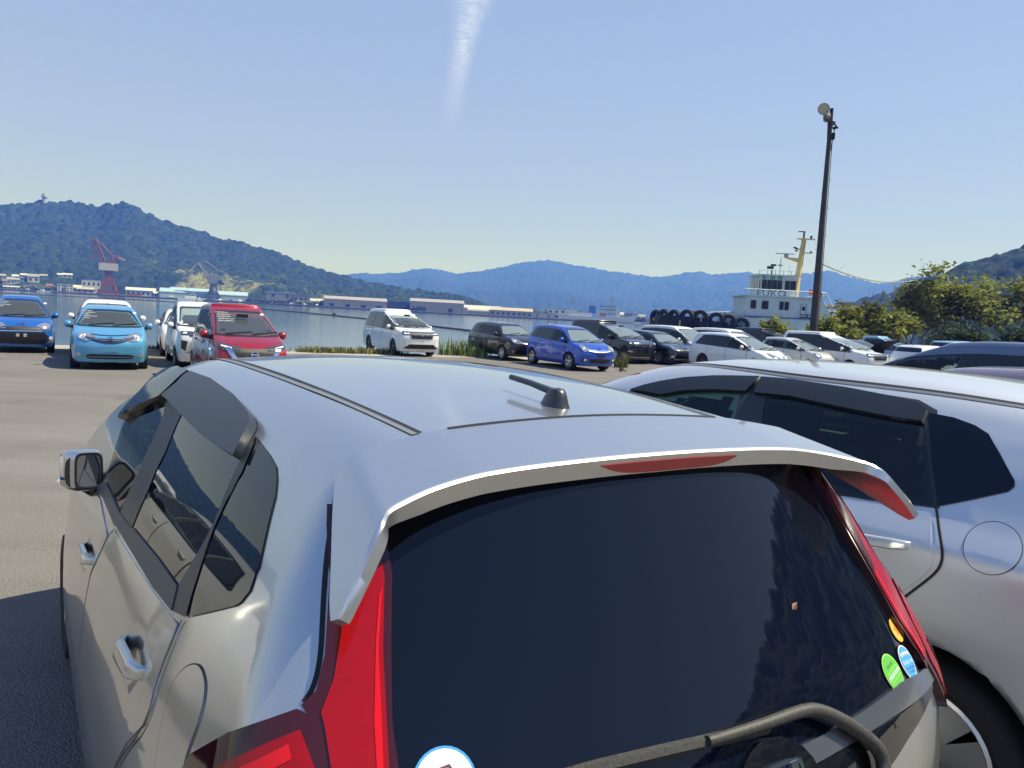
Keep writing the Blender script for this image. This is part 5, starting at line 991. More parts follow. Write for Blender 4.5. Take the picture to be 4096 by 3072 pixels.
# window lines round the side glass
def hero_details():
    root = hero; F = hero_F
    # --- tailgate glass and trim
    gl = [(.53, 1.40), (.585, 1.33), (.585, 1.267), (.602, 1.17), (.622, 1.09), (.634, 1.035), (.648, .955), (.5, .952), (.25, .948), (0, .947)]
    glass_poly = [(0, 1.405)] + gl + [(-y, z) for y, z in gl[-2::-1]]
    hpart('rear_window', glass_poly, 'rear', PRIVH, .004, step=.05)
    up = [(.752, .918), (.669, .931), (.5, .950), (.25, .947), (0, .946)]; lo = [(0, .916), (.28, .918), (.414, .916), (.566, .907), (.72, .898)]
    g = [(y, z) for y, z in up] + lo; g2 = up + [(-y, z) for y, z in up[-2::-1]] + [(-y, z) for y, z in lo[::-1]] + lo[1:]
    hpart('garnish', g2, 'rear', mat('garnish_chrome', (.42, .45, .50), .22, .9, .4), .014, step=.05, rim=.012)
    bl = [(.715, .896), (.566, .905), (.28, .916), (0, .914)]; bl2 = [(0, .80), (.2, .815), (.33, .845), (.459, .868), (.578, .880), (.70, .892)]
    hpart('black_garnish', bl + [(-y, z) for y, z in bl[-2::-1]] + [(-y, z) for y, z in bl2[::-1]][:-1] + bl2, 'rear', GLOSSB, .010, step=.05, rim=.01)
    # --- tail lamps
    for sg in (1, -1):
        ax_ = ((.70711, sg * .70711, 0), (0, 0, 1), (-.70711, sg * .70711, 0)); kw = dict(org=(0, 0, 0), far=3.)
        low = [(.676, 1.107), (.706, 1.094), (.765, 1.062), (.857, .985), (.885, .935), (.86, .84), (.70, .79), (.57, .83), (.545, .93), (.56, 1.0), (.618, 1.04), (.638, 1.074), (.659, 1.101)]
        l1 = hpart('tail_lamp', [(.722, 1.350)] + H['lamp_up_lens'][1:5] + [(.660, 1.100), (.640, 1.072), (.62, 1.038), (.58, .95), (.525, .93), (.528, 1.035), (.552, 1.089), (.578, 1.174), (.602, 1.262), (.645, 1.36)], ax_, LENSD, .018, step=.03, rim=.018, **kw)
        hpart('lens', [(.662, 1.255), (.648, 1.19), (.641, 1.140), (.645, 1.103), (.634, 1.085), (.606, 1.03), (.57, .955), (.535, .945), (.538, 1.03), (.556, 1.08), (.588, 1.171), (.612, 1.26), (.640, 1.32)], ax_, LENSR, .0205, l1, step=.03, rim=.0025, **kw)
        hpart('reflector', [(.612, 1.235), (.60, 1.18), (.575, 1.09), (.553, 1.03), (.545, .96), (.536, .955), (.545, 1.03), (.564, 1.085), (.594, 1.171), (.612, 1.25)], ax_, LENSB, .0215, l1, step=.02, **kw)
        l2 = hpart('tail_lamp', low, ax_, LENSD, .018, step=.03, rim=.018, **kw)
        hpart('lens', [(.664, 1.085), (.70, 1.068), (.752, 1.035), (.80, .985), (.815, .93), (.80, .86), (.70, .815), (.59, .85), (.57, .93), (.60, 1.0), (.645, 1.06)], ax_, LENSR, .0205, l2, step=.03, rim=.0025, **kw)
        hpart('reflector', ribbon([(.668, 1.062), (.72, 1.030), (.775, .985), (.795, .93)], .018), ax_, LENSB, .0215, l2, step=.02, **kw)
        hpart('bulb_cover', ribbon([(.63, .93), (.70, .92), (.76, .905)], .05), ax_, LENSD, .0215, l2, step=.02, **kw)
        tg = smooth_line([(.689, 1.424), (.710, 1.406), (.724, 1.386), (.727, 1.368), (.717, 1.350), (.712, 1.325), (.702, 1.285), (.681, 1.215), (.667, 1.166), (.665, 1.13), (.676, 1.112)], 2)
        hpart('tailgate_gap', ribbon(tg[3:-2], .007), ax_, SEAMK, .003, step=.03, **kw)
    # --- spoiler: one hollow moulding, blade and two side fins, swept from rib to rib
    def zs(x, y): return 1.4675 - .055 * y * y + np.minimum(x - .485, .03) * .205 - .05 * np.clip(np.abs(y) - .405, 0, 1)
    def spF(x, y, z): return smax(z - zs(x, y), (np.abs(y) - h_side(z) - .004) * .9, .016) - .0045
    LT = [(.505, 0), (.503, .10), (.497, .2), (.489, .30), (.480, .39), (.467, .45), (.450, .53)]; TT = [(.285, 0), (.285, .10), (.284, .2), (.283, .32), (.275, .44), (.262, .51), (.244, .558)]
    LF = [(.432, 1.402), (.392, 1.380), (.338, 1.353), (.248, 1.310), (.182, 1.274), (.157, 1.264)]; TF = [(.222, 1.404), (.190, 1.375), (.174, 1.347), (.157, 1.315), (.146, 1.286), (.141, 1.272)]
    LP = [(x, y, float(zs(x, y))) for x, y in LT] + [(x, float(h_side(z)) + .004, z) for x, z in LF]; TP = [(x, y, float(zs(x, y))) for x, y in TT] + [(x, float(h_side(z)) + .004, z) for x, z in TF]
    LP, TP = smooth_line(LP, 3), smooth_line(TP, 3); nr = len(LP); m_ = 15
    U = np.concatenate([np.linspace(0, .9, 10), [.94, .965, .98, .992, 1.0]])
    for_side = []
    P0 = (LP[:, None] * (1 - U)[None, :, None] + TP[:, None] * U[None, :, None])
    full = np.concatenate([P0[:0:-1] * np.array([1, -1, 1]), P0]); nR = len(full)
    P = newton(spF, full.reshape(-1, 3), 5); N = unit(grad(spF, P, 1e-3)); P = P.reshape(nR, m_, 3); N = N.reshape(nR, m_, 3)
    thk = np.interp(np.abs(np.arange(nR) - nr + 1), [0, nr * .45, nr * .6, nr - 1], [.040, .036, .024, .018])
    lip = np.interp(U, [0, .965, 1], [0, 0, .004]); Po = P - N * lip[None, :, None]
    Pi = P - N * thk[:, None, None]; V = np.concatenate([Po.reshape(-1, 3), Pi.reshape(-1, 3)]); k0 = nR * m_
    Fc = []
    for i in range(nR - 1):
        for j in range(m_ - 1):
            a = i * m_ + j; Fc.append((a, a + 1, a + m_ + 1, a + m_)); Fc.append((k0 + a, k0 + a + m_, k0 + a + m_ + 1, k0 + a + 1))
        a = i * m_ + m_ - 1; Fc.append((a, k0 + a, k0 + a + m_, a + m_)); a = i * m_; Fc.append((a, a + m_, k0 + a + m_, k0 + a))
    for i in (0, nR - 1):
        for j in range(m_ - 1): a = i * m_ + j; Fc.append((a, k0 + a, k0 + a + 1, a + 1) if i == 0 else (a, a + 1, k0 + a + 1, k0 + a))
    me = bpy.data.meshes.new('spoiler'); me.from_pydata([tuple(map(float, v)) for v in V], [], Fc); me.materials.append(SILVER); bm_ = bmesh.new(); bm_.from_mesh(me); bmesh.ops.recalc_face_normals(bm_, faces=bm_.faces); bm_.to_mesh(me); bm_.free()
    me.polygons.foreach_set('use_smooth', np.ones(len(me.polygons), bool)); me.set_sharp_from_angle(angle=R(38)); sp = bpy.data.objects.new('spoiler', me); COL.objects.link(sp); sp.parent = root
    gp = [(.480, .37), (.487, .30), (.494, .20), (.500, .08), (.501, 0)]; gp = gp + [(x, -y) for x, y in gp[-2::-1]]
    patch('joint_line', spF, ribbon(smooth_line(gp, 2), .008), 'top', SEAMK, sp, .0012, step=.04)
    # high stop lamp in the rear edge of the blade
    hm = MB(); V = []; ys = np.linspace(-.225, .145, 33); mid = nr - 1
    E0 = Po[:, -1]; E1 = Pi[:, -1]; oo = np.argsort(E0[:, 1])
    for y in ys:
        a = np.array([np.interp(y, E0[oo, 1], E0[oo, k]) for k in range(3)]); b = np.array([np.interp(y, E1[oo, 1], E1[oo, k]) for k in range(3)]); t = 1 - (abs(y + .04) / .185) ** 5
        q0 = a + (b - a) * .30; q1 = a + (b - a) * (.32 + .62 * max(.08, t)); V += [q0 + (-.003, 0, 0), q1 + (-.003, 0, 0), q1 + (.01, 0, 0), q0 + (.01, 0, 0)]
    n = len(ys); hm.add(V, [(i * 4 + a, i * 4 + b, i * 4 + 4 + b, i * 4 + 4 + a) for i in range(n - 1) for a, b in ((0, 1), (1, 2), (3, 0))] + [(3, 2, 1, 0), (4 * n - 4, 4 * n - 3, 4 * n - 2, 4 * n - 1)])
    hm.build('stop_lamp', HMLM, sp)
    # --- aerial
    a = MB(); zr = lambda x: float(h_roof(x)) - .004
    S = [(.000, 1.22, 1.1), (.006, 1.12, 1.0), (.012, 1.0, .92), (.024, .86, .80), (.036, .66, .68), (.044, .42, .55), (.047, .05, .05)]; V = []; k = 18
    for h_, sx, sy in S:
        for i in range(k):
            t = 2 * math.pi * i / k; cx_ = math.cos(t); V.append((.635 + h_ * -.12 + .042 * sx * (abs(cx_) ** .8) * (1 if cx_ > 0 else -1) * (1.15 if cx_ > 0 else .75), .026 * sy * math.sin(t), zr(.635) + h_))
    a.add(V, [(i * k + q, i * k + (q + 1) % k, (i + 1) * k + (q + 1) % k, (i + 1) * k + q) for i in range(len(S) - 1) for q in range(k)])
    ab = a.build('aerial', mat('aerial_black', (.03, .034, .04), .35, coat=.3), root, True)
    m = MB(); m.tube([(.625, 0, zr(.63) + .036), (.66, 0, zr(.63) + .036), (.745, 0, zr(.63) + .046), (.835, 0, zr(.63) + .052)], [.010, .0095, .008, .0075], 8); m.build('mast', mat('aerial_black'), ab, True)
    # --- wiper
    pts = []
    def onF(y, z, off):
        h_, ok_ = march(hero_F, np.array([[-.6, y, z]]), np.array([1., 0, 0]), 2.); return tuple(h_[0] + unit(grad(hero_F, h_))[0] * off)
    W_ = [(.318, 1.001), (.212, .998), (.117, .995), (-.015, .992), (-.121, .990), (-.163, .982), (-.219, .955), (-.27, .920), (-.296, .895), (-.300, .87), (-.27, .845)]
    arm = [onF(y, z, .030) for y, z in smooth_line(W_[2:], 2)]
    wp = MB().tube(arm, [.009 + .005 * min(1, i / len(arm) * 2) for i in range(len(arm))], 10).build('wiper_arm', WIPM, root, True)
    MB().tube([onF(y, z, .020) for y, z in [(.56, .985), (.42, .998), (.318, 1.001), (.212, .999), (.10, .994), (-.03, .986)]], .011, 6).build('wiper_blade', WIPM, wp, True)
    MB().tube([onF(y, z, .010) for y, z in [(.56, .982), (.42, .995), (.318, .998), (.212, .996), (.10, .991), (-.03, .983)]], .004, 5).build('wiper_rubber', RUB, wp, True)
    # --- badge: framed letter
    c = Vector(onF(-.025, .902, .016)); nn = Vector(unit(grad(hero_F, np.array([c])))[0]); M_ = Matrix.Translation(c) @ nn.to_track_quat('Z', 'Y').to_matrix().to_4x4()
    fr_o = smooth_poly([(-.052, .046), (.052, .046), (.058, .03), (.046, -.04), (.036, -.048), (-.036, -.048), (-.046, -.04), (-.058, .03)], 2); b = MB(); k = len(fr_o)
    fr_i = [(x * .86, y * .86) for x, y in fr_o]
    V = [M_ @ Vector((x, y, z)) for (pl_, z) in ((fr_o, 0), (fr_o, .007), (fr_i, .007), (fr_i, 0)) for x, y in pl_]
    b.add(V, [(a_ * k + i, a_ * k + (i + 1) % k, (a_ + 1) * k + (i + 1) % k, (a_ + 1) * k + i) for a_ in range(3) for i in range(k)])
    b.prism([(x * .043, y * .040) for x, y in [(-1, 1), (-.62, 1), (-.42, .14), (.42, .14), (.62, 1), (1, 1), (.72, -1), (.40, -1), (.36, -.14), (-.36, -.14), (-.40, -1), (-.72, -1)]][::-1], 0, .009, M_)
    b.build('emblem', CHR, root)
    bd = hpart('badge_plinth', [(-.025 + .105 * math.cos(t), .895 + .078 * math.sin(t)) for t in np.linspace(0, 2 * math.pi, 24)[:-1]], 'rear', GLOSSB, .015, step=.03, rim=.012)
    # --- stickers on the glass
    def sticker(label, y, z, r, colr, rim_col, deco, rot=0, ry=None):
        c = Vector(onF(y, z, .0065)); nn = Vector(unit(grad(hero_F, np.array([c])))[0]); 
        zx = Vector((0, -1, 0)); zx = (zx - nn * zx.dot(nn)).normalized(); yx = nn.cross(zx); M_ = Matrix.Translation(c) @ Matrix((( zx.x, yx.x, nn.x, 0), (zx.y, yx.y, nn.y, 0), (zx.z, yx.z, nn.z, 0), (0, 0, 0, 1))) @ Matrix.Rotation(rot, 4, 'Z')
        def dsc(r_, h_, k=28): return MB().add([M_ @ Vector((r_ * math.cos(t) , (ry or r) / r * r_ * math.sin(t), h_)) for t in np.linspace(0, 2 * math.pi, k + 1)[:-1]], [tuple(range(k))])
        o = dsc(r, 0).build('sticker', rim_col, root); o['label'] = label
        dsc(r * .92, .0006).build('sticker_face', colr, o)
        for kind, val, x, y_, s, mm in deco:
            if kind == 'text':
                V, Fc = text_geo(val, s)
                if not V: continue
                mk('lettering', [M_ @ Vector((a + x, b_ + y_, .0013)) for a, b_, _ in V], Fc, mm, o, smooth=False)
            elif kind == 'star':
                P_ = [(x + s * (1 if i % 2 == 0 else .42) * math.sin(i * math.pi / 5), y_ + s * (1 if i % 2 == 0 else .42) * math.cos(i * math.pi / 5)) for i in range(10)]
                MB().add([M_ @ Vector((a, b_, .0012)) for a, b_ in P_], [tuple(reversed(range(10)))]).build('star', mm, o)
            elif kind == 'poly':
                MB().add([M_ @ Vector((a * s + x, b_ * s + y_, .0012)) for a, b_ in val], [tuple(range(len(val)))]).build('print', mm, o)
            elif kind == 'line':
                (ax0, ay0), (ax1, ay1) = val; d = Vector((ax1 - ax0, ay1 - ay0)); nrm = Vector((-d.y, d.x)).normalized() * s
                MB().add([M_ @ Vector((p_[0], p_[1], .0010)) for p_ in ((ax0 - nrm.x, ay0 - nrm.y), (ax1 - nrm.x, ay1 - nrm.y), (ax1 + nrm.x, ay1 + nrm.y), (ax0 + nrm.x, ay0 + nrm.y))], [(0, 1, 2, 3)]).build('print', mm, o)
    Y = mat('sticker_yellow', (.75, .42, .06), .5); O_ = mat('sticker_orange', (.72, .17, .05), .5); B_ = mat('sticker_blue', (.05, .30, .68), .5); Wt = mat('sticker_white', (.75, .77, .78), .5)
    G_ = mat('sticker_green', (.10, .42, .06), .5); ST = mat('sticker_cream', (.80, .76, .50), .5); GD = mat('sticker_dark_green', (.03, .16, .03), .5); BN = mat('sticker_brown', (.10, .05, .05), .5); LG = mat('sticker_lime', (.30, .62, .12), .5)
    sticker('round yellow sticker with an orange mark', -.612, 1.016, .027, Y, Y, [('poly', [(-.9, .5), (-.1, .8), (.3, .2), (.9, .5), (.7, -.2), (.9, -.9), (.1, -.6), (-.6, -.8), (-.3, -.1)], 0, 0, .013, O_)], .3)
    sticker('round blue sticker with four stars', -.590, .964, .036, B_, Wt, [('star', 0, x, .019 - abs(x) * .12, .0068, ST) for x in (-.0185, -.0062, .0062, .0185)] + [('text', '低排出ガス車', 0, -.001, .0095, Wt), ('text', '国土交通大臣認定車', 0, -.013, .0055, BN), ('text', '平成17年基準', 0, -.021, .005, BN)])
    sticker('round green sticker below the blue one', -.500, .968, .039, G_, LG, [('text', '平成32年度', 0, .015, .0075, GD), ('text', '燃費基準達成車', 0, -.004, .0098, Wt), ('line', ((-.03, -.013), (.03, -.013)), 0, 0, .0006, LG), ('line', ((-.031, .006), (.031, .006)), 0, 0, .0006, LG), ('line', ((0, -.034), (0, .034)), 0, 0, .0006, LG)], .25)
    sticker('round white and blue sticker with a car drawing', .551, 1.018, .047, Wt, B_, [], 0) if 0 else sticker('round white sticker with a blue ring and a car drawing', .551, 1.018, .047, Wt, B_, [('poly', [(-.55, -.3), (-.62, .15), (-.4, .5), (.35, .55), (.5, .2), (.75, .15), (.75, .02), (.5, 0), (.5, -.3)], 0, .002, .034, BN), ('poly', [(-.48, .05), (-.36, .4), (.28, .44), (.38, .08)], 0, .0025, .034, mat('sticker_pale', (.62, .70, .72), .5))])
    # a dead leaf stuck on the glass
    lf = MB(); c = Vector(onF(-.252, 1.125, .008)); lf.add([c + Vector((0, a, b_)) + Vector((.003 * (i % 2), 0, 0)) for i, (a, b_) in enumerate([(-.007, .010), (.004, .008), (.008, -.001), (.001, -.011), (-.008, -.004)])], [(0, 1, 2), (0, 2, 3), (0, 3, 4)])
    tag(lf.build('dead_leaf', mat('leaf_brown', (.42, .22, .13), .8)), 'small dry brown leaf stuck to the dark rear window of the silver hatchback', 'leaf')
    bpy.data.objects['dead_leaf'].location = root.location; bpy.data.objects['dead_leaf'].rotation_euler = root.rotation_euler
    # --- door mirrors
    def rr(cy, cz, hy, hz, k=28, e=.42):
        return [(cy + hy * abs(math.cos(t)) ** e * (1 if math.cos(t) > 0 else -1), cz + hz * abs(math.sin(t)) ** e * (1 if math.sin(t) > 0 else -1)) for t in [2 * math.pi * i / k for i in range(k)]]
    for sg in (1, -1):
        V = []; k = 28; S_ = [(2.168, .858, 1.066, .043, .066), (2.176, .862, 1.066, .050, .070), (2.195, .870, 1.067, .060, .071), (2.22, .877, 1.067, .066, .069), (2.26, .876, 1.064, .058, .060), (2.285, .872, 1.060, .042, .044), (2.297, .868, 1.057, .02, .02), (2.299, .867, 1.056, .002, .002)]
        for x_, cy_, cz_, hy, hz in S_: V += [(x_, sg * q[0], q[1]) for q in rr(cy_, cz_, hy, hz)]
        Fc = [((i + 1) * k + q, (i + 1) * k + (q + 1) % k, i * k + (q + 1) % k, i * k + q)[::(-1 if sg > 0 else 1)] for i in range(7) for q in range(k)]
        mi_ = [1 if math.sin(2 * math.pi * (q + .5) / k) < -.55 else 0 for i in range(7) for q in range(k)]
        mir = mk('mirror', V, Fc, None, root, mats=[SILVER, GLOSSB], midx=mi_)
        bz_ = rr(.858, 1.066, .0425, .0655); gz_ = rr(.857, 1.066, .036, .057)
        MB().add([(2.1672, sg * a, z) for a, z in bz_] + [(2.1672, sg * a, z) for a, z in gz_] + [(2.176, sg * a, z) for a, z in gz_], [(i, (i + 1) % k, k + (i + 1) % k, k + i)[::sg] for i in range(k)] + [(k + i, k + (i + 1) % k, 2 * k + (i + 1) % k, 2 * k + i)[::sg] for i in range(k)]).build('mirror_rim', BLK, mir)
        MB().add([(2.1755, sg * a, z) for a, z in gz_], [tuple(range(k))[::sg]]).build('mirror_glass', mat('mirror_silvering', (.35, .37, .40), .02, 1.0), mir)
        MB().tube([(2.27, sg * .76, .975), (2.25, sg * .83, .985), (2.235, sg * .858, 1.005)], [.05, .036, .030], 10).build('mirror_stalk', GLOSSB, mir, True)
        rp = smooth_poly([(-.058, -.058), (.050, -.062), (.060, .0), (.050, .060), (-.05, .060), (-.062, 0)], 2)
        MB().add([(2.168 + .05 * (q / .06 * sg * 0 + .2), sg * (.872 + q), 1.064 + r_) for q, r_ in rp], [tuple(range(len(rp)))[::(1 if sg < 0 else -1)]]).build('mirror_glass', GLOSSB, mir)
        MB().tube([(2.285, sg * .905, 1.036), (2.26, sg * .932, 1.036), (2.22, sg * .9445, 1.036), (2.185, sg * .9455, 1.036)], .0065, 6).build('indicator', WHL, mir, True)
    # number plate lamp housing and rear bumper joint
    hpart('bumper_seam', [(-.78, .64), (.78, .64), (.78, .648), (-.78, .648)], 'rear', SEAMK, .003, step=.06)
    hpart('number_plate', [(-.165, .70), (.165, .70), (.165, .78), (-.165, .78)], 'rear', BDY, .008, step=.06, rim=.006)
hero_details()
# ---- neighbour
d2 = dict(F0=lambda x, y, z: hero_F(x, y, z - .03, .72, .365, (), h_s2), cut=[H['v_fg'], [(q[0], q[1]) for q in H['v_rg']]], seatm=mat('seat_dark_blue', (.035, .04, .05), .9),
    v_fg2=[(2.45, 1.20), (2.25, 1.282), (2.125, 1.33), (1.993, 1.36), (1.882, 1.375), (1.715, 1.39), (1.66, 1.24), (1.60, 1.085), (2.0, 1.06), (2.36, 1.05)],
    v_rg2=[(1.59, 1.38), (1.462, 1.397), (1.245, 1.382), (1.052, 1.371), (.921, 1.369), (.859, 1.262), (.79, 1.116), (.883, 1.10), (1.014, 1.089), (1.46, 1.074), (1.52, 1.22)],
    v_bp=[(1.715, 1.392), (1.585, 1.385), (1.515, 1.22), (1.455, 1.07), (1.615, 1.06), (1.665, 1.24)],
    v_frame=[(.98, 1.448), (.90, 1.420), (.845, 1.262), (.775, 1.112), (1.40, 1.058), (2.40, 1.03), (2.52, 1.18), (2.34, 1.33), (2.16, 1.392), (1.9, 1.44), (1.5, 1.463), (1.2, 1.456)],
    side=[], seams=[('v_sr', .008), ('v_sf', .008)], v_sr=[(.786, 1.113)] + H['v_seam'][1:] + [(.90, .70), (.98, .45)], v_sf=[(1.52, 1.05), (1.60, .95), (1.66, .7), (1.66, .36)],
    lid=H['v_lid'], ditch=[(2.3, .475), (1.9, .50), (1.473, .520), (1.2, .517), (.877, .514), (.689, .518), (.45, .52)],
    doors=[('rear', [(.80, 1.095), (.778, 1.055), (.756, 1.005), (.743, .977), (.740, .948), (.752, .915), (.82, .83), (.915, .70), (1.0, .56), (1.06, .36), (1.65, .36), (1.65, .70), (1.588, .95), (1.515, 1.045)], .93, .975, .115), ('front', [(1.54, 1.05), (1.612, .95), (1.672, .7), (1.672, .36), (2.72, .36), (2.76, .7), (2.70, .98)], 1.9, .91, .115)])
d2['cut'] = [d2['v_fg2'], d2['v_rg2']]
d2['side'] = [('window_frame', 'v_frame', DARKTRIM, .002, dict(step=.06, holes=[d2['v_fg2'], d2['v_rg2']])), ('quarter_window', 'v_q', PRIVH, .004, dict(step=.05)), ('rear_door_window', 'v_rg2', glass('neighbour_door_glass', (.22, .27, .26), .42), .005, dict(step=.06)), ('front_door_window', 'v_fg2', GLSG, .005, dict(step=.06)),
    ('centre_pillar', 'v_bp', DARKTRIM, .007, dict(step=.05)), ('rear_visor', 'v_visr', VISOR, .024, dict(step=.04, rim=.02)), ('front_visor', 'v_visf', VISOR, .024, dict(step=.04, rim=.02))]
nb, npart = silver_car('silver_wagon', hero2_F, d2, SILV2, (2.556, 2.385, 0), R(90 + 38), 'pale silver car cut off at the right edge, round fuel flap above its rear wheel', False)
npart('rear_window', [(-.58, 1.30), (.58, 1.30), (.62, 1.0), (-.62, 1.0)], 'rear', PRIVH, .004)
# ---------------------------------------------------------------- buildings on the far shore: x, y, foot z, width, height, depth
SHORE = [
    ('house', 'white walled house at the far left edge of the hillside', 'gable', -603.1, 895, 11.6, 6.1, 4.1, 8, 'w', 'g', 2),
    ('house', 'brown roofed house lowest on the hillside', 'gable', -585.9, 874, 4.3, 5.3, 5.6, 8, 't', 'n', 2),
    ('house', 'blue grey house with flat roof on the hillside', 'gable', -583.6, 880, 6.1, 7.3, 6.3, 8, 'b', 'g', 2),
    ('house', 'white gabled house above the blue grey one', 'gable', -590.0, 898, 11.7, 6.5, 4.1, 8, 'w', 'w', 2),
    ('house', 'small white house right of the blue grey one', 'gable', -580.9, 886, 7.8, 5.7, 3.8, 8, 'w', 'g', 2),
    ('house', 'house with dark roof halfway along the hillside row', 'gable', -580.8, 894, 10.5, 5.6, 3.3, 8, 'g', 'k', 2),
    ('house', 'wide white roofed house at the top of the hillside row', 'gable', -584.0, 906, 14.2, 8.5, 3.5, 8, 'w', 'w', 2),
    ('house', 'large pale house at the right of the hillside cluster', 'gable', -570.0, 900, 10.0, 11.6, 7.6, 8, 'w', 'g', 2),
    ('house', 'grey house among trees beyond the large pale house', 'gable', -569.1, 918, 14.6, 7.1, 3.8, 8, 'g', 'g', 2),
    ('house', 'left one of two white roofs set apart in the trees', 'gable', -555.3, 928, 17.6, 5.8, 2.9, 8, 'w', 'w', 2),
    ('house', 'right one of two white roofs set apart in the trees', 'gable', -550.5, 935, 17.8, 10.2, 3.5, 8, 'w', 'w', 2),
    ('shed', 'long low white shed on the shore at far left', 'gable', -555.3, 840, -1.3, 17.1, 3.5, 8, 'w', 'w', 4),
    ('house', 'small brown grey house on the shore', 'gable', -539.1, 840, -1.5, 5.8, 2.9, 8, 'n', 'g', 1),
    ('house', 'orange roofed house among the shore trees', 'gable', -538.8, 880, 4.3, 6.4, 2.4, 8, 't', 'o', 1),
    ('apartment_block', 'left of two white blocks by the red crane', 'flat', -495.8, 830, -1.2, 7.1, 8.2, 8, 'w', 'w', 6),
    ('apartment_block', 'right of two white blocks by the red crane', 'flat', -486.5, 830, -0.9, 6.6, 7.9, 8, 'w', 'w', 6),
    ('house', 'grey house between the white blocks and the tan roof', 'gable', -480.6, 835, -0.2, 7.3, 7.1, 8, 'g', 'w', 2),
    ('shed', 'tan roofed shed left of the red crane', 'gable', -463.8, 820, -0.9, 16.4, 5.8, 8, 'g', 't', 3),
    ('factory_building', 'big white building behind the red crane', 'flat', -473.7, 850, 2.1, 18.7, 10.9, 8, 'w', 'w', 8),
    ('shed', 'white roofed shed with pale blue windows right of the red crane', 'gable', -394.0, 800, 1.1, 28.1, 6.4, 11.2, 'b', 'w', 6),
    ('shed', 'small white hut beside the white roofed shed', 'gable', -375.3, 800, 1.1, 9.6, 3.1, 8, 'w', 'w', 2),
    ('container_stack', 'rust red containers on the shore by the white shed', 'flat', -390.9, 780, -1.7, 13.9, 2.7, 8, 'o', 'o', 0),
    ('shed', 'long pale blue roofed shed behind the grey crane', 'barrel', -323.0, 790, 0.1, 84.3, 8.5, 40, 'b', 's', 0),
    ('shed', 'second pale blue roof rising behind the long shed', 'barrel', -359.8, 840, 5.2, 38.5, 5.1, 15.4, 'b', 's', 0),
    ('factory_building', 'grey block on the shore left of the tan warehouse', 'flat', -238.1, 770, 0.7, 27.5, 9.4, 11.0, 'g', 'w', 5),
    ('factory_building', 'long low grey building on the shore right of the grey block', 'flat', -214.6, 770, 1.3, 19.6, 7.5, 8, 'g', 'g', 4),
    ('shed', 'white shed left of the tan warehouse', 'gable', -197.9, 765, 1.8, 16.2, 3.8, 8, 'w', 'w', 2),
    ('warehouse', 'tan warehouse with dark doors behind the white minivan', 'gable', -155.8, 740, -1.7, 59.9, 10.9, 40, 't', 'm', 4),
    ('warehouse', 'dark low building between the two tan warehouses', 'flat', -117.1, 760, -1.5, 23.1, 8.1, 9.2, 'k', 'k', 0),
    ('warehouse', 'tan warehouse with pale gable roof, right of the dark low one', 'gable', -76.2, 735, -0.2, 51.7, 11.4, 46, 't', 'm', 2),
    ('warehouse', 'pale rounded roof store on the middle of the shore', 'barrel', -34.5, 735, -2.1, 23.7, 6.8, 9.5, 't', 'w', 0),
    ('warehouse', 'long white roof seen behind the rounded store', 'gable', -35.9, 800, 3.1, 39.2, 4.7, 15.7, 'w', 'w', 0),
    ('warehouse', 'tan sloping roofed hall with a row of high windows', 'gable', -4.4, 735, -2.0, 41.0, 8.8, 44, 't', 't', 8),
    ('terminal', 'white low terminal with shiny roof at the water', 'flat', 25.8, 720, -1.1, 22.0, 4.0, 8.8, 'w', 'w', 5),
    ('terminal', 'grey roofed two storey terminal left of the white ship', 'flat', 42.0, 730, -1.8, 23.5, 9.9, 9.4, 'w', 'g', 8),
    ('house', 'white roofed house right of the white ship', 'gable', 109.4, 820, 3.8, 12.9, 5.2, 8, 'w', 'w', 2),
    ('house', 'grey house in the town right of the white ship', 'flat', 120.5, 820, 0.1, 8.9, 8.0, 8, 'g', 'g', 4),
    ('house', 'pale town building left of the tyres of the ship', 'flat', 131.1, 840, 0.5, 6.8, 7.6, 8, 'w', 'w', 4),
    ('house', 'white town building nearest the tyres of the ship', 'gable', 138.7, 840, 0.9, 7.6, 6.9, 8, 'w', 'g', 3),
    ('shed', 'blue grey sloping roof at the waterside of the town', 'gable', 112.8, 790, -2.3, 16.5, 4.9, 8, 'k', 'k', 0),
]
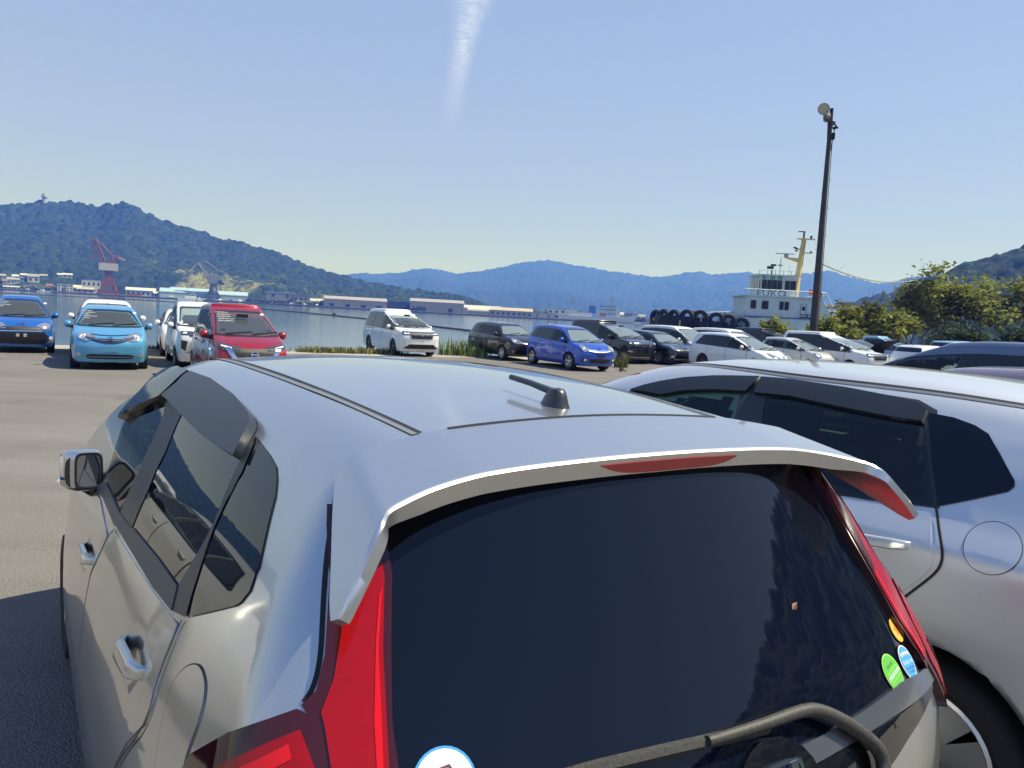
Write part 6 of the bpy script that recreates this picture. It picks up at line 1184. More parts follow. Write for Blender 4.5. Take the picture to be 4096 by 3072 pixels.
# ---------------------------------------------------------------- far shore: land strip, buildings, cranes, ships, boom
BCOL = dict(w=mat('wall_white', (.48, .48, .45), .8, noise=.15, nscale=.5), t=mat('wall_tan', (.42, .36, .27), .85, noise=.2, nscale=.4), b=mat('wall_pale_blue', (.38, .48, .56), .8, noise=.15, nscale=.4), g=mat('wall_grey', (.28, .28, .27), .85, noise=.25, nscale=.5), n=mat('wall_brown', (.17, .13, .10), .85, noise=.3, nscale=.5),
    k=mat('wall_dark', (.09, .10, .12), .8, noise=.3, nscale=.5), o=mat('rust_red', (.36, .10, .05), .8, noise=.3, nscale=.5), m=mat('roof_mauve_grey', (.33, .30, .30), .7, noise=.2, nscale=.5), s=mat('roof_sky_blue', (.34, .46, .54), .55, noise=.1, nscale=.4))
WIN = mat('far_window', (.03, .04, .05), .2)
def building(name, label, kind, x, y, z0, w, h, dep, wall, roof, nwin, az=None):
    zb = min(z0, -1.4) if z0 < 4 else z0 - 2.5
    if z0 < 4: h = h + (z0 - zb)
    else: h = h + 2.5
    a = math.atan2(x, y) if az is None else R(az)
    root = empty(name, (x, y, zb), -a); tag(root, label, name.replace('_', ' '), 'buildings on the far shore')
    hw = w / 2; r_ = dict(gable=.35, barrel=.45, flat=.06)[kind] * min(h, 9); eh = h - r_
    MB().box((0, dep / 2, eh / 2), (w, dep, eh)).build('wall', BCOL[wall], root)
    rb = MB()
    if kind == 'flat': rb.box((0, dep / 2, eh + r_ / 2 + .01), (w + .5, dep + .5, r_))
    elif kind == 'gable': rb.prism([(-.6, eh - .1), (dep + .6, eh - .1), (dep + .6, eh + .15), (dep / 2, h), (-.6, eh + .15)], -hw - .5, hw + .5, Matrix(((0, 0, 1, 0), (1, 0, 0, 0), (0, 1, 0, 0), (0, 0, 0, 1))))
    else:
        arc = [(dep / 2 - (dep / 2 + .4) * math.cos(t), eh + r_ * math.sin(t)) for t in np.linspace(0, math.pi, 13)]
        rb.prism([(-.4, eh - .1)] + arc + [(dep + .4, eh - .1)], -hw - .4, hw + .4, Matrix(((0, 0, 1, 0), (1, 0, 0, 0), (0, 1, 0, 0), (0, 0, 0, 1))))
    rb.build('roof', BCOL[roof], root)
    rows_ = 3 if name == 'apartment_block' else 2 if name in ('factory_building', 'terminal') and nwin > 4 else 1
    if nwin:
        n = max(1, nwin // rows_ if rows_ > 1 else nwin)
        for r0 in range(rows_):
            for i in range(n):
                ww = min(w / n * .45, 2.6 if wall != 't' else 4.5); hh = min(eh / rows_ * .42, 4.2); zz = eh * (r0 + .5) / rows_
                if wall == 't' and rows_ == 1 and nwin < 6: zz = hh / 2 + .2
                MB().box((-hw + w * (i + .5) / n, -.06, zz), (ww, .2, hh)).build('window' if zz > hh else 'door', WIN, root)
    return root
for (n_, l_, k_, x_, y_, z_, w_, h_, d_, wa, ro, nw) in SHORE: building(n_, l_, k_, x_, y_, z_, w_, h_, d_, wa, ro, nw)
def shore_land():
    Q = [(-760, 880), (-640, 858), (-560, 828), (-480, 808), (-432, 782), (-330, 765), (-240, 752), (-160, 722), (0, 706), (60, 706), (110, 712), (128, 770), (200, 800), (300, 860), (420, 900)]
    V = []; F = []
    for x, y in Q: V += [(x, y, SEA - 1), (x, y, -1.35), (x, y + 3, -1.2), (x, y + 320, -1.0)]
    for i in range(len(Q) - 1):
        for j in range(3): F.append((i * 4 + j, i * 4 + 4 + j, i * 4 + 5 + j, i * 4 + 1 + j))
    tag(mk('far_quay', V, F, mat('far_quay_stone', (.13, .13, .11), .9, noise=.4, nscale=.1), smooth=False), 'low stone quay along the far shore', kind='structure')
    b = MB()
    for i in range(24): b.box((62 + i * 2.4, 694 + .3 * math.sin(i * 3), -2.3), (2.6, 5, .9), taper=.7)
    tag(b.build('breakwater', mat('breakwater_stone', (.10, .10, .10), .9)), 'dark breakwater in front of the white terminal', kind='structure')
    # shrubs and trees between the far buildings: one mass per clump
    r = random.Random(5)
    def clump(x, y, w, h, label, col):
        b = MB()
        for i in range(int(40 + w * 6)):
            cx, cy_, cz = x + r.uniform(-w / 2, w / 2), y + r.uniform(-3, 3), -1.2 + h * r.uniform(.1, .75) * (1 - (abs(r.random() - .5)))
            s = r.uniform(.7, 1.6); T = Matrix.Rotation(r.uniform(0, 6), 3, 'Z') @ Matrix.Rotation(r.uniform(-.7, .7), 3, 'X')
            vs = [Vector(q) * s for q in ((-1, 0, 0), (.2, -.8, .1), (1, .1, 0), (.1, .9, .15), (0, 0, .8), (0, .1, -.7))]
            b.add([Vector((cx, cy_, cz)) + T @ q for q in vs], [(0, 1, 4), (1, 2, 4), (2, 3, 4), (3, 0, 4), (1, 0, 5), (2, 1, 5), (3, 2, 5), (0, 3, 5)])
        o = b.build('shore_trees', col); tag(o, label, kind='stuff')
    gA, gB, gC = mat('shore_green', (.06, .085, .03), .9, noise=.4, nscale=.4), mat('shore_lime', (.16, .18, .06), .9, noise=.4, nscale=.4), mat('shore_dark_green', (.02, .035, .016), .9, noise=.4, nscale=.4)
    clump(-585, 850, 60, 7, 'green trees at the foot of the hillside houses', gA); clump(-520, 836, 46, 8, 'lime trees left of the two white blocks', gB); clump(-250, 762, 40, 5, 'bushes beside the grey factory', gA); clump(-205, 756, 30, 6, 'bushes by the long grey building', gB)
    clump(-100, 735, 18, 7, 'dark trees between the warehouses', gC); clump(15, 800, 50, 13, 'pale trees behind the sloping hall', gB); clump(58, 800, 24, 14, 'pale tree clump behind the terminal', gB); clump(132, 806, 12, 9, 'town trees near the ship', gA); clump(152, 830, 22, 8, 'trees at the right end of the town', gB)
shore_land()
CARM = [mat('far_car_%s' % n, c, .35, 0, .5) for n, c in (('white', (.75, .75, .75)), ('silver', (.45, .46, .48)), ('dark', (.05, .05, .06)), ('red', (.4, .05, .04)))]
def far_cars():
    spots = [(-352, 0, 'just right of the red crane'), (-337, 1, 'below the white roofed shed'), (-322, 0, 'under the left end of the long blue shed'), (-309, 2, 'at the foot of the grey crane'), (-299, 0, 'behind the small launch'), (-287, 3, 'under the middle of the long blue shed'), (-278, 0, 'right of the grey crane'), (-266, 1, 'at the right end of the long blue shed'), (-256, 0, 'between the long blue shed and the grey block'), (-244, 0, 'left of the grey block'), (-232, 2, 'in front of the grey block'), (-222, 0, 'between the grey block and the long grey building'), (-208, 1, 'in front of the long grey building'), (-194, 0, 'in front of the small white shed'), (-184, 0, 'left of the tan warehouse')]
    base = {}; r = random.Random(3)
    for x, k, where in spots:
        y = float(np.interp(x, [-432, -330, -240, -160, 0], [790, 774, 761, 731, 715]))
        if k not in base:
            b = MB().box((0, 0, .62), (4.3, 1.7, .75)); b.box((-.2, 0, 1.25), (2.7, 1.55, .62), taper=.82); o = b.build('parked_car', CARM[k]); base[k] = o
        else: o = base[k].copy(); COL.objects.link(o)
        o.name = 'parked_car'; o.location = (x, y, -1.2); o.rotation_euler.z = r.choice((.2, 1.2, 2.8))
        tag(o, 'tiny %s car on the far shore %s' % (('white', 'silver', 'dark', 'red')[k], where), 'car', 'cars parked on the far shore')
far_cars()
def cranes():
    RD = mat('crane_red', (.17, .055, .004), .7, noise=.25, nscale=.3); WH = mat('crane_white', (.40, .39, .35), .7, noise=.2, nscale=.3); GY = mat('crane_grey', (.17, .19, .19), .6, noise=.2, nscale=.3); DK = mat('crane_dark', (.04, .045, .05), .6); YE = mat('crane_yellow', (.45, .33, .12), .7)
    def T(b, p, q, r=.5, n=5): b.tube([p, q], r * (1.5 if r < .7 else 1.15), n); return b
    # red level luffing crane, about 58 m tall; local x to the right, z up
    c = empty('red_crane', (-428, 800, -1.4), R(28)); tag(c, 'tall rust red dockside crane with white machine house on the far shore', 'crane')
    b = MB()
    for sx in (-1, 1):
        for sy in (-1, 1):
            b.add(*(lambda bb: (bb.v, bb.f))(MB().tube([(sx * 8, sy * 5, 0), (sx * 5, sy * 3.5, 11)], [1.5, 1.2], 4))); b.box((sx * 8.6, sy * 5, .8), (5, 2.2, 1.6))
    b.build('leg', RD, c); MB().box((0, 0, 11.5), (14, 9, 7.5)).box((0, 0, 16), (11, 8, 3.5)).box((0, 0, 3), (19, 11, 4)).build('portal', RD, c)
    MB().lathe([(3.6, 17), (3.2, 22.5), (5.2, 24.7)], None, 12).build('slewing_column', RD, c)
    MB().box((0, 0, 28.5), (18, 9, 7.5)).build('machine_house', WH, c)
    j = MB(); base_ = (-3.5, 0, 32)
    tip = (-12, 0, 56.5)
    for sy in (-1.4, 1.4): T(j, (-2.5, sy, 32), (tip[0], sy * .4, tip[2]), .6); T(j, (-6.0, sy, 33), (tip[0] - 1, sy * .4, tip[2] - 1), .45)
    for k in range(7):
        a = Vector((-2.5, 0, 32)).lerp(Vector(tip), k / 7); d = Vector((-6, 0, 33)).lerp(Vector((tip[0] - 1, 0, tip[2] - 1)), (k + .5) / 7); T(j, a, d, .3); T(j, d, Vector((-2.5, 0, 32)).lerp(Vector(tip), (k + 1) / 7), .3)
    j.build('jib', RD, c)
    f = MB(); T(f, tip, (-16.5, 0, 53.5), .6); T(f, (-16.5, 0, 53.5), (-14.5, 0, 38), .35); T(f, (-13, 0, 53), (-14.5, 0, 38), .35); f.box((-14.5, 0, 37), (2.2, 2, 2.6)); f.build('fly_jib', RD, c)
    a = MB()
    for p, q in (((-1, 1.5, 32), (3, 1, 41)), ((5, 1.5, 32), (3, 1, 41)), ((-1, -1.5, 32), (3, -1, 41)), ((5, -1.5, 32), (3, -1, 41)), ((3, 0, 41), (-10, 0, 55)), ((3, 0, 41), (12, 0, 37.5)), ((6, 0, 33), (8, 0, 38.5))): T(a, p, q, .55)
    a.box((0, 0, 32.9), (10, 6, 2)); a.build('a_frame', RD, c); MB().box((12.4, 0, 37.8), (7, 3, 2.2), Matrix.Rotation(R(22), 3, 'Y')).build('counterweight', mat('crane_pale_red', (.36, .2, .13), .7), c)
    # grey crane
    c = empty('grey_crane', (-314, 790, -1.4), R(21)); tag(c, 'grey dockside crane with yellow jib tip and black legs on the far shore', 'crane')
    b = MB()
    for sx in (-1, 1):
        for sy in (-1, 1): T(b, (sx * 8.5, sy * 5, 0), (sx * 3, sy * 2.5, 9), .8)
        T(b, (sx * 8.5, -5, 2), (sx * 3.2, -2.5, 2.5), .4)
    b.box((0, 0, 8.6), (9, 6, 1.2)); b.build('leg', DK, c); MB().lathe([(4.0, 9), (3.4, 16), (5.5, 17)], None, 12).build('slewing_column', GY, c)
    MB().box((1.5, 0, 21), (14.5, 7, 8.5), taper=.86).build('machine_house', GY, c); MB().box((6.5, -3.6, 19), (3.4, .5, 3)).build('cab_window', DK, c); MB().box((8.5, 0, 17.4), (4, 7.2, 2.2)).build('ballast', DK, c)
    j = MB()
    for sy in (-1.2, 1.2): T(j, (-4, sy, 19), (-15, sy * .4, 37), .5); T(j, (-2, sy, 22), (-15, sy * .4, 37.4), .4)
    for k in range(6):
        a_ = Vector((-4, 0, 19)).lerp(Vector((-15, 0, 37)), k / 6); d_ = Vector((-2, 0, 22)).lerp(Vector((-15, 0, 37.4)), (k + .5) / 6); T(j, a_, d_, .25)
    j.build('jib', GY, c)
    f = MB(); T(f, (-17, 0, 34.5), (-8, 0, 39.5), .5); T(f, (-8, 0, 39.5), (3, 0, 32), .5); T(f, (-14, 0, 37), (0, 0, 29), .3); f.build('fly_jib', GY, c)
    T(MB(), (-17, 0, 34.5), (-23, 0, 27.5), .8).build('jib_tip', YE, c)
    a = MB(); T(a, (0, 1, 23), (2, 0, 31.5), .6); T(a, (5, 1, 23), (2, 0, 31.5), .6); T(a, (2, 0, 31.5), (11, 0, 28.5), .7); a.box((11.5, 0, 28.4), (4.5, 2.6, 2), Matrix.Rotation(R(12), 3, 'Y')); a.build('a_frame', GY, c)
    # light mast poles
    for x, y, h, l in ((-344, 797, 28, 'thin lighting pole between the red and the grey crane'), (-211, 768, 26, 'thin lighting pole by the long grey building')):
        p = MB(); T(p, (0, 0, 0), (0, 0, h), .22); p.box((0, 0, h), (2.5, .5, .4)); o = p.build('lighting_pole', GY); o.location = (x, y, -1.3); tag(o, l, 'pole')
cranes()
# tower on the hill top
tw = MB().lathe([(4.2, 0), (3.6, 9), (5.2, 10), (5.4, 12.5), (4.6, 13), (4.4, 15.5), (3, 16), (2.6, 18)], None, 12); t_ = tw.build('lookout_tower', mat('tower_stone', (.35, .35, .34), .8)); t_.location = (-839, 1357, 150); tag(t_, 'small round lookout tower on top of the wooded hill', 'tower')
def ships():
    # white training ship far away, port side to the camera
    W_ = mat('ship_white', (.62, .63, .64), .6, noise=.1, nscale=.3); Bl = mat('ship_blue', (.05, .16, .42), .5); Gr = mat('ship_grey', (.35, .36, .37), .6)
    c = empty('white_ship', (75, 722, SEA), R(-3)); tag(c, 'white research ship with blue funnel far across the harbour', 'ship')
    hull = [(-34, 0), (-35, 4.6), (-20, 4.6), (10, 4.9), (28, 6.4), (39, 7.4), (35, 0)]
    MB().prism(hull, -6, 6, Matrix(((1, 0, 0, 0), (0, 0, 1, 0), (0, 1, 0, 0), (0, 0, 0, 1)))).build('hull', W_, c)
    s = MB(); s.box((12, 0, 8), (22, 9, 6.5)); s.box((15, 0, 12.4), (15, 8, 3)); s.box((-14, 0, 6.5), (22, 8, 3.5)); s.box((-22, 0, 9), (10, 7, 3)); s.box((16, 0, 15), (9, 7, 2.6)); s.build('superstructure', W_, c)
    for z in (8.2, 12.2, 15.2):
        for k in range(6): MB().box((5 + k * 2.6, -4.9 + (.5 if z > 10 else 0) + (.4 if z > 14 else 0), z), (1.3, .6, 1)).build('window', WIN, c)
    MB().box((-3, 0, 11.5), (7, 4, 7), taper=.85).build('funnel', Bl, c); MB().box((-3, 0, 15.3), (6.2, 3.6, .8)).build('funnel_cap', Gr, c)
    m = MB(); m.tube([(15, 0, 16), (15, 0, 26)], .5, 6); m.box((15, 0, 21), (8, 3, .6)); m.box((15, 0, 23.5), (5, 2, .5)); m.tube([(-22, 0, 10), (-22, 0, 20)], .45, 6); m.box((-22, 0, 18.5), (4.5, 2, 2)); m.build('mast', Gr, c); MB().box((7, -4.8, 7), (5.5, 1.6, 1.6)).build('lifeboat', mat('lifeboat_orange', (.6, .16, .05), .6), c)
    # small patrol launch
    c = empty('launch', (-298, 700, SEA), R(20)); tag(c, 'small white launch moored in front of the grey crane', 'boat')
    MB().prism([(-11, 0), (-12, 1.8), (8, 2.3), (13, 2.8), (9, 0)], -2.6, 2.6, Matrix(((1, 0, 0, 0), (0, 0, 1, 0), (0, 1, 0, 0), (0, 0, 0, 1)))).build('hull', W_, c)
    MB().box((-1, 0, 3.2), (10, 4, 2.2), taper=.85).box((1, 0, 5), (5, 3, 1.8), taper=.85).build('cabin', W_, c); MB().box((1, -1.6, 5), (4, .3, .8)).build('window', WIN, c); MB().tube([(0, 0, 5.8), (0, 0, 9)], .15, 5).build('mast', Gr, c)
    for x, y, l, cc in ((-590, 800, 'dark fishing boat at the far left shore', mat('boat_dark', (.08, .08, .09), .6)), (-578, 803, 'white fishing boat next to the dark one at far left', W_), (-500, 782, 'dark barge below the two white blocks', mat('boat_dark')), (-482, 778, 'small white boat beside the dark barge', W_)):
        c = empty('fishing_boat', (x, y, SEA), R(12)); tag(c, l, 'boat', 'boats moored at the far shore')
        MB().prism([(-6, 0), (-6.6, 1.3), (4, 1.4), (7.5, 2.2), (5.5, 0)], -1.6, 1.6, Matrix(((1, 0, 0, 0), (0, 0, 1, 0), (0, 1, 0, 0), (0, 0, 0, 1)))).build('hull', cc, c); MB().box((-1.5, 0, 2.2), (3, 2, 2)).build('wheelhouse', W_, c)
    # floating boom with a buoy
    pts = smooth_line([(-420, 395, 0), (-294.4, 434.5, 0), (-250, 470, 0), (-205, 462, 0), (-131.1, 364.4, 0), (-77.6, 290.9, 0), (-34.1, 213.5, 0), (-9.2, 159.2, 0), (6, 130, 0), (12, 118, 0)], 3)
    o = MB().tube([(x, y, SEA + .08) for x, y, z in pts], .30, 7).build('floating_boom', mat('boom_black', (.035, .032, .028), .7), None, True); tag(o, 'long dark floating boom stretched across the harbour', 'boom')
    o = MB().lathe([(.01, 1.1), (.5, 1.0), (.7, .5), (.6, -.1)], None, 12).build('buoy', mat('boom_black')); o.location = (-63.9, 268.5, SEA); tag(o, 'small black buoy on the floating boom left of the white minivan', 'buoy')
ships()
# ---------------------------------------------------------------- pusher tug, lamp mast, trees, weeds, cloud
def tug():
    W_ = mat('tug_white', (.62, .66, .66), .5, noise=.12, nscale=.8); G_ = mat('tug_green_grey', (.10, .22, .20), .6, noise=.3, nscale=.6); Yl = mat('tug_mast_yellow', (.62, .44, .16), .55); BLU = mat('tug_blue', (.03, .14, .28), .5); DKW = mat('tug_window', (.03, .028, .03), .12, 0, .4); BK = mat('tug_black', (.012, .012, .013), .7); RL_ = mat('tug_rail', (.60, .68, .68), .5); Orr = mat('lifebuoy_orange', (.65, .12, .04), .6); GRN = mat('deck_green', (.10, .32, .25), .6)
    # local axes: x from bow to stern (left to right as seen), -y towards the lot, z up from the eye-level datum
    c = empty('pusher_tug', (18.3, 103.5, 0), R(-3)); tag(c, 'white pusher tug with yellow mast moored behind the right hand cars', 'ship')
    XZ = Matrix(((1, 0, 0, 0), (0, 0, 1, 0), (0, 1, 0, 0), (0, 0, 0, 1)))
    MB().prism([(.9, -4.5), (.5, 1.6), (1.2, 2.55), (7, 2.45), (15.6, 1.5), (16, -4.5)], -4.2, 3.8, XZ).build('bow_hull', BK, c)
    MB().prism([(15, -4.5), (15.2, 2.0), (19, 2.15), (28, 2.15), (32, 2.5), (32.5, -4.5)], -4.2, 4.2, XZ).build('hull', W_, c)
    MB().box((8, -.6, .72), (15.5, 8.4, .25)).build('deck', GRN, c)
    MB().box((23.2, -4.26, 2.25), (16.2, .12, .18)).build('rubbing_strake', BLU, c)
    MB().prism([(15.6, 2.2), (15.6, 6.0), (28.4, 6.0), (30.8, 2.2)], -3.9, 3.6, XZ).build('deckhouse', W_, c)
    MB().prism([(18.0, 6.0), (18.2, 7.2), (18.2, 9.6), (24.4, 9.6), (24.4, 6.0)], -3.0, 2.6, XZ).build('wheelhouse', W_, c)
    MB().box((21.2, -.2, 9.75), (7.2, 6.4, .3)).build('wheelhouse_roof', W_, c)
    MB().box((22.0, -.1, 6.1), (14.0, 8.2, .2)).build('bridge_deck', W_, c)
    for i, (x0, x1) in enumerate(((18.35, 19.15), (19.25, 20.0), (20.1, 20.9), (21.0, 21.8), (22.3, 23.1), (23.2, 24.2))):
        MB().box(((x0 + x1) / 2, -3.03, 8.15), (x1 - x0, .1, 1.5)).build('window', DKW, c)
    for y in (-2.0, -.7, .6, 1.8): MB().box((18.14, y, 8.15), (.14, 1.05, 1.45)).build('window', DKW, c)
    for x0, x1 in ((16.4, 17.3), (18.3, 19.4), (21.3, 22.0), (22.2, 22.9)): MB().box(((x0 + x1) / 2, -3.95, 4.35), (x1 - x0, .1, 1.4)).build('window', DKW, c)
    d = MB().box((25.4, -3.95, 3.55), (.85, .1, 2.2)).build('door', W_, c); MB().box((25.4, -4.02, 4.05), (.5, .06, .7)).build('pane', DKW, d); MB().tube([(24.9, -3.97, 2.4), (24.9, -3.97, 4.75), (25.9, -3.97, 4.75), (25.9, -3.97, 2.4)], .05, 5).build('door_frame', mat('tug_grey', (.25, .28, .28), .6), d)
    for x in (19.6, 22.4): disc((x, -4.25, 1.0), (0, -1, 0), .27, .03).build('porthole', DKW, c)
    # lettering on the bulwark and the name board
    def letters(txt, x, z, size, m, y, sx=1.0):
        V, F = text_geo2(txt, size); mk('lettering', [(x + a * sx, y, z + b_) for a, b_, _ in V], F, m, c, smooth=False)
    b = MB().box((19.9, -3.6, 6.65), (3.8, .12, 1.15)).build('bulwark', W_, c)
    letters('EUKO', 19.85, 6.62, 1.15, BLU, -3.68, 1.25)
    MB().box((26.2, -4.05, 2.75), (2.6, .1, .62)).build('name_board', BK, c); letters('EUKO MARU', 26.2, 2.74, .42, mat('name_white', (.75, .76, .76), .6), -4.12)
    # rails
    r = MB()
    for z in (6.75, 7.25): r.tube([(15.2, -4.1, z), (29.0, -4.1, z), (29.0, 3.6, z)], .05, 4)
    r.tube([(15.2, -4.1, 7.25), (15.2, 3.6, 7.25)], .05, 4)
    for x in np.linspace(15.2, 29, 12): r.tube([(x, -4.1, 6.2), (x, -4.1, 7.25)], .045, 4)
    for z in (1.5, 2.1, 2.7):
        r.tube([(8.0, -4.4, z - .25), (15.4, -4.0, z + .35)], .06, 4)
    for x in np.linspace(8, 15.2, 7): r.tube([(x, -4.3, .8), (x, -4.3, 2.4 + (x - 8) * .08)], .06, 4)
    r.tube([(28.4, -3.9, 6), (31.0, -3.9, 2.5)], .06, 4); r.tube([(29, -4.1, 7.25), (31.5, -4.0, 2.6)], .05, 4); r.build('railing', RL_, c)
    for x in np.linspace(17.8, 24.6, 6): MB().tube([(x, -3.0, 9.9), (x, -3.0, 10.8)], .05, 4).build('roof_rail_post', GRN, c)
    MB().tube([(17.8, -3.0, 10.8), (24.6, -3.0, 10.8)], .05, 4).build('roof_rail', GRN, c)
    for x in (18.6, 20.1, 21.4): MB().tube([(x, -3.1, 9.35), (x, -3.35, 9.35)], .28, 8).build('floodlight', GRN, c)
    s = MB(); s.tube([(20.6, -1, 9.9), (20.6, -1, 11.2)], .12, 6); s.box((20.3, -1, 11.7), (1.0, .5, .6)); s.box((20.8, -1, 12.3), (.8, .5, .4)); s.build('searchlight', BK, c)
    s = MB(); s.tube([(22.2, -.5, 9.9), (22.2, -.5, 14.4)], .06, 5); s.box((22.2, -.5, 12.4), (.7, .3, .3)); s.tube([(24.0, 0, 9.9), (24.0, 0, 12.5)], .04, 4); s.build('aerial', GRN, c)
    # mast
    m = MB(); m.tube([(25.2, -.4, 6.1), (26.0, -.4, 21.0)], [.62, .40], 4); m.box((26.3, -.4, 20.7), (3.0, .7, .25)); m.prism([(25.4, 13.2), (22.9, 14.2), (22.9, 14.5), (25.5, 14.3)], -.55, -.25, XZ); m.box((26.8, -.4, 16.2), (1.4, .4, .3)); m.box((25.2, -.4, 17.3), (1.0, .4, .3)); m.build('mast', Yl, c)
    a = MB(); a.box((22.9, -.4, 15.6), (3.2, .25, .25)); a.tube([(23.1, -.4, 14.5), (23.1, -.4, 15.5)], .4, 8); a.build('radar', mat('radar_grey', (.3, .34, .34), .6), c)
    a = MB(); a.tube([(25.9, -.4, 20.9), (25.9, -.4, 22.4)], .15, 6); a.box((25.5, -.4, 22.45), (1.2, .15, .3)); a.build('wind_vane', BK, c)
    for p, q, r_ in (((27.2, -.4, 20.8), (27.2, -.4, 21.6), .18), ((27.4, -.4, 16.2), (27.4, -.4, 16.8), .2), ((25.0, -.4, 17.4), (24.3, -.4, 17.9), .25), ((25.0, -.4, 16.6), (24.6, -.4, 16.9), .2)): MB().tube([p, q], r_, 6).build('mast_light', BK, c)
    w_ = MB(); w_.tube([(27.6, -.4, 20.7), (31.5, -1, 11.0)], .025, 3); w_.tube([(31.5, -1, 11), (33.2, -1, 13.2)], .025, 3); w_.build('stay_wire', mat('wire_grey', (.3, .3, .3), .6), c)
    # lifebuoy and raft
    ring((27.5, -4.2, 6.75), (0, -1, 0), .55, .2, .12).build('lifebuoy', Orr, c); MB().tube([(26.6, -3.6, 6.6), (26.6, -3.6, 7.6)], .3, 8).build('raft_canister', Orr, c)
    # winch drum, bollards
    MB().lathe([(.4, -1.6), (1.5, -1.6), (1.5, -1.35), (.5, -1.3), (.5, 1.3), (1.5, 1.35), (1.5, 1.6), (.4, 1.6)], Matrix.Translation((13.6, -2.0, 1.9)) @ Matrix.Rotation(math.pi / 2, 4, 'X'), 20).build('winch_drum', RL_, c)
    for x in (7.2, 8.6, 11.9): MB().tube([(x, -3.6, .8), (x, -3.6, 3.2)], .42, 10).build('bollard', G_, c)
    # tyres hung round the bow as fenders
    TY = mat('fender_rubber', (.014, .014, .015), .8, noise=.3, nscale=6)
    def tyre(x, y, z, n, r=.95):
        o = MB().lathe([(r * .52, -.28), (r * .9, -.30), (r, -.18), (r, .18), (r * .9, .30), (r * .52, .28), (r * .48, 0), (r * .52, -.28)], Matrix.Translation((x, y, z)) @ Vector(n).normalized().to_track_quat('Z', 'Y').to_matrix().to_4x4(), 20).build('tyre', TY, c, True)
    for x, y, z, n in ((.8, -1.2, 2.17, (-.8, -.6, 0)), (2.0, -2.2, 2.29, (-.8, -.6, 0)), (3.6, -3.2, 2.28, (-.75, -.65, 0)), (5.6, -4.2, 2.36, (-.6, -.8, 0)), (7.8, -4.6, 2.38, (-.2, -1, 0)), (10.5, -4.7, 2.21, (-.1, -1, 0)), (12.6, -4.7, 2.04, (-.1, -1, 0)), (14.9, -4.6, 1.73, (0, -1, 0)), (9.2, -4.75, 1.2, (0, -1, 0)), (4.6, -4.0, .9, (-.7, -.7, 0)), (12, -4.7, .6, (0, -1, 0))): tyre(x, y, z, n, 1.02)
    MB().tube([(4.1, -5.5, -3), (4.1, -5.5, 1.9)], .12, 6).build('fender_post', mat('post_wood', (.3, .22, .16), .8), c)
    # the hull is 20 m long: close the parts up along its length, round parts keep their shape
    for o in c.children_recursive:
        m_ = o.data; n = len(m_.vertices); q = np.zeros(n * 3); m_.vertices.foreach_get('co', q); q = q.reshape(-1, 3)
        if o.name.split('.')[0] in ('tyre', 'lifebuoy', 'porthole', 'winch_drum', 'bollard', 'raft_canister', 'lettering'): q[:, 0] -= .255 * q[:, 0].mean()
        else: q[:, 0] *= .745
        zi, zo = (-5, 0, 2.15, 3.65, 5.05, 6.0, 7.2, 9.6, 14, 21, 22.5), (-5, .25, 2.85, 3.95, 5.0, 5.55, 6.4, 8.3, 10.8, 13.6, 14.5)
        if o.name.split('.')[0] == 'lettering': q[:, 2] += float(np.interp(q[:, 2].mean(), zi, zo)) - q[:, 2].mean()
        elif o.name.split('.')[0] in ('lifebuoy', 'porthole', 'floodlight'): q[:, 2] += float(np.interp(q[:, 2].mean(), zi, zo)) - q[:, 2].mean()
        elif o.name.split('.')[0] not in ('tyre', 'bow_hull', 'winch_drum', 'bollard', 'fender_post', 'deck'): q[:, 2] = np.interp(q[:, 2], zi, zo)
        m_.vertices.foreach_set('co', q.ravel()); m_.update()
def text_geo2(txt, size):
    cu = bpy.data.curves.new('lettering', 'FONT'); cu.body = txt; cu.size = size; cu.align_x = 'CENTER'; cu.align_y = 'CENTER'; cu.resolution_u = 2; cu.offset = .02 * size
    o = bpy.data.objects.new('lettering', cu); COL.objects.link(o); dg = bpy.context.evaluated_depsgraph_get(); m = o.evaluated_get(dg).to_mesh()
    V = [tuple(v.co) for v in m.vertices]; Fc = [tuple(p.vertices) for p in m.polygons]; o.evaluated_get(dg).to_mesh_clear(); bpy.data.objects.remove(o); bpy.data.curves.remove(cu); return V, Fc
tug()
def second_ship():
    W_ = mat('tug_white'); c = empty('white_vessel', (50.2, 122, 0), R(24)); tag(c, 'white vessel partly hidden behind the shrubs right of the lamp mast', 'ship')
    XZ = Matrix(((1, 0, 0, 0), (0, 0, 1, 0), (0, 1, 0, 0), (0, 0, 0, 1)))
    MB().prism([(-7, -4.5), (-7, 2.2), (7, 2.6), (8, -4.5)], -3, 3, XZ).build('hull', W_, c); MB().box((0, -.3, 4.0), (11, 4.5, 2.8)).build('deckhouse', W_, c); MB().box((0, -.2, 5.5), (11.6, 5.0, .25)).build('roof', mat('vessel_rust', (.45, .28, .2), .7), c)
    for k in range(6): MB().box((-4.4 + k * 1.75, -2.58, 4.2), (.8, .1, .7)).build('window', mat('tug_window'), c)
    r = MB(); r.tube([(-6.8, -2.9, 3.6), (6.8, -2.9, 3.8)], .05, 4)
    for x in np.linspace(-6.8, 6.8, 10): r.tube([(x, -2.9, 2.3), (x, -2.9, 3.7)], .04, 4)
    r.build('railing', mat('tug_rail'), c)
second_ship()
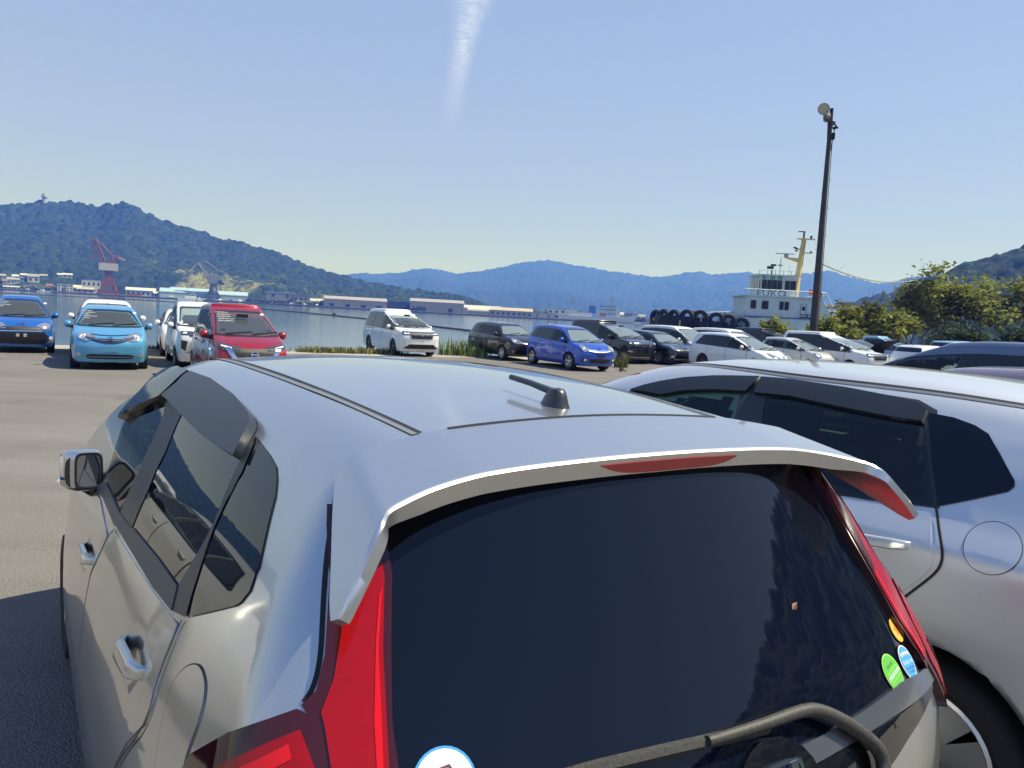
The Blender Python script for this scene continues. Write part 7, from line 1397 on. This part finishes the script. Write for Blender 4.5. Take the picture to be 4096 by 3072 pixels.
def hall():
    c = empty('boat_hall', (74, 143, 0), R(-26)); tag(c, 'blue grey gabled hall seen between the trees at right', 'building')
    XZ = Matrix(((1, 0, 0, 0), (0, 0, 1, 0), (0, 1, 0, 0), (0, 0, 0, 1)))
    MB().prism([(-7.5, -2), (-7.5, 3.0), (0, 5.8), (7.5, 3.0), (7.5, -2)], 0, 26, XZ).build('wall', mat('hall_blue_grey', (.22, .27, .36), .8, noise=.15, nscale=.4), c)
    for sx in (-1, 1): MB().prism([(sx * 8.1, 2.75), (sx * 8.1, 3.0), (0, 6.1), (0, 5.82)][::sx], -.5, 26.4, XZ).build('roof_slope', mat('wall_white'), c)
    MB().box((-2, -.1, 3.4), (2.2, .15, .5)).build('window', WIN, c); MB().box((3.5, -.1, 0), (4, .15, 3.6)).build('door', mat('hall_door', (.12, .15, .2), .7), c)
hall()
def mast():
    DK = mat('mast_brown', (.045, .036, .034), .7, noise=.3, nscale=2); c = empty('lamp_mast', (16.42, 42, -.24), 0); tag(c, 'tall dark lamp mast with round floodlights, standing behind the white minivan', 'lamp mast')
    MB().tube([(0, 0, -.2), (-.03, 0, 5), (-.08, 0, 13.45)], [.215, .18, .10], 10).build('pole', DK, c, True)
    MB().tube([(-.08, 0, 13.4), (-.08, 0, 13.75)], .095, 10).build('pole_cap', mat('tug_black'), c)
    d = Vector((.545, .84, 0)); o = Vector((-.08, -.12, 12.95))
    b = MB()
    for s in (-.12, .12): b.tube([o - d * .95 + Vector((d.y, -d.x, 0)) * s, o + d * 1.15 + Vector((d.y, -d.x, 0)) * s], .045, 4)
    b.box(o + d * 1.05, (.12, .3, .12)); b.box(o + d * .5 + Vector((0, 0, .1)), (.1, .3, .16)); b.build('cross_arm', DK, c)
    b = MB(); b.tube([o - d * .85, (-.16, -.05, 11.6)], .028, 5); b.tube([o + d * .95, (.06, 0, 11.55)], .028, 5); b.build('brace', DK, c)
    def lampset(p, f, r):
        e = MB().lathe([(r * .25, -.34), (r * .6, -.28), (r * .96, -.06), (r, 0), (r * .93, 0), (r * .85, -.08), (.01, -.10)], Matrix.Translation(p) @ Vector(f).normalized().to_track_quat('Z', 'Y').to_matrix().to_4x4(), 22).build('floodlight', mat('floodlight_shell', (.20, .20, .18), .4, .6), c, True)
        disc(Vector(p) - Vector(f).normalized() * .03, f, r * .9, .004, 20).build('reflector', mat('floodlight_glass', (.42, .43, .36), .08, .5, .6), e)
    lampset((-.72, -.55, 13.55), (-.25, -.9, -.25), .30); lampset((-.55, -.75, 13.0), (.2, -.6, -.8), .22)
    b = MB(); b.tube([(-.5, -.55, 13.45), (-.5, -.7, 12.95)], .03, 5); b.tube([(-.28, -.4, 13.4), (-.5, -.75, 12.98)], .025, 5); b.build('lamp_bracket', DK, c)
    MB().box((.10, 0, 12.3), (.18, .2, .34)).build('junction_box', mat('tug_black'), c)
    MB().tube([(.26, 0, .2), (.20, 0, 5), (.10, 0, 12.1)], .022, 5).build('conduit', mat('conduit_grey', (.10, .10, .10), .6), c)
    for z in np.arange(5.5, 11.5, .75): MB().tube([(-.30 if int(z * 4) % 2 else .26, 0, z), (0, 0, z)], .012, 4).build('step_bolt', DK, c)
    pts = [Vector((16.45, 42, 5.3)).lerp(Vector((29.9, 58, 5.75)), t) + Vector((0, 0, -1.0 * 4 * t * (1 - t) * .5)) for t in np.linspace(0, 1, 14)]
    tag(MB().tube(pts, .035, 5).build('cable', mat('wire_grey')), 'grey cable sagging from the lamp mast to the trees', 'cable')
mast()
LEAF = []
for i, (c1, c2) in enumerate((((.10, .13, .028), (.27, .28, .06)), ((.065, .092, .022), (.19, .205, .048)), ((.02, .038, .014), (.045, .07, .022)))):
    m = forest_mat('tree_leaf_%s' % ('light', 'mid', 'dark')[i], c1, c2, (.24, .22, .05)); LEAF.append(m)
    n = m.node_tree; b = n.nodes['Principled BSDF']; o = n.nodes['Material Output']; tr = n.nodes.new('ShaderNodeBsdfTranslucent'); mx = n.nodes.new('ShaderNodeMixShader'); mx.inputs[0].default_value = .3
    src = b.inputs['Base Color'].links[0].from_socket; n.links.new(src, tr.inputs[0]); n.links.new(b.outputs[0], mx.inputs[1]); n.links.new(tr.outputs[0], mx.inputs[2]); n.links.new(mx.outputs[0], o.inputs[0])
BARK = mat('bark', (.09, .075, .06), .9, noise=.4, nscale=4)
def tree(name, label, x, y, h, w, leaf, seed, dens=1.0, low=.25, bare=4, z0=-.3, cat='tree', lean=0, ls=.34, group='trees and shrubs at the end of the lot'):
    r = random.Random(seed); c = empty(name, (x, y, z0), r.uniform(0, 6)); tag(c, label, cat, group)
    tb = MB(); ends = []
    nst = r.choice((1, 2, 2)) if cat == 'tree' else 4
    def limb(p, d, L, rad, lev):
        pts = [p]; q = p.copy(); dd = d.copy()
        for k in range(4):
            dd = (dd + Vector((r.uniform(-.22, .22), r.uniform(-.22, .22), r.uniform(-.02, .14)))).normalized(); q = q + dd * L / 4; pts.append(q.copy())
        tb.tube(pts, [rad * (1 - .16 * i) for i in range(5)], 5, False)
        if lev >= 2: ends.append((pts[3], pts[4])); return
        for k in range(r.randint(3, 4)):
            s = pts[r.randint(2, 4)]; a = r.uniform(0, 2 * math.pi); limb(s, (dd * .6 + Vector((math.cos(a), math.sin(a), r.uniform(.0, .7)))).normalized(), L * r.uniform(.5, .75), rad * .5, lev + 1)
    for k in range(nst):
        a = r.uniform(0, 6.28); limb(Vector((r.uniform(-.2, .2) * w * .4, r.uniform(-.2, .2), 0)), Vector((math.cos(a) * .25 + lean, math.sin(a) * .25, 1)).normalized(), h * (.52 if cat == 'tree' else .42), .035 * h ** .8 * (.55 if nst > 1 else .8), 0)
    tw_ = MB()
    for k in range(bare):
        p = r.choice(ends)[1]; d = Vector((r.uniform(-.5, .5), r.uniform(-.5, .5), 1)).normalized(); tw_.tube([p, p + d * r.uniform(.6, 1.5) + Vector((.1, 0, 0))], [.018, .006], 4, False)
        for q in range(2): tw_.tube([p + d * .4, p + d * .8 + Vector((r.uniform(-.5, .5), 0, r.uniform(.1, .4)))], [.012, .005], 3, False)
    # crown: leaf clumps round the limb ends inside an uneven envelope, fitted to the wanted size
    zs_ = [e[1].z for e in ends]; xs_ = [abs(e[1].x) for e in ends] + [abs(e[1].y) for e in ends]; kz = h * .93 / max(zs_); kx = w * .5 / max(max(xs_), .1)
    S = Matrix.Diagonal((kx, kx, kz)); tb.v = [S @ Vector(v) for v in tb.v]; tw_.v = [S @ Vector(v) for v in tw_.v]
    tb.build('trunk', BARK, c, True)
    if bare: tw_.build('bare_twigs', BARK, c)
    V = []; tone = []; nl = 0
    for (p0, p1) in ends:
        t0 = r.random()
        for k in range(int(r.uniform(30, 60) * dens)):
            p = S @ p1.lerp(p0, r.random() ** 1.5); g = Vector((r.gauss(0, 1), r.gauss(0, 1), r.gauss(0, .65))) * (.085 * w + .15); p = p + g
            if p.z < h * low * r.uniform(.5, 1.1): continue
            s = ls * r.uniform(.6, 1.25); n_ = Vector((r.gauss(0, .6), r.gauss(0, .6), 1)).normalized(); a = n_.orthogonal().normalized(); a = Matrix.Rotation(r.uniform(0, 6.28), 3, n_) @ a; b = n_.cross(a)
            V += [p - a * s * .6, p - b * s * .38 + a * s * .05, p + a * s * .62 - n_ * s * .12, p + b * s * .38 + a * s * .05]; t = min(1, max(0, .3 * t0 + .35 * r.random() + .12 * (p.z / h) + (.35 if r.random() < .07 else 0))); tone += [t] * 4; nl += 1
    me = bpy.data.meshes.new('crown'); me.from_pydata(V, [], [(4 * i, 4 * i + 1, 4 * i + 2, 4 * i + 3) for i in range(nl)]); me.materials.append(leaf)
    at = me.attributes.new('tone', 'FLOAT', 'POINT'); at.data.foreach_set('value', np.array(tone, np.float32)); me.update(); o = bpy.data.objects.new('crown', me); COL.objects.link(o); o.parent = c
    return c
for a in ((('tree', 'tall pale leaved tree with bare twigs, left end of the tree group', 31.2, 60, 7.6, 4.4, LEAF[0], 11), dict(dens=1.15, low=.42, bare=9, lean=-.1)), (('tree', 'slender tree right behind the tallest pale one', 34.2, 61.5, 6.4, 4.2, LEAF[0], 12), dict(dens=1.2, low=.3, bare=8)),
          (('tree', 'broad yellowish tree in the middle of the tree group', 37.0, 60.5, 6.9, 5.2, LEAF[0], 13), dict(dens=1.5, low=.15, bare=8)), (('tree', 'mid green tree right of the broad yellowish one', 40.2, 62, 6.9, 5.4, LEAF[1], 14), dict(dens=1.6, low=.12, bare=5)),
          (('tree', 'dense dark tree at the right edge behind the parked roofs', 43.6, 58, 6.2, 6.0, LEAF[2], 15), dict(dens=2.2, low=.02, bare=2)), (('tree', 'leafy tree at the right edge above the dark one', 46.2, 64, 7.8, 6.0, LEAF[1], 16), dict(dens=1.6, low=.1, bare=4)), (('tree', 'olive tree behind the middle of the tree group', 39.5, 67, 7.4, 6.0, LEAF[1], 26), dict(dens=1.5, low=.1, bare=3)), (('tree', 'olive tree behind the slender one', 36.0, 68, 6.2, 5.4, LEAF[1], 27), dict(dens=1.4, low=.1, bare=2)),
          (('shrub', 'small leafy shrub close to the right side of the lamp mast', 19.9, 49, 2.9, 1.5, LEAF[0], 17), dict(dens=.8, low=.2, bare=1, cat='shrub', ls=.24)), (('shrub', 'shrub with tall bare stems left of the big trees', 24.4, 55, 4.2, 3.0, LEAF[0], 18), dict(dens=1.0, low=.15, bare=7, cat='shrub')), (('shrub', 'rounded yellow green shrub in front of the blue grey hall', 27.2, 56, 3.6, 3.4, LEAF[0], 19), dict(dens=1.3, low=.05, bare=3, cat='shrub')),
          (('shrub', 'low shrub behind the pale blue box shaped car', 22.2, 52, 2.2, 3.2, LEAF[1], 20), dict(dens=1.1, low=.05, bare=1, cat='shrub')), (('shrub', 'dry brownish shrub under the tall pale tree', 32.8, 57, 2.4, 4.2, LEAF[2], 21), dict(dens=1.0, low=.05, bare=3, cat='shrub')), (('shrub', 'dark undergrowth below the broad yellowish tree', 38.0, 56, 2.6, 5.0, LEAF[2], 22), dict(dens=1.4, low=.0, bare=3, cat='shrub')), (('shrub', 'small sprig of leaves above the white minivan left of the lamp mast', 14.9, 44.5, 2.6, 1.6, LEAF[0], 23), dict(dens=.35, low=.5, bare=1, cat='shrub'))):
    tree(*a[0], **a[1])
def weeds():
    r = random.Random(9); mg = mat('weed_green', (.17, .22, .06), .8, noise=.4, nscale=3); my = mat('weed_straw', (.20, .20, .07), .85, noise=.3, nscale=3)
    def tuft(name, label, pts, hmin, hmax, n, m, spread, kind=None, cat='weeds'):
        b = MB()
        for (x, y) in pts:
            for k in range(n):
                px, py = x + r.gauss(0, spread), y + r.gauss(0, spread * .6); h = r.uniform(hmin, hmax); a = r.uniform(0, 6.28); z = float(ground_z(py)); w_ = .012 + .02 * r.random(); ln = Vector((math.cos(a), math.sin(a), 0)) * h * r.uniform(.1, .5); s = Vector((-math.sin(a), math.cos(a), 0)) * w_; p = Vector((px, py, z))
                b.add([p - s, p + s, p + ln * .4 + Vector((0, 0, h * .65)) + s * .8, p + ln * .4 + Vector((0, 0, h * .65)) - s * .8, p + ln + Vector((0, 0, h))], [(0, 1, 2, 3), (3, 2, 4)])
        o = b.build(name, m)
        tag(o, label, None if kind else cat, None, kind); return o
    q = lambda t: (float(np.interp(t, [0, 1], [-15.2, -2.6])), float(np.interp(t, [0, 1], [26.0, 32.5])))
    tuft('grass_strip', 'strip of dry green grass along the quay edge left of the white minivan', [(q(t)[0] + .2, q(t)[1] - .5) for t in np.linspace(.55, .82, 40)], .08, .30, 34, my, .22, 'stuff')
    tuft('grass_strip', 'strip of low grass along the quay edge beside the red car', [(q(t)[0] + .2, q(t)[1] - .5) for t in np.linspace(.1, .5, 40)], .04, .16, 14, mg, .25, 'stuff')
    tuft('tall_weeds', 'tall green weeds between the white minivan and the dark brown hatchback', [(-2.9 + .18 * k, 32.0 + .1 * k) for k in range(9)], .12, .85, 30, mg, .2)
    tuft('tall_weeds', 'bushy weeds left of the rear wheel of the dark brown hatchback', [(-1.75 + .15 * k, 31.9) for k in range(4)], .15, .55, 40, mg, .18)
    tuft('weed', 'straw coloured weed between the royal blue hatchback and the black minivan', [(4.2, 30.2), (4.35, 30.3)], .15, .6, 45, my, .12)
    tuft('weed', 'small green weed on the asphalt near the royal blue hatchback', [(4.0, 28.0)], .06, .2, 30, my, .07)
    tuft('weed', 'small weed by the front of the navy car', [(8.0, 31.4)], .08, .24, 40, mg, .14)
    tuft('weed', 'little tuft at the rear wheel of the white minivan', [(-6.2, 30.6)], .1, .4, 20, mg, .12)
weeds()
def cloud():
    # aircraft trail: a long slightly arched veil about three kilometres up, three thin layers
    L_ = [(-5.9, 30), (-6.1, 25), (-6.35, 21.13), (-6.09, 19.45), (-6.14, 18.29), (-6.3, 16.81), (-6.56, 15.28), (-6.67, 14.04), (-6.9, 12.6)]; Rr = [(-.6, 30), (-1.6, 25), (-2.52, 21.4), (-3.43, 19.65), (-3.85, 18.17), (-4.11, 16.67), (-4.36, 15.13), (-4.62, 13.57), (-5.2, 12.4)]
    def P(az, el, z): d = z / math.tan(R(el)); return Vector((d * math.sin(R(az)), d * math.cos(R(az)), z))
    m = bpy.data.materials.new('cloud_vapour'); m.use_nodes = True; n = m.node_tree; n.nodes.clear(); L = n.links; out = n.nodes.new('ShaderNodeOutputMaterial')
    tr = n.nodes.new('ShaderNodeBsdfTransparent'); df = n.nodes.new('ShaderNodeBsdfTranslucent'); df.inputs[0].default_value = (.9, .9, .9, 1); mx = n.nodes.new('ShaderNodeMixShader'); at = n.nodes.new('ShaderNodeAttribute'); at.attribute_name = 'veil'
    tc = n.nodes.new('ShaderNodeTexCoord'); t = n.nodes.new('ShaderNodeTexNoise'); t.inputs['Scale'].default_value = .012; t.inputs['Detail'].default_value = 8; t.inputs['Roughness'].default_value = .68; L.new(tc.outputs['Object'], t.inputs['Vector'])
    mr = n.nodes.new('ShaderNodeMapRange'); mr.inputs[1].default_value = .36; mr.inputs[2].default_value = .66; L.new(t.outputs[0], mr.inputs[0]); ml = n.nodes.new('ShaderNodeMath'); ml.operation = 'MULTIPLY'; L.new(at.outputs['Fac'], ml.inputs[0]); L.new(mr.outputs[0], ml.inputs[1]); L.new(ml.outputs[0], mx.inputs[0]); L.new(tr.outputs[0], mx.inputs[1]); L.new(df.outputs[0], mx.inputs[2]); L.new(mx.outputs[0], out.inputs[0])
    V = []; F = []; A = []; nu, nv = 13, 60
    for lay in range(3):
        b0 = len(V)
        for j in range(nv + 1):
            s = j / nv * (len(L_) - 1); i0 = min(int(s), len(L_) - 2); f_ = s - i0; la = [L_[i0][k] + (L_[i0 + 1][k] - L_[i0][k]) * f_ for k in (0, 1)]; ra = [Rr[i0][k] + (Rr[i0 + 1][k] - Rr[i0][k]) * f_ for k in (0, 1)]
            z = 3000 + 40 * lay
            for i in range(nu + 1):
                u = i / nu; wob = .25 * math.sin(j * .9 + lay * 2) * (.5 - u); az = la[0] + (ra[0] - la[0]) * (u + .04 * wob); el = la[1] + (ra[1] - la[1]) * u; V.append(P(az, el, z + 60 * math.sin(math.pi * u)))
                e = min(1, min(u, 1 - u) * 2.4) ** 1.2; fade = min(1, max(0, (nv - j) / nv * 2.0)) ** 1.2; A.append(.09 * e * fade * (.75 + .5 * u))
        for j in range(nv):
            for i in range(nu): a = b0 + j * (nu + 1) + i; F.append((a, a + 1, a + nu + 2, a + nu + 1))
    me = bpy.data.meshes.new('cloud_streak'); me.from_pydata(V, [], F); me.materials.append(m); q = me.attributes.new('veil', 'FLOAT', 'POINT'); q.data.foreach_set('value', np.array(A, np.float32)); me.update(); o = bpy.data.objects.new('cloud_streak', me); COL.objects.link(o); tag(o, 'faint white vapour trail rising to the top of the sky', kind='structure')
cloud()
def street_lamp():
    c = empty('street_lamp', (24.2, 6.3, -.03), R(90)); tag(c, 'street lamp with curved arm, seen mirrored in the rear window', 'street lamp')
    MB().tube([(0, 0, 0), (0, 0, 6.4), (-.12, 0, 7.2), (-.5, .2, 7.9), (-1.1, .4, 8.15), (-1.6, .6, 8.05)], [.09, .07, .055, .05, .045, .04], 8).build('pole', mat('lamp_pole_grey', (.12, .12, .12), .5, .3), c, True); MB().lathe([(.02, .5), (.14, .3), (.16, 0), (.05, -.1)], Matrix.Translation((-1.75, .65, 7.95)) @ Matrix.Rotation(2.0, 4, 'Y'), 12).build('lamp_head', mat('lamp_head_grey', (.08, .08, .08), .5), c, True)
street_lamp()
# ---------------------------------------------------------------- the air
def haze():
    m = bpy.data.materials.new('haze_air'); m.use_nodes = True; n = m.node_tree; n.nodes.clear(); o = n.nodes.new('ShaderNodeOutputMaterial')
    v = n.nodes.new('ShaderNodeVolumePrincipled'); v.inputs['Color'].default_value = (.065, .175, 1.0, 1); v.inputs['Absorption Color'].default_value = (1, 1, 1, 1); v.inputs['Density'].default_value = .00048; v.inputs['Anisotropy'].default_value = .1
    n.links.new(v.outputs[0], o.inputs['Volume'])
    b = MB().box((0, 1000, 210), (14400, 13000, 440)); ob = b.build('haze', m); tag(ob, 'thin blue summer haze over the harbour', kind='stuff')
haze()
